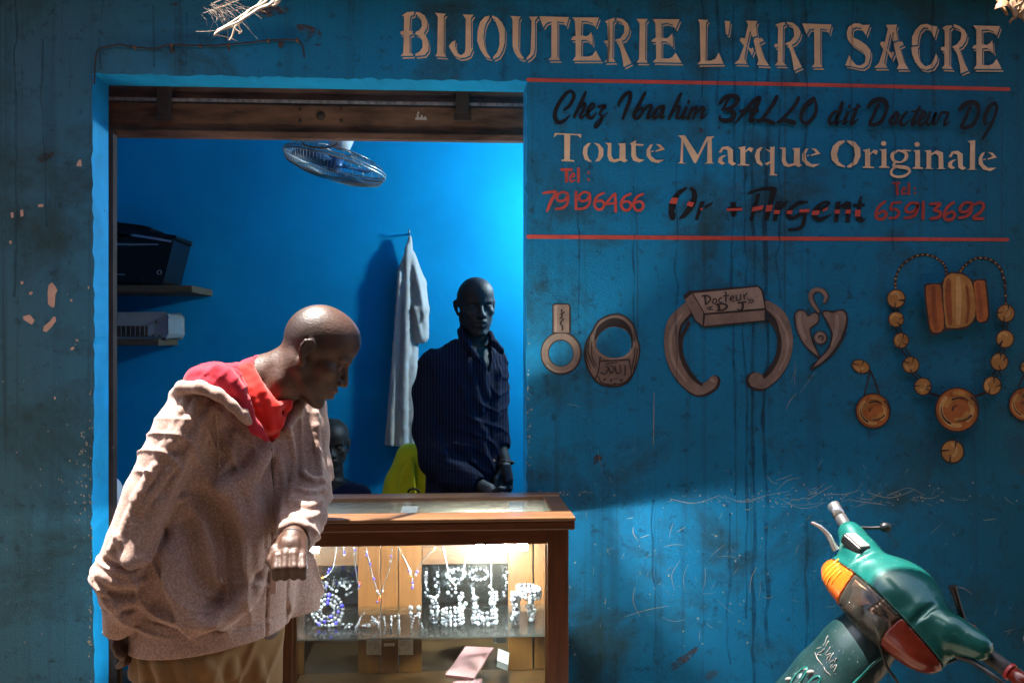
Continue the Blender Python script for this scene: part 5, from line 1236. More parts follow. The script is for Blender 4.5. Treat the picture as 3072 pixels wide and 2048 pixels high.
# left fist, back of the hand up, knuckles towards the street
d.chain(ch([(880, 1612, 2.455, .030), (872, 1640, 2.425, .032)]), .015)
d.box(P(872, 1645, 2.425), (.040, .034, .014), np.array([(1, 0.1, -.05), (0.02, .80, .58), (0, -.58, .80)]), .012, .012)
KN = [(832, 1668), (857, 1662), (883, 1662), (907, 1670)]
for i, (x, y) in enumerate(KN):
    r = (.0112, .0118, .0115, .0104)[i]; xs_ = (-3, -2, 0, 2)[i]; L_ = (0, 4, 3, -4)[i]
    d.chain([(P(x + 2, y - 22, 2.425), r * .9), (P(x, y, 2.392), r * 1.06), (P(x + xs_, y + 36 + L_, 2.372), r * .96), (P(x + xs_, y + 62 + L_, 2.390), r * .88), (P(x + xs_, y + 52 + L_, 2.420), r * .8)], .0035)
    d.cone(P(x + xs_ + 12, y + 10, 2.36), P(x + xs_ + 12, y + 70, 2.37), .0018, .0012, .003, 's')
d.chain(ch([(848, 1628, 2.44, .014), (824, 1648, 2.415, .0128), (812, 1680, 2.398, .0115), (826, 1706, 2.385, .0100)]), .005)
for i, x in enumerate((845, 868, 892)): d.cone(P(x + 2, 1612, 2.415), P(x, 1655, 2.395), .0028, .0022, .006)     # tendons
# right hand hanging by the hip
d.chain(ch([(360, 1890, 2.53, .026), (366, 1912, 2.54, .030)]), .012)
d.box(P(372, 1922, 2.545), (.018, .034, .030), np.array([(.95, .2, -.2), (-.2, .97, 0), (.2, 0.05, .97)]), .012, .012)
for i, (x0, x1, x2, yy) in enumerate(((356, 362, 372, 2.512), (364, 376, 384, 2.530), (370, 384, 390, 2.550), (376, 388, 392, 2.570))):
    d.chain([(P(x0 + 6, 1925, yy), .0115), (P(x1 + 4, 1958 + (i % 2) * 4, yy), .0108), (P(x2 - 2, 1984 - i * 4, yy + .008), .0098), (P(x2 - 16, 1996 - i * 4, yy + .014), .0088)], .0035)
d.chain(ch([(352, 1912, 2.51, .013), (346, 1934, 2.498, .0118), (356, 1958, 2.494, .0105), (368, 1968, 2.495, .0095)]), .005)
sdf_obj("body", d, M_SKIN, man, 1, attr=lambda V: H1.attrs(V, stubble=.25, crop=.55))
body_f = d
# T-shirt
M_TEE = cloth_mat("red_jersey", (0.62, 0.020, 0.014), var=0.18, wr=.3)
t = SDF((-.75, 2.30, .9), (-.15, 2.98, 1.56), .0036)
secs = [(P(700, 1420, 2.65), .185, .122), (P(718, 1320, 2.65), .182, .118), (P(738, 1230, 2.65), .165, .105), (P(742, 1178, 2.65), .110, .076), (P(742, 1138, 2.645), .070, .062)]
t.rings(secs, MT, .02)
t.chain(ch([(690, 1112, 2.57, .014), (748, 1092, 2.60, .011), (776, 1122, 2.62, .011)]), .02)
t.chain(ch([(750, 1098, 2.540, .010), (778, 1160, 2.520, .010), (824, 1218, 2.52, .010), (862, 1210, 2.58, .010), (882, 1184, 2.66, .010)]), .010)
t.chain(ch([(715, 1122, 2.535, .022), (760, 1195, 2.517, .026), (808, 1260, 2.535, .030)]), .03)
t.chain(ch([(905, 1100, 2.62, .060), (850, 1120, 2.62, .060), (785, 1150, 2.63, .056)]), .008, 's')
for f_ in ([(735, 1110), (755, 1190), (800, 1270)], [(760, 1120), (795, 1200), (815, 1300)], [(865, 1215), (845, 1260), (818, 1320)], [(715, 1140), (745, 1230), (795, 1300)]): fold(t, f_, .007, .5, .012)
t.ridge(.005, (.85, .3, .4), .035, 10, None, 2.4, 1.2); t.noise(.0008, 30, 3)
sdf_obj("t_shirt", t, M_TEE, man, 1)
# jacket
M_JACK = cloth_mat("beige_fleece", (0.52, 0.36, 0.31), var=0.08, dots=(165, .70), fleck=(0.38, 0.245, 0.20), weave=500, bmp=.16, wr=.14, wscale=26)
j = SDF((-1.02, 2.16, .66), (-.14, 3.02, 1.56), .0034)
j.rings([(P(630, 1915, 2.65), .214, .166), (P(632, 1870, 2.65), .216, .168), (P(635, 1828, 2.65), .216, .168), (P(641, 1795, 2.65), .217, .174), (P(654, 1700, 2.65), .214, .174), (P(664, 1580, 2.65), .208, .160), (P(690, 1450, 2.65), .207, .148), (P(715, 1320, 2.65), .200, .132), (P(733, 1240, 2.65), .180, .115), (P(745, 1175, 2.65), .125, .085)], MT, .02)
RS = [(600, 1222, 2.515, .074), (550, 1290, 2.492, .066), (498, 1385, 2.478, .063)]
j.chain(ch(RS), .022)
j.chain(ch([(498, 1385, 2.478, .063), (452, 1480, 2.472, .063), (398, 1622, 2.465, .060), (358, 1722, 2.470, .058)]), .007)
j.chain(ch([(620, 1290, 2.55, .060), (575, 1400, 2.54, .062), (540, 1500, 2.54, .060), (505, 1620, 2.55, .055), (470, 1740, 2.57, .048)]), .012)
j.chain(ch([(358, 1722, 2.470, .058), (364, 1770, 2.475, .047)]), .010); j.chain(ch([(362, 1792, 2.478, .048), (366, 1812, 2.482, .043)]), .008); j.chain(ch([(363, 1828, 2.486, .042), (358, 1866, 2.495, .039)]), .008)
LS = [(905, 1222, 2.765, .068), (915, 1300, 2.750, .060), (925, 1400, 2.725, .058), (920, 1480, 2.665, .060), (905, 1545, 2.575, .055), (893, 1585, 2.515, .049)]
j.chain(ch(LS), .026)
j.chain(ch([(893, 1592, 2.505, .050), (890, 1606, 2.485, .048)]), .012)
j.cone(P(884, 1622, 2.455), P(878, 1650, 2.42), .039, .038, .004, 's')     # cuff mouth
j.chain(ch([(892, 1700, 2.76, .050), (900, 1800, 2.77, .056), (908, 1862, 2.775, .058)]), .02, flat=(.655, -.756, 0), fr=.45)
# hood roll on the near shoulder, the pale edge of the hood
j.chain(ch([(526, 1184, 2.50, .017), (546, 1162, 2.452, .0155), (600, 1160, 2.424, .0145), (655, 1182, 2.42, .014), (700, 1212, 2.424, .0125), (728, 1240, 2.440, .011), (745, 1264, 2.456, .007)]), .012)
j.chain(ch([(895, 1172, 2.68, .018), (900, 1190, 2.66, .024), (888, 1230, 2.63, .018), (860, 1290, 2.585, .010)]), .014)
seam_cut(j, (700, 1140), (814, 1336), (893, 1168), 2.66)
seam_cut(j, (560, 1040), (730, 1225), (900, 1130), 2.95, .012)
# hem band groove, cuff grooves, pocket edge, zip line
def groove(dd, pts, r=.004, k=.004): fold(dd, pts, r, .2, k, 's')
groove(j, [(410, 1838), (470, 1866), (560, 1886), (660, 1890), (760, 1876), (815, 1856), (866, 1842)], .0035)
groove(j, [(814, 1338), (822, 1450), (816, 1600), (806, 1720), (800, 1850), (800, 1938)], .0045)
groove(j, [(868, 1640), (864, 1760), (860, 1900)], .006, .006)
groove(j, [(494, 1565), (500, 1620), (518, 1680), (532, 1716)], .0045)
groove(j, [(640, 1232), (640, 1270), (628, 1330)], .005, .008)
# folds on the near sleeve
for f_, r_ in (([(596, 1185), (570, 1250), (520, 1330)], .011), ([(640, 1215), (600, 1270), (560, 1360), (530, 1430)], .011), ([(560, 1190), (520, 1290), (470, 1370)], .010), ([(560, 1260), (500, 1350), (440, 1440), (400, 1500)], .010), ([(535, 1370), (470, 1460), (420, 1530)], .009),
               ([(520, 1440), (480, 1530), (440, 1610), (400, 1680)], .011), ([(460, 1400), (410, 1500), (370, 1590), (340, 1640)], .010), ([(480, 1500), (430, 1600), (385, 1680)], .010), ([(330, 1650), (370, 1676), (430, 1672)], .010), ([(300, 1720), (340, 1748), (390, 1752), (425, 1738)], .009), ([(310, 1795), (350, 1812), (400, 1806)], .007), ([(345, 1600), (370, 1655), (376, 1700)], .008), ([(400, 1560), (395, 1640), (385, 1690)], .008)): fold(j, f_, r_ * .9, .30, .007)
for f_, r_ in (([(318, 1685), (365, 1706), (425, 1690)], .010), ([(305, 1772), (350, 1782), (410, 1775)], .008), ([(312, 1828), (350, 1838), (396, 1828)], .006)): fold(j, f_, r_, .2, .010, 's')
# folds on the body: belly drape, pulls from the pocket and the hem
for f_, r_ in (([(790, 1370), (740, 1420), (690, 1450), (648, 1470)], .013), ([(640, 1474), (690, 1500), (712, 1560), (722, 1640), (732, 1720)], .013), ([(760, 1420), (762, 1520), (752, 1640), (740, 1730)], .012), ([(700, 1470), (735, 1540), (745, 1640)], .010), ([(750, 1760), (690, 1820), (620, 1870), (560, 1885)], .013), ([(482, 1640), (470, 1720), (440, 1800), (420, 1850)], .012), ([(500, 1640), (515, 1740), (540, 1820), (590, 1872)], .011), ([(530, 1500), (570, 1490), (610, 1530), (640, 1570)], .010), ([(535, 1716), (552, 1690), (570, 1672)], .007), ([(440, 1810), (500, 1850), (560, 1880)], .009), ([(600, 1880), (640, 1860), (700, 1860)], .008),
               ([(780, 1500), (790, 1620), (782, 1740)], .008), ([(830, 1360), (850, 1480), (846, 1600)], .009), ([(868, 1290), (880, 1400), (872, 1520)], .009), ([(700, 1300), (690, 1370), (650, 1430)], .007)): fold(j, f_, r_ * .9, .35, .009)
for f_, r_ in (([(790, 1350), (735, 1430), (660, 1470)], .020), ([(735, 1470), (752, 1580), (756, 1690)], .020), ([(690, 1490), (720, 1580), (730, 1700)], .016), ([(760, 1770), (690, 1835), (590, 1872)], .020), ([(470, 1660), (455, 1740), (430, 1800)], .016), ([(505, 1640), (520, 1740), (560, 1850)], .014)): fold(j, f_, r_, .45, .018)
for f_, r_ in (([(600, 1480), (660, 1560), (690, 1650), (690, 1760), (640, 1840)], .016), ([(560, 1560), (580, 1680), (620, 1780)], .012)): fold(j, f_, r_, .1, .03, 's')
# folds on the far sleeve
for f_, r_ in (([(945, 1240), (950, 1330), (962, 1420)], .009), ([(905, 1420), (935, 1440), (970, 1440)], .009), ([(892, 1470), (930, 1478), (972, 1468)], .009), ([(886, 1510), (920, 1520), (962, 1506)], .009), ([(876, 1548), (912, 1556), (955, 1540)], .009), ([(900, 1260), (900, 1350), (910, 1420)], .008), ([(842, 1584), (880, 1566), (930, 1582), (952, 1612)], .008)): fold(j, f_, r_ * .95, .30, .007)
def px_side(p, near):
    """1 on the near sleeve (left of the arm crease), else 0"""
    x = p[:, 0]; z = p[:, 2]; e = np.interp(z, [.75, .95, 1.17, 1.36, 1.45], [-.965, -.905, -.86, -.79, -.75])
    w = np.clip((e - x) / .03, 0, 1); return w if near else 1 - w
j.ridge(.0055, (.62, .1, .78), .062, 3, lambda p: px_side(p, True), 2.6, 1.5)
j.ridge(.007, (.95, .2, .45), .045, 4, lambda p: px_side(p, True), 2.4, 1.2)
j.ridge(.012, (.9, .3, .25), .075, 5, lambda p: px_side(p, False) * np.clip((1.42 - p[:, 2]) / .15, 0, 1) * np.clip((p[:, 2] - .815) / .03, 0, 1), 2.6, 1.8)
j.ridge(.009, (.5, .2, .85), .060, 6, lambda p: px_side(p, False) * np.clip((1.42 - p[:, 2]) / .15, 0, 1) * np.clip((p[:, 2] - .815) / .03, 0, 1), 2.4, 1.5)
j.noise(.0012, 16, 5, 2)
def jbot(dd): dd.plane(P(630, 1902, 2.65), (0.07, 0.02, -1), .008)
jbot(j)
sdf_obj("jacket", j, M_JACK, man, 1)
M_LIN = cloth_mat("cherry_hood_lining", (0.42, 0.020, 0.040), var=0.15, wr=.2)
l = SDF((-.85, 2.28, 1.15), (-.30, 2.90, 1.56), .0036)
l.chain(ch([(562, 1165, 2.475, .016), (592, 1136, 2.48, .024), (640, 1122, 2.50, .026), (700, 1120, 2.53, .020), (752, 1096, 2.585, .012)]), .025)
l.chain(ch([(605, 1140, 2.475, .022), (660, 1152, 2.468, .026), (710, 1172, 2.468, .024)]), .03)
l.chain(ch([(700, 1130, 2.465, .022), (730, 1220, 2.455, .018), (768, 1285, 2.475, .012), (800, 1318, 2.495, .008)]), .02, flat=(.4, -.9, 0), fr=.5)
l.chain(ch([(735, 1092, 2.58, .010), (770, 1076, 2.61, .008), (785, 1080, 2.64, .008)]), .012)
for f_ in ([(600, 1118), (660, 1130), (715, 1165)], [(640, 1105), (690, 1125), (725, 1190)], [(570, 1155), (630, 1150), (690, 1190)]): fold(l, f_, .008, .5, .014)
l.ridge(.0022, (.8, .2, -.5), .03, 9, None, 2.2, 1.4); l.noise(.001, 26, 8)
sdf_obj("hood_lining", l, M_LIN, man, 1)
# zip, drawcord, pull
b = MB()
zp = [hit(j, x, y, 2.2, 3.0) for x, y in ((814, 1345), (820, 1450), (815, 1600), (806, 1720), (800, 1850), (800, 1940))]
M_ZIP = mat("brown_zip_tape", (0.16, 0.10, 0.08), 0.7, var=.3, scale=200)
zp = [p + Vector((0, -.0015, 0)) for p in zp if p is not None]
b.tube([Vector(v) for v in crom([tuple(p) for p in zp], 4)], .0028, 6); b.build("zip", M_ZIP, man, smooth=True)
b = MB(); q = [hit(j, x, y, 2.2, 3.0) for x, y in ((648, 1228), (652, 1290), (656, 1350), (658, 1395))]; q = [p + Vector((0, -.003, 0)) for p in q if p is not None]
b.tube([Vector(v) for v in crom([tuple(p) for p in q], 4)], .0017, 6); b.ball(q[-1], .0045, 8, 6); b.build("drawcord", mat("pale_cord", (0.45, 0.32, 0.26), .8), man, smooth=True)
q = hit(j, 822, 1745, 2.2, 3.0); b = MB(); b.box((q.x - .0075, q.y - .010, q.z - .028), (q.x + .0075, q.y - .006, q.z + .028)); b.build("fabric_tab", mat("pink_tab", (0.55, 0.38, 0.33), .8), man, bevel=.002)
# trousers
M_TRS = cloth_mat("khaki_cotton", (0.20, 0.112, 0.045), var=0.15, wr=.25, bmp=.3, wscale=9)
tr = SDF((-1.0, 2.30, .05), (-.20, 3.0, .86), .0055)
tr.rings([(P(608, 1990, 2.66), .195, .135), (P(620, 1900, 2.65), .19, .13)], MT, .03)
tr.chain([(P(560, 1930, 2.60), .130), (P(535, 2200, 2.61), .115), (P(530, 2420, 2.62), .105), ((-.80, 2.66, .14), .085)], .015); tr.chain([(P(700, 1930, 2.71), .130), (P(712, 2200, 2.72), .115), (P(720, 2420, 2.72), .105), ((-.62, 2.74, .14), .085)], .015)
for f_, r_ in (([(430, 1985), (440, 2060), (450, 2200)], .012), ([(470, 1985), (500, 2060), (510, 2200)], .012), ([(600, 1985), (640, 2050), (655, 2160)], .014), ([(690, 1985), (690, 2070), (700, 2200)], .012), ([(770, 1980), (775, 2070), (770, 2200)], .010), ([(540, 1985), (570, 2080), (575, 2200)], .010)): fold(tr, f_, r_, .35, .016)
tr.ridge(.010, (1, .3, .1), .07, 31, None, 2.4, 1.2); tr.noise(.0015, 12, 4)
sdf_obj("trousers", tr, M_TRS, man, 1)
b = MB(); b.ring(P(879, 1616, 2.45), (-.08, -.62, -.35), .0305, .0022, 24, 6); b.build("wristband", M_BLACK, man, smooth=True)
M_SHOE = mat("brown_sandal", (0.06, 0.035, 0.02), .6)
for x, y in ((-.80, 2.66), (-.62, 2.74)):
    b = MB(); b.prism([(x - .07, y + .04, .002), (x - .06, y - .04, .002), (x + .11, y - .15, .002), (x + .17, y - .11, .002), (x + .13, y - .02, .002)], (0, 0, .018)); b.build("sandal", M_SHOE, man)

# ------------------------------------------------------------ 2. the shopkeeper standing behind the counter
YK = 4.05
kp = thing("person", (P(1400, 1480, YK).x, YK, 0), "shopkeeper standing behind the counter in a dark striped shirt, hand on his wrist", "person")
hk = P(1426, 922, YK)
H2 = Head(hk, (.20, -.97, -.06), (-.03, -.06, 1), 1.0)
MK = np.array([Vector((.94, .34, 0)), Vector((.34, -.94, 0)), (0, 0, 1)])
def ck(pts): return [(P(a, b, YK + y), r) for a, b, y, r in pts]
k_ = SDF((P(1180, 900, YK).x, 3.66, -.01), (P(1640, 900, YK).x, 4.36, 1.86), .0045)
H2.sculpt(k_)
k_.chain(ck([(1424, 960, .02, .060), (1422, 1020, .03, .061), (1415, 1060, .03, .062)]), .02)
k_.rings([(P(1405, 1560, YK), .16, .11), (P(1400, 1400, YK), .15, .10), (P(1400, 1200, YK), .165, .10), (P(1400, 1090, YK), .17, .085), (P(1405, 1045, YK), .09, .06)], MK, .03)
k_.chain(ck([(1300, 1100, -.05, .050), (1288, 1250, -.04, .044), (1310, 1400, -.10, .040), (1395, 1440, -.17, .034), (1468, 1470, -.22, .027)]), .02)
k_.chain(ck([(1480, 1090, .05, .044), (1484, 1200, .05, .038), (1492, 1320, -.01, .034), (1514, 1385, -.06, .025)]), .02)
k_.box(P(1516, 1420, YK - .09), (.020, .036, .042), np.array([(.9, .3, .1), (-.3, .9, -.2), (-.1, .2, .95)]), .014, .012)
for i in range(4):
    k_.chain([(P(1500 + i * 11, 1440, YK - .105 + i * .006), .0105), (P(1498 + i * 11, 1462 + (i % 2) * 4, YK - .125 + i * .006), .010), (P(1494 + i * 10, 1478, YK - .105 + i * .006), .009)], .004)
k_.chain(ck([(1502, 1412, -.10, .0125), (1490, 1436, -.125, .0115), (1486, 1458, -.135, .010)]), .006)
k_.box(P(1482, 1484, YK - .235), (.034, .022, .016), np.array([(.97, -.2, -.15), (.2, .97, 0), (.15, -.05, .98)]), .012, .012)
for i in range(4): k_.chain([(P(1500, 1482 + i * 4, YK - .225 - i * .014), .010), (P(1520, 1484 + i * 4, YK - .230 - i * .014), .0095), (P(1534, 1494 + i * 3, YK - .225 - i * .014), .0085)], .004)
k_.chain(ck([(1486, 1474, -.25, .012), (1500, 1466, -.26, .0105), (1513, 1466, -.255, .0095)]), .006)
k_.chain([(P(1370, 1600, YK), .10), (P(1365, 1900, YK), .07), (P(1360, 2150, YK), .05)], .03); k_.chain([(P(1450, 1600, YK), .10), (P(1450, 1900, YK), .07), (P(1450, 2150, YK), .05)], .03)
for x in (1360, 1450): k_.cone((P(x, 2150, YK).x, YK, .04), (P(x, 2150, YK).x + .03, YK - .15, .03), .04, .035, .02)
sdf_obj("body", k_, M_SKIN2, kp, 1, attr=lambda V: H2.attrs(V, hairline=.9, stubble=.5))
M_SHRT = cloth_mat("striped_navy_cotton", (0.009, 0.010, 0.020), var=0.2, stripes=(26, (0.020, 0.026, 0.055), 0.0), wr=.25, bmp=.3, rough=.85)
for n_ in M_SHRT.node_tree.nodes:
    if n_.type == 'BSDF_PRINCIPLED': n_.inputs['Specular IOR Level'].default_value = .08; n_.inputs['Sheen Weight'].default_value = 0
s_ = SDF((P(1200, 900, YK).x, 3.66, .72), (P(1600, 900, YK).x, 4.36, 1.62), .0045)
s_.rings([(P(1408, 1540, YK), .182, .135), (P(1405, 1440, YK), .176, .13), (P(1402, 1330, YK), .170, .122), (P(1396, 1200, YK), .172, .116), (P(1394, 1110, YK), .176, .102), (P(1398, 1060, YK), .138, .085), (P(1410, 1020, YK), .075, .068)], MK, .02)
s_.chain(ck([(1304, 1096, -.05, .066), (1290, 1180, -.05, .064), (1286, 1290, -.06, .062), (1306, 1380, -.10, .060), (1360, 1424, -.145, .054), (1405, 1442, -.18, .050)]), .03)
s_.chain(ck([(1482, 1084, .05, .056), (1484, 1180, .05, .052), (1482, 1270, .01, .048), (1492, 1320, -.01, .043)]), .03)
s_.chain(ck([(1402, 1440, -.178, .052), (1418, 1450, -.19, .050)]), .006); s_.chain(ck([(1493, 1318, -.012, .046), (1498, 1334, -.018, .044)]), .006)
s_.cone(P(1430, 1454, YK - .20), P(1460, 1466, YK - .22), .040, .03, .004, 's'); s_.cone(P(1504, 1347, YK - .03), P(1514, 1385, YK - .06), .034, .03, .004, 's')
s_.chain(ck([(1428, 990, -.01, .062), (1424, 1040, -.02, .058)]), .008, 's')
def sc_k(A, B, C): seam_cut(s_, A, B, C, YK - .02, .005)
sc_k((1402, 1000), (1466, 1130), (1480, 1010))
# collar leaves
s_.chain(ck([(1382, 992, -.02, .014), (1400, 1030, -.075, .015), (1428, 1070, -.118, .012)]), .010); s_.chain(ck([(1470, 1000, -.005, .013), (1482, 1030, -.05, .014), (1502, 1052, -.075, .012)]), .012)
kf = dict(Y0=3.7, Y1=4.3)
groove2 = lambda pts, r: fold(s_, pts, r, .2, .005, 's', **kf)
groove2([(1466, 1130), (1470, 1220), (1474, 1330), (1476, 1440), (1478, 1475)], .005)
for f_, r_ in (([(1400, 1090), (1420, 1150), (1440, 1230)], .012), ([(1385, 1150), (1410, 1240), (1450, 1300)], .012), ([(1300, 1330), (1330, 1380), (1390, 1410)], .010), ([(1290, 1260), (1310, 1320), (1340, 1370)], .010), ([(1420, 1290), (1445, 1340), (1470, 1400)], .010), ([(1440, 1080), (1445, 1130), (1462, 1190)], .010), ([(1380, 1330), (1420, 1380), (1465, 1420)], .010), ([(1495, 1110), (1490, 1180), (1485, 1250)], .009), ([(1300, 1100), (1325, 1180), (1330, 1260)], .010)): fold(s_, f_, r_, .4, .016, **kf)
s_.ridge(.0055, (.5, .1, .85), .06, 21, None, 2.4, 1.8); s_.ridge(.004, (.9, .1, -.3), .06, 22, None, 2.4, 1.6); s_.noise(.0012, 16, 9)
sdf_obj("shirt", s_, M_SHRT, kp, 1)
M_JEAN = cloth_mat("black_denim", (0.015, 0.016, 0.022), var=.2)
q_ = SDF((P(1230, 1600, YK).x, 3.8, .06), (P(1580, 1600, YK).x, 4.3, 1.0), .008)
q_.rings([(P(1408, 1640, YK), .165, .12), (P(1406, 1500, YK), .165, .12)], MK, .03); q_.chain([(P(1370, 1620, YK), .10), (P(1362, 1900, YK), .085), (P(1360, 2140, YK), .07)], .02); q_.chain([(P(1450, 1620, YK), .10), (P(1450, 1900, YK), .085), (P(1450, 2140, YK), .07)], .02)
sdf_obj("trousers", q_, M_JEAN, kp, 1)
b = MB(); b.ring(P(1517, 1388, YK - .063), (.02, -.28, -.9), .0295, .006, 24, 8); c = P(1509, 1388, YK - .094); b.lathe([(.016, 0), (.016, .008), (.013, .009)], c, (-.15, -1, .1), 18); b.build("wristwatch", M_RUSTD, kp, smooth=True)

# ------------------------------------------------------------ 3. seated people at the back
YQ = 4.42
by = thing("person", (P(990, 1600, YQ).x, YQ, 0), "seated young man in a navy shirt with white letters, behind the counter", "person")
H3 = Head(P(996, 1338, YQ), (.10, -.98, -.06), (0, -.05, 1), .93)
y_ = SDF((P(870, 1300, YQ).x, 4.05, -.01), (P(1120, 1300, YQ).x, 4.75, 1.30), .005)
H3.sculpt(y_)
y_.chain([(P(995, 1380, YQ + .02), .050), (P(993, 1430, YQ + .03), .055)], .02)
y_.rings([(P(992, 1800, YQ + .05), .15, .10), (P(992, 1600, YQ + .04), .14, .095), (P(992, 1490, YQ + .03), .15, .085), (P(993, 1440, YQ + .03), .08, .055)], np.eye(3), .03)
for e in (-1, 1):
    y_.chain([(P(992 + e * 90, 1490, YQ + .03), .045), (P(992 + e * 105, 1650, YQ), .038), (P(992 + e * 60, 1730, YQ - .18), .030)], .02)
    y_.chain([(P(992 + e * 45, 1760, YQ), .075), (P(992 + e * 60, 1770, YQ - .30), .060), ((P(992 + e * 60, 1770, YQ).x, YQ - .32, .08), .045), ], .03)
    y_.ell(P(992 + e * 55, 1735, YQ - .22), (.035, .05, .025), None, .02)
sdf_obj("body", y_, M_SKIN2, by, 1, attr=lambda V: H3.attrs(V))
hr = SDF((P(930, 1300, YQ).x, 4.25, 1.05), (P(1060, 1300, YQ).x, 4.60, 1.33), .004)
hr.ell(H3.p(-.004, 0, .050), np.array((.096, .080, .080)) * .93, H3.M, .01); hr.ell(H3.p(-.03, 0, .03), np.array((.07, .074, .07)) * .93, H3.M, .01)
hr.plane(H3.p(.062, 0, .04), H3.F - H3.U * .45, .006); hr.plane(H3.p(0, 0, -.012), -H3.U + H3.F * .4, .006); hr.noise(.0016, 90, 4)
M_HAIR = mat("short_black_hair", (0.010, 0.009, 0.010), .85, bmp=1.0, bscale=260)
sdf_obj("hair", hr, M_HAIR, by, 0)
M_NAVY = cloth_mat("navy_jersey", (0.012, 0.014, 0.045), var=.2)
ys = SDF((P(860, 1300, YQ).x, 4.08, .52), (P(1130, 1300, YQ).x, 4.78, 1.06), .005)
ys.rings([(P(992, 1800, YQ + .05), .17, .125), (P(992, 1600, YQ + .04), .165, .12), (P(992, 1495, YQ + .03), .165, .10), (P(993, 1448, YQ + .03), .10, .07)], np.eye(3), .02)
for e in (-1, 1): ys.chain([(P(992 + e * 85, 1490, YQ + .03), .058), (P(992 + e * 103, 1590, YQ + .01), .056)], .03)
ys.chain([(P(995, 1400, YQ + .02), .060), (P(994, 1445, YQ + .01), .056)], .006, 's')
ys.noise(.002, 18, 6)
sdf_obj("shirt", ys, M_NAVY, by, 1)
b = MB()
for poly in ([(1046, 1478), (1048, 1428), (1056, 1428), (1068, 1458), (1068, 1426), (1076, 1424), (1078, 1474), (1070, 1476), (1056, 1444), (1055, 1478)], [(1058, 1424), (1066, 1424), (1074, 1440), (1084, 1422), (1090, 1424), (1078, 1450), (1080, 1480), (1072, 1480), (1070, 1450)]):
    pl = [hit(ys, x, y, 4.0, 4.7) for x, y in poly]
    if all(p is not None for p in pl):
        yy = min(p.y for p in pl) - .002 - .002 * len(b.v) / 10
        b.prism([P(x, y, yy) for x, y in poly], (0, .002, 0))
if b.v: b.build("white_letters", mat("white_print", (0.62, 0.62, 0.66), .8), by)
q_ = SDF((P(860, 1700, YQ).x, 4.0, .06), (P(1130, 1700, YQ).x, 4.7, .70), .008)
for e in (-1, 1): q_.chain([(P(992 + e * 45, 1760, YQ), .090), (P(992 + e * 60, 1770, YQ - .30), .075), ((P(992 + e * 60, 1770, YQ).x, YQ - .32, .12), .06)], .03)
sdf_obj("trousers", q_, M_JEAN, by, 1)

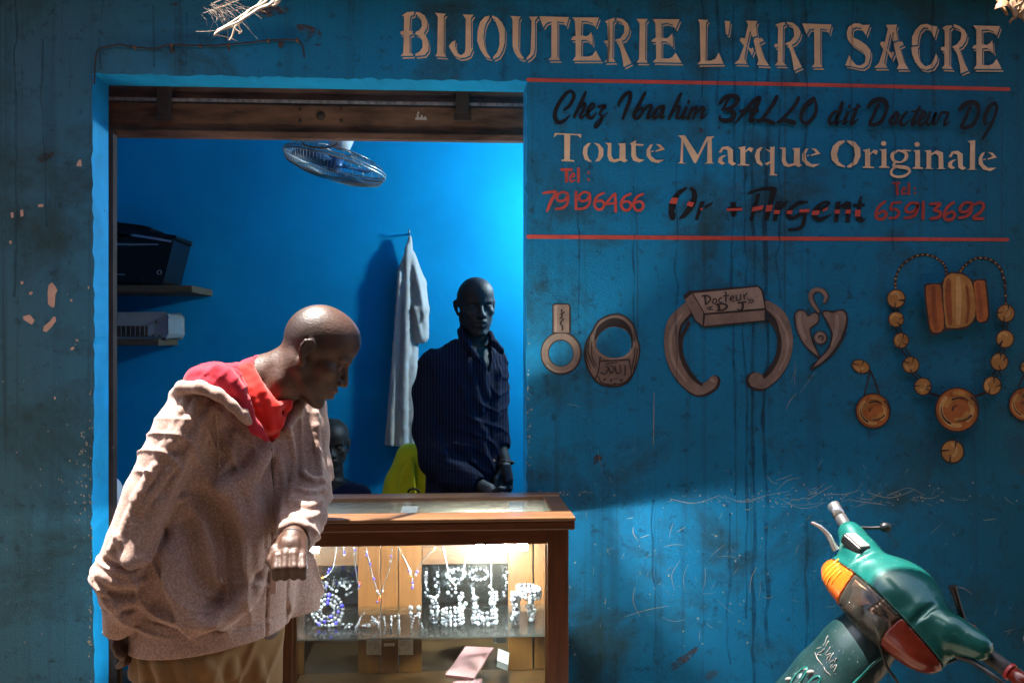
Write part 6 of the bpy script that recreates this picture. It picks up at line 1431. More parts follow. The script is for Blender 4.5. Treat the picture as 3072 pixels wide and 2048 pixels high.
def stool(x, y, h, label):
    t_ = thing("stool", (x, y, 0), label, "stool")
    b = MB(); b.box((x - .16, y - .16, h - .035), (x + .16, y + .16, h)); b.build("seat", M_PINEH, t_, bevel=.004)
    for sx in (-1, 1):
        for sy in (-1, 1): b = MB(); b.box((x + sx * .13 - .018, y + sy * .13 - .018, 0.012), (x + sx * .13 + .018, y + sy * .13 + .018, h - .036)); b.build("leg", M_PINEV, t_)
stool(P(992, 1760, YQ + .04).x, YQ + .06, .36, "low wooden stool under the seated young man in navy")
def seated(nm_label, px_sh, y_sh, YY, M_top, M_sk, headp, side, stool_label, logo=False, ang=0.0):
    t_ = thing("person", (P(px_sh, y_sh, YY).x, YY, 0), nm_label, "person")
    c = P(px_sh, y_sh, YY); X, Zs = c.x, c.z
    HH = Head((X + headp, YY - .02, Zs + .175), (.15 * side, -.97, -.05), (0, 0, 1), .97)
    q = SDF((X - .34, YY - .50, -.01), (X + .34, YY + .26, Zs + .36), .006)
    HH.sculpt(q); q.chain([((X + headp, YY, Zs + .12), .052), ((X, YY + .02, Zs + .03), .056)], .02)
    q.rings([((X, YY + .03, Zs - .50), .15, .11), ((X, YY + .03, Zs - .25), .15, .10), ((X, YY + .02, Zs - .05), .16, .085), ((X, YY + .02, Zs + .0), .09, .06)], np.eye(3), .03)
    for e in (-1, 1):
        q.chain([((X + e * .155, YY + .02, Zs - .06), .046), ((X + e * .19, YY, Zs - .30), .040), ((X + e * .09, YY - .24, Zs - .38), .030)], .02); q.ell((X + e * .08, YY - .30, Zs - .39), (.035, .05, .025), None, .02)
        q.chain([((X + e * .08, YY, Zs - .48), .08), ((X + e * .10, YY - .36, Zs - .46), .062), ((X + e * .10, YY - .38, .08), .045)], .03)
    sdf_obj("body", q, M_sk, t_, 1, attr=lambda V: HH.attrs(V, hairline=.9))
    q = SDF((X - .34, YY - .2, Zs - .60), (X + .34, YY + .26, Zs + .12), .005)
    q.rings([((X, YY + .03, Zs - .54), .175, .14), ((X, YY + .03, Zs - .25), .172, .13), ((X, YY + .02, Zs - .06), .175, .105), ((X, YY + .02, Zs + .015), .10, .075)], np.eye(3), .02)
    for e in (-1, 1): q.chain([((X + e * .14, YY + .02, Zs - .045), .062), ((X + e * .185, YY + .01, Zs - .16), .062), ((X + e * .20, YY, Zs - .22), .066)], .03)
    q.chain([((X + headp, YY, Zs + .12), .060), ((X, YY + .01, Zs + .03), .060)], .006, 's')
    for i in range(5): 
        for e in (-1, 1): q.cone((X + e * (.13 + .012 * i), YY - .09, Zs - .03 - .02 * i), (X + e * (.10 + .02 * i), YY - .11, Zs - .30 - .02 * i), .006, .002, .02)
    q.noise(.0025, 16, 12); sdf_obj("shirt", q, M_top, t_, 1)
    if logo:
        a = [P(x, y, YY - .15) for x, y in ((1222, 1480), (1228, 1472), (1240, 1468), (1252, 1472), (1258, 1480))]
        b = MB(); b.tube([Vector((p.x, YY - .118, p.z)) for p in a], .005, 6); b.build("printed_arc", M_BLACK, t_, smooth=True)
    q = SDF((X - .3, YY - .55, .05), (X + .3, YY + .2, Zs - .30), .008)
    for e in (-1, 1): q.chain([((X + e * .08, YY, Zs - .48), .095), ((X + e * .10, YY - .36, Zs - .46), .078), ((X + e * .10, YY - .38, .12), .06)], .03)
    sdf_obj("trousers", q, M_JEAN, t_, 1)
    stool(X, YY + .05, Zs - .58, stool_label)
M_YEL = cloth_mat("yellow_jersey", (0.70, 0.62, 0.012), var=.12, wr=.3)
M_WHT = cloth_mat("white_jersey", (0.62, 0.66, 0.72), var=.08, wr=.3)
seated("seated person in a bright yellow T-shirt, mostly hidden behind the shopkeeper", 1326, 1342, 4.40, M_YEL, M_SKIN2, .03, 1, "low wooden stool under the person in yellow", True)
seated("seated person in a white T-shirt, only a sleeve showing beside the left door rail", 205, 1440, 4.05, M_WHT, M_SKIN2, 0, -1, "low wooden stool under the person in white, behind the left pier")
# ============================================================ THINGS IN THE SHOP AND ON THE WALL
# --- orbit fan under the ceiling
YFN = 4.15
fc = P(1004, 494, YFN); fan_ax = Vector((-.27, -.02, -1)).normalized()
fan = thing("ceiling_fan", (P(1035, 320, YFN).x, YFN, HTOP - .012), "white caged fan hanging from the shop ceiling below the rusty shutter", "fan")
M_CAGE = mat("worn_chrome_wire", (0.42, 0.40, 0.36), 0.35, 0.8, var=.3, scale=40)
M_BLADE = mat("blue_fan_blade", (0.03, 0.11, 0.26), 0.35, var=.1)
u, w_ = frame_of(fan_ax); RF = .213
b = MB(); b.ring(fc, fan_ax, RF, .0045, 48, 8); b.ring(fc - fan_ax * .012, fan_ax, RF, .003, 48, 6)
for i in range(84):
    t = 2 * math.pi * i / 84; e = u * math.cos(t) + w_ * math.sin(t)
    b.tube([fc + e * RF, fc + e * (RF * .93) + fan_ax * .030, fc + e * (RF * .62) + fan_ax * .050, fc + e * .045 + fan_ax * .056], .0011, 4, False)
for i in range(24):
    t = 2 * math.pi * i / 24; e = u * math.cos(t) + w_ * math.sin(t)
    b.tube([fc + e * RF, fc + e * (RF * .9) - fan_ax * .035, fc + e * (RF * .55) - fan_ax * .055, fc + e * .06 - fan_ax * .060], .0014, 4, False)
b.ring(fc + fan_ax * .044, fan_ax, RF * .7, .0014, 40, 5); b.ring(fc - fan_ax * .048, fan_ax, RF * .7, .0018, 40, 5); b.ring(fc - fan_ax * .060, fan_ax, .06, .003, 24, 5)
b.lathe([(.045, 0), (.045, .004), (.03, .007)], fc + fan_ax * .053, fan_ax, 24); b.build("cage", M_CAGE, fan, smooth=True)
for k in range(3):
    b = MB(); t0 = 2 * math.pi * k / 3 + .5; top = []; n = 9
    for i in range(n):
        r = .035 + (RF - .065) * i / (n - 1); hw = .035 + .075 * math.sin(math.pi * min(1, i / (n - 1) * .8 + .12))
        a0 = t0 - hw / max(r, .05) * .5; a1 = t0 + hw / max(r, .05) * .5
        top.append((fc + (u * math.cos(a0) + w_ * math.sin(a0)) * r - fan_ax * .014, fc + (u * math.cos(a1) + w_ * math.sin(a1)) * r + fan_ax * .016))
    V = [p for q in top for p in q]; V += [p + fan_ax * .0025 for p in V]; m_ = 2 * n
    Fc = [(2 * i, 2 * i + 1, 2 * i + 3, 2 * i + 2) for i in range(n - 1)] + [(m_ + 2 * i, m_ + 2 * i + 2, m_ + 2 * i + 3, m_ + 2 * i + 1) for i in range(n - 1)]
    Fc += [(2 * i, 2 * i + 2, m_ + 2 * i + 2, m_ + 2 * i) for i in range(n - 1)] + [(2 * i + 1, m_ + 2 * i + 1, m_ + 2 * i + 3, 2 * i + 3) for i in range(n - 1)]
    b.add(V, Fc); b.build("blade", M_BLADE, fan, smooth=True)
b = MB(); b.lathe([(.001, .030), (.03, .028), (.036, .0), (.030, -.03)], fc, fan_ax, 24); b.build("hub", M_BLADE, fan, smooth=True)
mc = fc - fan_ax * .066
b = MB(); b.lathe([(.020, -.002), (.030, .003), (.044, .012), (.050, .05), (.047, .092), (.030, .108), (.012, .112)], mc, -fan_ax, 28); b.build("motor", M_WHITEPL, fan, smooth=True)
top = Vector((P(1035, 320, YFN).x, YFN, HTOP - .012))
b = MB(); b.tube([mc - fan_ax * .10, mc - fan_ax * .16 + Vector((0, 0, .03)), top], .012, 10); b.lathe([(.055, 0), (.05, -.03), (.015, -.05)], top, (0, 0, 1), 20); b.build("down_rod", M_WHITEPL, fan, smooth=True)
b = MB(); q = mc - fan_ax * .09; b.tube([Vector(v) for v in crom([tuple(q), tuple(q + Vector((-.07, 0, -.035))), tuple(q + Vector((-.12, .01, .0))), tuple(q + Vector((-.10, .02, .10)))], 5)], .0035, 6); b.build("cable", M_BLACK, fan, smooth=True)

# --- shelves, printer, appliance on the back wall, left
M_PLANK = mat("grey_plank", (0.085, 0.062, 0.038), .8, var=.4, scale=12, sc=(1, 8, 8), bmp=.3)
def board(px0, px1, py, th, Y0, tilt, label):
    a = P(px0, py, Y0); c = P(px1, py + tilt, Y0)
    b = MB(); V = []
    for yy in (Y0, YB - .002):
        for zz in (0, -th): V += [(a.x, yy, a.z + zz), (c.x, yy, c.z + zz)]
    b.add(V, [(0, 1, 3, 2), (4, 6, 7, 5), (0, 4, 5, 1), (2, 3, 7, 6), (0, 2, 6, 4), (1, 5, 7, 3)])
    o = b.build("wall_shelf", M_PLANK, None, origin=((a.x + c.x) / 2, YB, a.z), bevel=.003); return tag(o, label, "shelf")
zsh = P(400, 852, 4.42).z
board(180, 577, 854, .030, 4.42, 2, "upper grey plank shelf carrying the black printer")
board(180, 476, 1014, .030, 4.48, 2, "lower plank shelf carrying the off-white appliance")
M_PRN = mat("glossy_black_plastic", (0.006, 0.006, 0.007), .38, var=.1, coat=.15, spec=.3)
M_GREYT = mat("silver_trim", (0.42, 0.45, 0.50), .25, .6)
YP = 4.46
pr = thing("printer", (P(400, 850, YP).x, YP + .15, zsh), "black printer with silver trim on the upper shelf by the door", "printer")
def ext(name, pts, Y0, dy, m_, parent, bv=.004):
    b = MB(); b.prism([P(x, y, Y0) for x, y in pts], (0, dy, 0)); return b.build(name, m_, parent, bevel=bv)
ext("body", [(250, 851), (484, 852), (490, 845), (521, 722), (516, 716), (400, 712), (250, 706)], YP, .29, M_PRN, pr, .008)
ext("scanner_lid", [(250, 700), (330, 700), (400, 704), (524, 716), (526, 708), (440, 694), (350, 678), (250, 674)], YP + .01, .29, M_PRN, pr, .004)
ext("trim", [(250, 732), (340, 735), (400, 736), (474, 735), (474, 731), (400, 731), (340, 729), (250, 726)], YP - .004, .006, M_GREYT, pr, .001)
ext("trim", [(390, 707), (514, 727), (514, 721), (400, 702)], YP - .006, .006, M_GREYT, pr, .001)
ext("trim", [(250, 822), (372, 828), (373, 822), (330, 820), (250, 814)], YP - .004, .006, M_GREYT, pr, .001)
ext("paper_tray", [(318, 842), (430, 848), (430, 830), (318, 824)], YP - .010, .012, M_PRN, pr, .003)
c = P(478, 817, YP); b = MB(); b.ring((c.x, YP - .002, c.z), (0, 1, 0), .009, .0018, 20, 6); b.build("button", M_GREYT, pr, smooth=True)
ext("paper_stack", [(250, 668), (330, 669), (445, 690), (452, 684), (430, 678), (340, 665), (250, 661)], YP + .06, .2, M_PRN, pr, .003)
YA = 4.52; zsl = P(400, 1014, 4.48).z
M_OFFW = mat("off_white_plastic", (0.24, 0.26, 0.26), .45, var=.12, scale=20)
M_GRIL = mat("brown_grille", (0.055, 0.045, 0.035), .6)
ac = thing("electric_appliance", (P(410, 1010, YA).x, YA + .12, zsl), "off-white box appliance with a slatted grille on the lower shelf", "appliance")
ext("casing", [(180, 937), (496, 940), (506, 950), (507, 1000), (500, 1013), (180, 1013)], YA, .24, M_OFFW, ac, .012)
ext("grille", [(180, 976), (443, 978), (443, 1008), (180, 1008)], YA - .003, .005, M_GRIL, ac, .001)
for i in range(26): 
    x = 320 + i * 4.7; b = MB(); b.prism([P(x, 978, YA - .006), P(x + 1.8, 978, YA - .006), P(x + 1.8, 1007, YA - .006), P(x, 1007, YA - .006)], (0, .004, 0)); b.build("grille_slat", M_OFFW if i % 3 == 0 else M_RUSTD, ac)
for px, py in ((460, 1006), (480, 1006), (470, 966)): c = P(px, py, YA); b = MB(); b.lathe([(.006, 0), (.005, .005), (0, .006)], (c.x, YA - .001, c.z), (0, -1, 0), 10); b.build("knob", M_GRIL, ac, smooth=True)

# --- shirt hung on the back wall
YH = 4.745
M_LINEN = cloth_mat("grey_white_linen", (0.42, 0.41, 0.39), var=.1, wr=.3, bmp=.3)
hg = SDF((P(1110, 800, YH).x, 4.62, P(1200, 1380, YH).z), (P(1320, 800, YH).x, 4.80, P(1200, 680, YH).z), .0045)
def hs(y, x0, x1, dp): return (P((x0 + x1) / 2, y, YH), (P(x1, y, YH).x - P(x0, y, YH).x) / 2, dp)
hg.rings([hs(1343, 1152, 1250, .035), hs(1200, 1164, 1254, .042), hs(1000, 1182, 1256, .045), hs(880, 1190, 1252, .042), hs(815, 1192, 1246, .036), hs(770, 1208, 1240, .026), hs(725, 1222, 1237, .014), hs(707, 1225, 1234, .010)], np.eye(3), .008)
hg.chain([(P(1234, 765, YH - .005), .020), (P(1258, 850, YH - .02), .032), (P(1264, 930, YH - .025), .036), (P(1264, 1008, YH - .02), .036)], .012)
hg.plane(P(1264, 1016, YH - .02), (.1, 0, -1), .003) if False else None
hg.plane((0, YB - .003, 1.5), (0, 1, 0), .002)
hf = dict(Y0=4.5, Y1=4.8)
for f_, r_ in (([(1212, 790), (1204, 900), (1196, 1100), (1186, 1340)], .012), ([(1236, 850), (1238, 960), (1240, 1060)], .010), ([(1172, 1150), (1168, 1250), (1164, 1340)], .007), ([(1224, 1080), (1226, 1200), (1228, 1340)], .006)): fold(hg, f_, r_, .1, .008, 's', **hf)
for f_, r_ in (([(1222, 740), (1222, 900), (1216, 1100), (1212, 1330)], .012), ([(1200, 820), (1190, 960), (1178, 1120), (1172, 1330)], .009), ([(1240, 1040), (1242, 1180), (1240, 1330)], .009), ([(1244, 800), (1262, 880), (1276, 980)], .008), ([(1240, 900), (1254, 960), (1262, 1005)], .008), ([(1282, 925), (1270, 960), (1246, 990)], .006)): fold(hg, f_, r_, .4, .010, **hf)
hg.plane(P(1200, 1338, YH), (-.08, 0, -1), .004); hg.ridge(.0015, (1, .2, .12), .05, 41, None, 2.4, 1.0); hg.noise(.001, 24, 2)
o = sdf_obj("hanging_shirt", hg, M_LINEN, None, 1, origin=tuple(P(1229, 707, YB - .02))); tag(o, "pale grey linen shirt hanging from a hook on the bright blue back wall", "shirt")
b = MB(); c = P(1229, 703, YB); b.tube([(c.x, YB - .001, c.z), (c.x, YB - .06, c.z), (c.x, YB - .065, c.z + .015)], .004, 6); o = b.build("wall_hook", M_STEEL, None, origin=(c.x, YB, c.z), smooth=True); tag(o, "small metal hook in the back wall holding the pale shirt", "hook")

# --- rusty wire along the lintel
wr_ = thing("rusty_wire", tuple(P(283, 254, YF)), "rusty twisted wire nailed along the wall above the doorway", "wire")
WP = [(283, 254), (284, 215), (286, 179), (292, 152), (304, 145), (357, 134), (402, 142), (469, 145), (513, 134), (598, 138), (683, 134), (759, 127), (803, 121), (875, 120), (902, 129), (910, 150), (913, 174)]
b = MB(); rw = np.random.default_rng(4)
b.tube([P(v[0], v[1] + rw.normal(0, .8), YF - .008) for v in crom(WP, 5)], .0026, 6); b.build("strand", M_RUSTD, wr_, smooth=True)
for x, y in ((402, 142), (513, 136), (598, 138), (683, 136), (803, 122), (890, 121)):
    c = P(x, y, YF - .008); b = MB(); b.ring(c, (1, 0, .2), .0045, .002, 10, 6); b.ring(c + Vector((.004, 0, 0)), (1, 0, -.2), .0045, .002, 10, 6)
    b.tube([c, c + Vector((.004, .009, -.018 if x in (513, 683) else -.006))], .0022, 5); b.build("twist", M_RUST, wr_, smooth=True)
c = P(516, 152, YF - .006); b = MB(); b.ring(c, (0, 1, .1), .007, .0022, 14, 6); b.build("twist", M_RUSTD, wr_, smooth=True)
c = P(841, 133, YF - .006); b = MB(); b.prism([P(832, 126, YF - .010), P(851, 124, YF - .010), P(849, 134, YF - .010), P(841, 146, YF - .010), P(836, 140, YF - .010)], (0, .006, 0)); b.build("nail_tab", M_RUSTD, wr_)

# --- dry stalks hanging from the eave
M_STRAW = mat("bleached_straw", (0.58, 0.47, 0.34), .8, var=.35, scale=60, sc=(1, 1, 6))
st = thing("straw_stalks", tuple(P(900, -200, 3.04)), "bleached straw stalks hanging from the eave above the doorway", "straw")
rs = np.random.default_rng(12)
STK = [([(930, -260, 3.06), (835, -20, 2.84), (770, 30, 2.80), (715, 66, 2.78), (678, 82, 2.775), (648, 100, 2.77), (645, 108, 2.77)], .0060), ([(925, -260, 3.05), (820, -25, 2.85), (750, 30, 2.82), (722, 66, 2.80), (706, 80, 2.80), (696, 110, 2.80), (688, 122, 2.80)], .0048), ([(940, -260, 3.06), (850, -20, 2.86), (760, 26, 2.83), (690, 70, 2.81), (650, 92, 2.80)], .0045), ([(920, -260, 3.05), (800, -20, 2.86), (735, 40, 2.83), (716, 72, 2.82), (724, 95, 2.82), (716, 102, 2.82)], .0035),
       ([(645, 104, 2.77), (680, 112, 2.775), (712, 124, 2.79)], .0022), ([(650, 92, 2.78), (620, 95, 2.78), (588, 95, 2.785)], .0012), ([(700, 80, 2.79), (660, 92, 2.785), (646, 104, 2.775)], .0040), ([(700, 84, 2.79), (722, 98, 2.79), (726, 92, 2.79)], .003), ([(930, -260, 3.04), (845, -10, 2.87), (800, 15, 2.85), (770, 35, 2.84)], .006), ([(945, -260, 3.06), (870, -40, 2.88), (815, 8, 2.86), (805, 20, 2.86)], .0055)]
for pts, r in STK:
    b = MB(); A = crom([tuple(P(*p)) for p in pts], 6) if len(pts) > 2 else [np.array(P(*p)) for p in pts]; n = len(A)
    b.tube([Vector(v) for v in A], [r * (1 - .35 * i / n) for i in range(n)], 7, flat=.6); b.build("stalk", M_STRAW, st, smooth=True)
b = MB()
for _ in range(46):
    x, y = rs.normal(655, 24), rs.normal(28, 12); l = rs.exponential(20) + 8; a = rs.normal(0.3, .7)
    b.tube([P(x, y, 2.86), P(x + l * math.cos(a), y + l * math.sin(a) + rs.normal(0, 3), 2.86 + rs.normal(0, .01)), P(x + 1.9 * l * math.cos(a + .25), y + 1.9 * l * math.sin(a + .25), 2.86 + rs.normal(0, .01))], .0003, 3, False)
for x, y in ((610, 40), (640, 10), (700, -10)): b.tube([P(x, y, 2.86), P((x + 830) / 2, y - 40, 2.87), P(840, -60, 2.88)], .0006, 4, False)
o = b.build("fine_fibres", M_STRAW, st); o["kind"] = "stuff"
M_DRY = mat("dried_leaf", (0.34, 0.19, 0.09), .75, var=.5, scale=25, bmp=.5)
dl = thing("dried_leaves", tuple(P(3090, -120, 3.0)), "curled brown dried leaves hanging from the eave at the top right corner", "leaves")
for i in range(16):
    x, y = rs.uniform(2992, 3090), rs.uniform(-10, 62); a = rs.uniform(.2, 2.9); l = rs.uniform(30, 70); Yl = rs.uniform(2.84, 2.96)
    q = [P(x - l * .5 * math.cos(a), y - l * .5 * math.sin(a), Yl), P(x, y - 6, Yl - .02), P(x + l * .5 * math.cos(a), y + l * .35 * math.sin(a), Yl)]
    b = MB(); C = crom([tuple(v) for v in q], 6); n = len(C); wv = Vector((-math.sin(a), -.5, math.cos(a) * .8)).normalized(); V = []
    for j, v in enumerate(C):
        hw = .018 * math.sin(math.pi * (j + .5) / n) ** .7; V += [Vector(v) - wv * hw, Vector(v) + Vector((0, .006, -.006)), Vector(v) + wv * hw]
    Fc = [(3 * j + k, 3 * j + k + 1, 3 * j + k + 4, 3 * j + k + 3) for j in range(n - 1) for k in (0, 1)]
    b.add(V, Fc); o = b.build("leaf", M_DRY, dl, smooth=True); sm = o.modifiers.new("thick", 'SOLIDIFY'); sm.thickness = .002
b = MB(); b.tube([P(3100, -150, 3.05), P(3085, -40, 2.95), P(3050, 20, 2.90)], .006, 6); b.tube([P(3100, -150, 3.05), P(3110, -20, 2.93), P(3060, 40, 2.88)], .004, 6); b.build("stem", M_DRY, dl, smooth=True)
# ============================================================ MOTOR SCOOTER
def paintcar(name, c, rough=.22, fl=.25):
    m, nt, b = newmat(name)
    tc = nd(nt, "ShaderNodeTexCoord").outputs["Object"]
    f = noise(nt, tc, 35, 6, .65); base = ramp(nt, f, [(.35, tuple(v * (1 - fl) for v in c)), (.65, c)])
    d_ = noise(nt, tc, 140, 3, .7); base = mixc(nt, ramp(nt, d_, [(.66, (0, 0, 0)), (.74, (.7, .7, .7))]), base, (0.35, 0.40, 0.36))
    nt.links.new(base, b.inputs["Base Color"]); b.inputs["Metallic"].default_value = .25
    mr = nd(nt, "ShaderNodeMapRange"); mr.inputs[3].default_value = rough * .7; mr.inputs[4].default_value = rough * 1.9
    nt.links.new(noise(nt, tc, 14, 5), mr.inputs[0]); nt.links.new(mr.outputs[0], b.inputs["Roughness"])
    b.inputs["Coat Weight"].default_value = .6; b.inputs["Coat Roughness"].default_value = .12; return m
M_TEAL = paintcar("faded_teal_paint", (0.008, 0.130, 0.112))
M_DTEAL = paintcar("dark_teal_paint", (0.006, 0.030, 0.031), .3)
M_LENS = glass("clouded_headlight_lens", (0.86, 0.72, 0.62), refl=1.0, dirt=0.10)
M_REFL = mat("tarnished_reflector", (0.46, 0.33, 0.26), .35, .25, var=.35, scale=25)
M_AMB = mat("orange_indicator_lens", (0.62, 0.105, 0.008), .2, var=.15, scale=30, coat=.6)
M_RLENS = mat("dark_red_lens", (0.18, 0.018, 0.006), .25, var=.4, scale=30, coat=.5)
M_RUBB = mat("black_rubber", (0.022, 0.022, 0.024), .6, var=.3, scale=40)
M_GRIP = mat("grey_rubber_grip", (0.05, 0.05, 0.053), .55, var=.3, scale=60)
M_BLKP = mat("black_plastic", (0.012, 0.012, 0.013), .35, var=.3, scale=40)
M_CHR = mat("scuffed_chrome", (0.62, 0.60, 0.58), .25, .9, var=.25, scale=50)
M_CRT = mat("cream_trim", (0.70, 0.55, 0.28), .4, var=.15)
M_REDP = mat("red_plastic_ring", (0.45, 0.03, 0.025), .3)
SO = P(2700, 1800, 2.45)
sA = Vector((.36, -.82, -.45)).normalized(); sF = Vector((-.92, -.38, -.05)); sF = (sF - sA * sF.dot(sA)).normalized(); sU = sF.cross(sA) * (1 if sF.cross(sA).z > 0 else -1)
sU.normalize()
def S(a, f, u): return SO + sA * a + sF * f + sU * u
TS = np.array([sA, sF, sU])
bike = thing("motor_scooter", (S(0, 0, 0).x + .45, S(0, 0, 0).y, 0), "green motor scooter with orange indicator parked against the blue wall", "scooter")
def to_w(V): return np.array(SO) + np.asarray(V) @ TS
def sobj(name, sd, m_, relax=1, label=None):
    V, Q = sd.mesh(relax); 
    if np.linalg.det(TS) < 0: Q = Q[:, ::-1]
    o = make(name, to_w(V), Q, m_, bike, smooth=True)
    if label: o["label"] = label
    return o
pod = SDF((-.27, -.14, -.13), (.27, .18, .15), .0032)
pod.ell((0, .015, -.002), (.150, .112, .082), None, .02)
pod.ell((0, .060, -.030), (.150, .075, .055), None, .03)
for e in (-1, 1):
    pod.chain([((e * .09, .02, .012), .070), ((e * .155, .005, .028), .046), ((e * .205, -.012, .040), .030), ((e * .225, -.016, .044), .027)], .025)
    pod.ell((e * .125, .055, -.028), (.075, .058, .045), None, .03)
pod.ell((0, .010, .045), (.105, .090, .052), None, .012)
pod.box((0, -.15, 0), (.3, .055, .2), None, .005, .02, 's')
for e in (-1, 1):        # recessed crease between centre panel and wing
    pod.chain([((e * .098, -.07, .090), .007), ((e * .102, .0, .094), .008), ((e * .108, .06, .066), .008), ((e * .112, .10, .030), .006)], .008, 's')
LN = np.array((0, .80, -.60)); LP = LN * .052
def cutp(sd, p, n): sd.plane(p, n, .0016); return sd
cov = pod.copy(); cutp(cov, LP - LN * .0012, LN); sobj("headset_cover", cov, M_TEAL)
hl = pod.copy(); cutp(hl, LP + LN * .0012, -LN); cutp(hl, (.104, 0, 0), (1, .25, 0)); cutp(hl, (-.104, 0, 0), (-1, .25, 0)); 
rf = hl.copy(); rf.f += .007
rf.ell((0, .150, -.030), (.095, .095, .075), None, .004, 's')
o = sobj("reflector", rf, M_REFL); 
b = MB(); b.ball(S(-.01, .068, -.028), .013, 12, 8); b.lathe([(.016, 0), (.016, .012)], S(-.01, .052, -.028), sF, 16); bulb = b.build("headlight_bulb", M_CHR, bike, smooth=True)
hlo = sobj("headlight", hl, M_LENS)
li = pod.copy(); cutp(li, LP + LN * .0012, -LN); cutp(li, (-.107, 0, 0), (1, -.25, 0)); sobj("indicator", li, M_AMB, label="bright orange left indicator lens")
ri = pod.copy(); cutp(ri, LP + LN * .0012, -LN); cutp(ri, (.107, 0, 0), (-1, -.25, 0)); sobj("indicator", ri, M_RLENS, label="dark red right indicator lens")
M_YEL2 = mat("yellow_lens_rib", (0.70, 0.28, 0.02), .25)
b = MB()
for i in range(4):
    q = [hit(pod, 0, 0, 0, 0)] if False else None
    a = -.118 - .014 * i; pts = []
    for u_ in np.linspace(-.045, .018, 7):
        f_ = .14
        while f_ > 0:
            i3 = np.round((np.array((a, f_, u_)) - pod.lo) / pod.res).astype(int)
            if (i3 >= 0).all() and (i3 < pod.n).all() and pod.f[tuple(i3)] < 0: break
            f_ -= .002
        if f_ > .03: pts.append(S(a, f_ + .001, u_))
    if len(pts) > 2: b.tube(pts, .0022, 5)
if b.v: b.build("lens_rib", M_YEL2, bike, smooth=True)
def sp(px, py, Y): return P(px, py, Y)
def tubeP(name, pts, r, m_, n=12, label=None, sm=5):
    b = MB(); C = [P(*p) for p in pts]
    if len(C) > 2: C = [Vector(v) for v in crom([tuple(c) for c in C], sm)]
    rr = r if not isinstance(r, (list, tuple)) else list(np.interp(np.linspace(0, 1, len(C)), np.linspace(0, 1, len(r)), r))
    b.tube(C, rr, n); o = b.build(name, m_, bike, smooth=True, auto=50)
    if label: o["label"] = label
    return o
# left bar end: chromed weight, rubber grip
LG0, LG1 = P(2498, 1512, 2.735), P(2553, 1604, 2.655); RG0, RG1 = P(2946, 1952, 2.285), P(3075, 2046, 2.19)
def lerp(a, b_, t): return a + (b_ - a) * t
def seg(name, a, c, r, m_, n=18, bv=.002, label=None):
    b = MB(); L = (c - a).length; b.lathe([(r * .82, 0), (r, L * .06), (r, L * .94), (r * .82, L)], a, c - a, n); o = b.build(name, m_, bike, smooth=True, auto=50)
    if label: o["label"] = label
    return o
seg("bar_end", LG0, lerp(LG0, LG1, .40), .0175, M_CHR, label="pale worn grip end"); seg("grip", lerp(LG0, LG1, .40), LG1, .0165, M_GRIP)
seg("bar_collar", LG1, lerp(LG1, S(-.2, -.01, .04), .35), .0185, M_BLKP)
tubeP("brake_lever", [(2434, 1566, 2.64), (2460, 1580, 2.63), (2484, 1604, 2.62), (2498, 1630, 2.61), (2508, 1648, 2.605)], [.0035, .006, .0075, .0085, .011], M_CHR)
ms = P(2568, 1634, 2.535); Mx = np.array([(sA * .9 + sF * .1).normalized(), (sF).normalized(), sU])
b = SDF(np.array(ms) - .06, np.array(ms) + .06, .003); b.box(ms, (.034, .020, .014), Mx, .005, .004); sdf_obj("brake_reservoir", b, M_BLKP, bike, 0)
b = SDF(np.array(ms) - .06, np.array(ms) + .06, .003); b.box(ms + sU * .0155, (.029, .015, .004), Mx, .002, .003); sdf_obj("reservoir_cap", b, mat("grey_cap", (.42, .38, .35), .45, .3, var=.3, scale=60), bike, 0)
tubeP("mirror_stem", [(2560, 1592, 2.62), (2564, 1582, 2.61), (2610, 1583, 2.60), (2655, 1581, 2.59)], .0042, M_BLKP); b = MB(); b.ball(P(2656, 1581, 2.59), .0135, 12, 8, (1.2, 1, 1)); b.build("stem_knob", M_BLKP, bike, smooth=True)
tubeP("mirror_stem", [(2908, 1915, 2.31), (2899, 1890, 2.31), (2880, 1830, 2.31), (2866, 1785, 2.31), (2857, 1757, 2.31)], [.009, .0085, .007, .0075, .0105], M_BLKP)
tubeP("cream_rim", [(2708, 1693, 2.50), (2745, 1716, 2.47), (2785, 1752, 2.435), (2808, 1783, 2.41), (2815, 1800, 2.40)], [.004, .0075, .009, .007, .003], M_CRT)
# right bar: switch pod, throttle rings, grip
seg("switch_housing", S(.20, -.005, .03), lerp(RG0, S(.2, 0, .03), .15), .024, M_BLKP)
b = MB(); b.box(P(2905, 1886, 2.32) - Vector((.016, .014, .014)), P(2905, 1886, 2.32) + Vector((.016, .014, .014)), Matrix.Rotation(.6, 3, 'Y')); b.build("switch", mat("grey_switch", (.22, .2, .2), .5), bike, bevel=.003)
b = MB(); b.box(P(2917, 1880, 2.315) - Vector((.006, .006, .005)), P(2917, 1880, 2.315) + Vector((.006, .006, .005))); b.build("red_button", M_REDP, bike, bevel=.001)
seg("throttle_ring", lerp(RG0, RG1, -.14), lerp(RG0, RG1, .02), .022, M_REDP); seg("grip", lerp(RG0, RG1, .03), lerp(RG0, RG1, .62), .0185, M_GRIP); seg("throttle_ring", lerp(RG0, RG1, .63), lerp(RG0, RG1, .70), .0205, M_REDP); seg("bar_end", lerp(RG0, RG1, .705), lerp(RG0, RG1, 1.15), .018, M_RLENS, label="dark red right grip end")
tubeP("brake_lever", [(2870, 1962, 2.28), (2920, 1985, 2.25), (2985, 2030, 2.20), (3040, 2075, 2.17)], [.010, .007, .006, .005], M_BLKP)
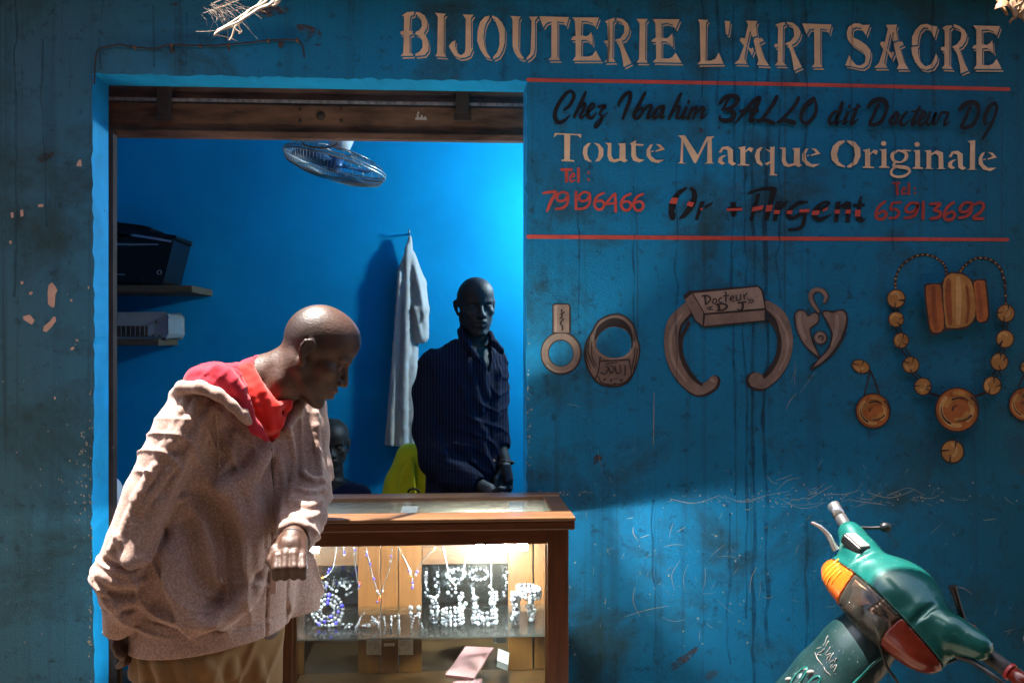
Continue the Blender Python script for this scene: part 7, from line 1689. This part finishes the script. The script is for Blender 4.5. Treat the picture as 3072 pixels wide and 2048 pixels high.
# front shield: curved nose from under the headset forwards and down
ns = SDF((-.14, -.14, -.62), (.14, .42, -.03), .0045)
ns.chain([((0, .045, -.075), .082), ((0, .10, -.15), .088), ((0, .155, -.235), .092), ((0, .185, -.32), .100), ((0, .17, -.42), .105), ((0, .12, -.52), .10)], .03, flat=(0, .77, .64), fr=.62)
ns.chain([((0, -.05, -.10), .10), ((0, .02, -.24), .12), ((0, .06, -.36), .13), ((0, .03, -.54), .12)], .012, 's', (0, .8, .6), .75)
ns.box((0, .02, -.30), (.034, .30, .4), None, .01, .01, 's') if False else None
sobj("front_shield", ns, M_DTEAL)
def on_ns(a, f, u, push=.0015):
    """slide a point inwards along -F until it meets the shield"""
    f_ = .36
    while f_ > -.1:
        i3 = np.round((np.array((a, f_, u)) - ns.lo) / ns.res).astype(int)
        if (i3 >= 0).all() and (i3 < ns.n).all() and ns.f[tuple(i3)] < 0: return S(a, f_ + push, u)
        f_ -= .002
    return None
M_WPR = mat("worn_white_print", (0.15, 0.145, 0.14), .6, var=.3, scale=80)
b = MB()
for pts in ([(-.05, -.125), (-.04, -.145), (-.047, -.160)], [(-.036, -.128), (-.030, -.150), (-.036, -.166), (-.024, -.160)], [(-.020, -.132), (-.016, -.154), (-.008, -.142), (-.004, -.160)], [(-.004, -.136), (.004, -.158), (.010, -.146)], [(.012, -.138), (.016, -.166), (.022, -.150), (.030, -.168)], [(-.045, -.170), (0, -.172), (.03, -.176)]):
    q = [on_ns(a, 0, u) for a, u in [tuple(v) for v in crom(pts, 4)]]; q = [p for p in q if p is not None]
    if len(q) > 2: b.tube(q, .0015, 5)
if b.v: b.build("script_emblem", M_WPR, bike, smooth=True)
for a, u, rx in ((-.012, -.198, .012), (-.052, -.255, .011), (.02, -.270, .012), (-.03, -.205, .005)):
    c = on_ns(a, 0, u)
    if c is not None: b = MB(); b.ball(c, rx, 10, 7, (1, .5, .55)); b.build("white_dot", M_WPR, bike, smooth=True)
for a, u in ((-.03, -.235), (.012, -.225)):
    q = [on_ns(a + .012 * math.cos(t), 0, u + .034 * math.sin(t), .001) for t in np.linspace(0, 6.283, 21)]; q = [p for p in q if p is not None]
    if len(q) > 6:
        b = MB(); b.tube(q, .003, 6); b.build("vent_rim", M_TEAL, bike, smooth=True)
# edge trim of the shield, steering column, cables
q = [on_ns(.075 - .0 * t, 0, -.09 - .32 * t, .001) for t in np.linspace(0, 1, 14)]; q = [p for p in q if p is not None]
if len(q) > 3: b = MB(); b.tube(q, .0038, 6); b.build("edge_trim", M_TEAL, bike, smooth=True)
b = MB(); b.tube([S(0, -.01, -.04), S(0, .02, -.2), S(0, .07, -.5)], [.045, .04, .03], 14); b.build("steering_column", M_BLKP, bike, smooth=True)
tubeP("cable", [(2640, 1935, 2.36), (2662, 2000, 2.36), (2690, 2040, 2.36), (2720, 2100, 2.38)], .0035, M_BLKP, 6)
tubeP("cable", [(2700, 1940, 2.34), (2740, 1985, 2.33), (2800, 2000, 2.33), (2870, 1975, 2.31)], .0035, M_BLKP, 6)
# the rest of the machine, below and right of the frame
wc = S(0, .10, -.70); wc.z = .215; rc = wc + Vector((1.18, .12, 0)); rc.z = .215
for c in (wc, rc):
    b = MB(); b.ring(c, (.12, .98, .12), .17, .045, 36, 12); b.build("tyre", M_RUBB, bike, smooth=True)
    b = MB(); b.lathe([(.128, -.03), (.12, -.02), (.05, -.015), (.05, .015), (.12, .02), (.128, .03)], c, (.12, .98, .12), 28); b.build("rim", M_CHR, bike, smooth=True)
b = MB(); b.tube([S(0, .07, -.48), lerp(S(0, .07, -.48), wc, .5) + Vector((0, -.06, 0)), wc + Vector((0, -.07, 0))], .02, 10); b.build("fork", M_BLKP, bike, smooth=True)
fl = SDF(tuple(np.minimum(np.array(wc), np.array(rc)) - np.array((.3, .3, .16))), tuple(np.maximum(np.array(wc), np.array(rc)) + np.array((.4, .3, .70))), .012)
fl.chain([(wc + Vector((.24, .03, .22)), .09), (wc + Vector((.40, .04, .06)), .09), (wc + Vector((.70, .07, .06)), .09), (wc + Vector((.82, .09, .20)), .12), (wc + Vector((1.20, .12, .30)), .13), (wc + Vector((1.45, .14, .36)), .08)], .05, flat=(0, 1, 0), fr=1.5)
fl.cone(wc + Vector((.24, .03, .22)), S(0, -.02, -.40), .09, .09, .05)
fl.cone(rc + Vector((0, -.3, 0)), rc + Vector((0, .3, 0)), .225, .225, .01, 's'); fl.cone(wc + Vector((0, -.3, 0)), wc + Vector((0, .3, 0)), .23, .23, .01, 's')
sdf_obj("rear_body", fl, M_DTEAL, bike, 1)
se = SDF(tuple(np.array(wc) + np.array((.6, -.2, .3))), tuple(np.array(wc) + np.array((1.7, .45, .8))), .010)
se.chain([(wc + Vector((.80, .085, .46)), .075), (wc + Vector((1.05, .11, .50)), .085), (wc + Vector((1.38, .135, .56)), .080)], .05, flat=(0, 0, 1), fr=.6)
sdf_obj("seat", se, M_RUBB, bike, 1)
b = MB(); k0 = wc + Vector((.62, .02, .05)); b.tube([k0, Vector((k0.x + .04, k0.y - .20, .02))], .011, 8); b.tube([Vector((k0.x + .02, k0.y - .20, .012)), Vector((k0.x + .10, k0.y - .20, .012))], .012, 8); b.build("side_stand", M_BLKP, bike, smooth=True)
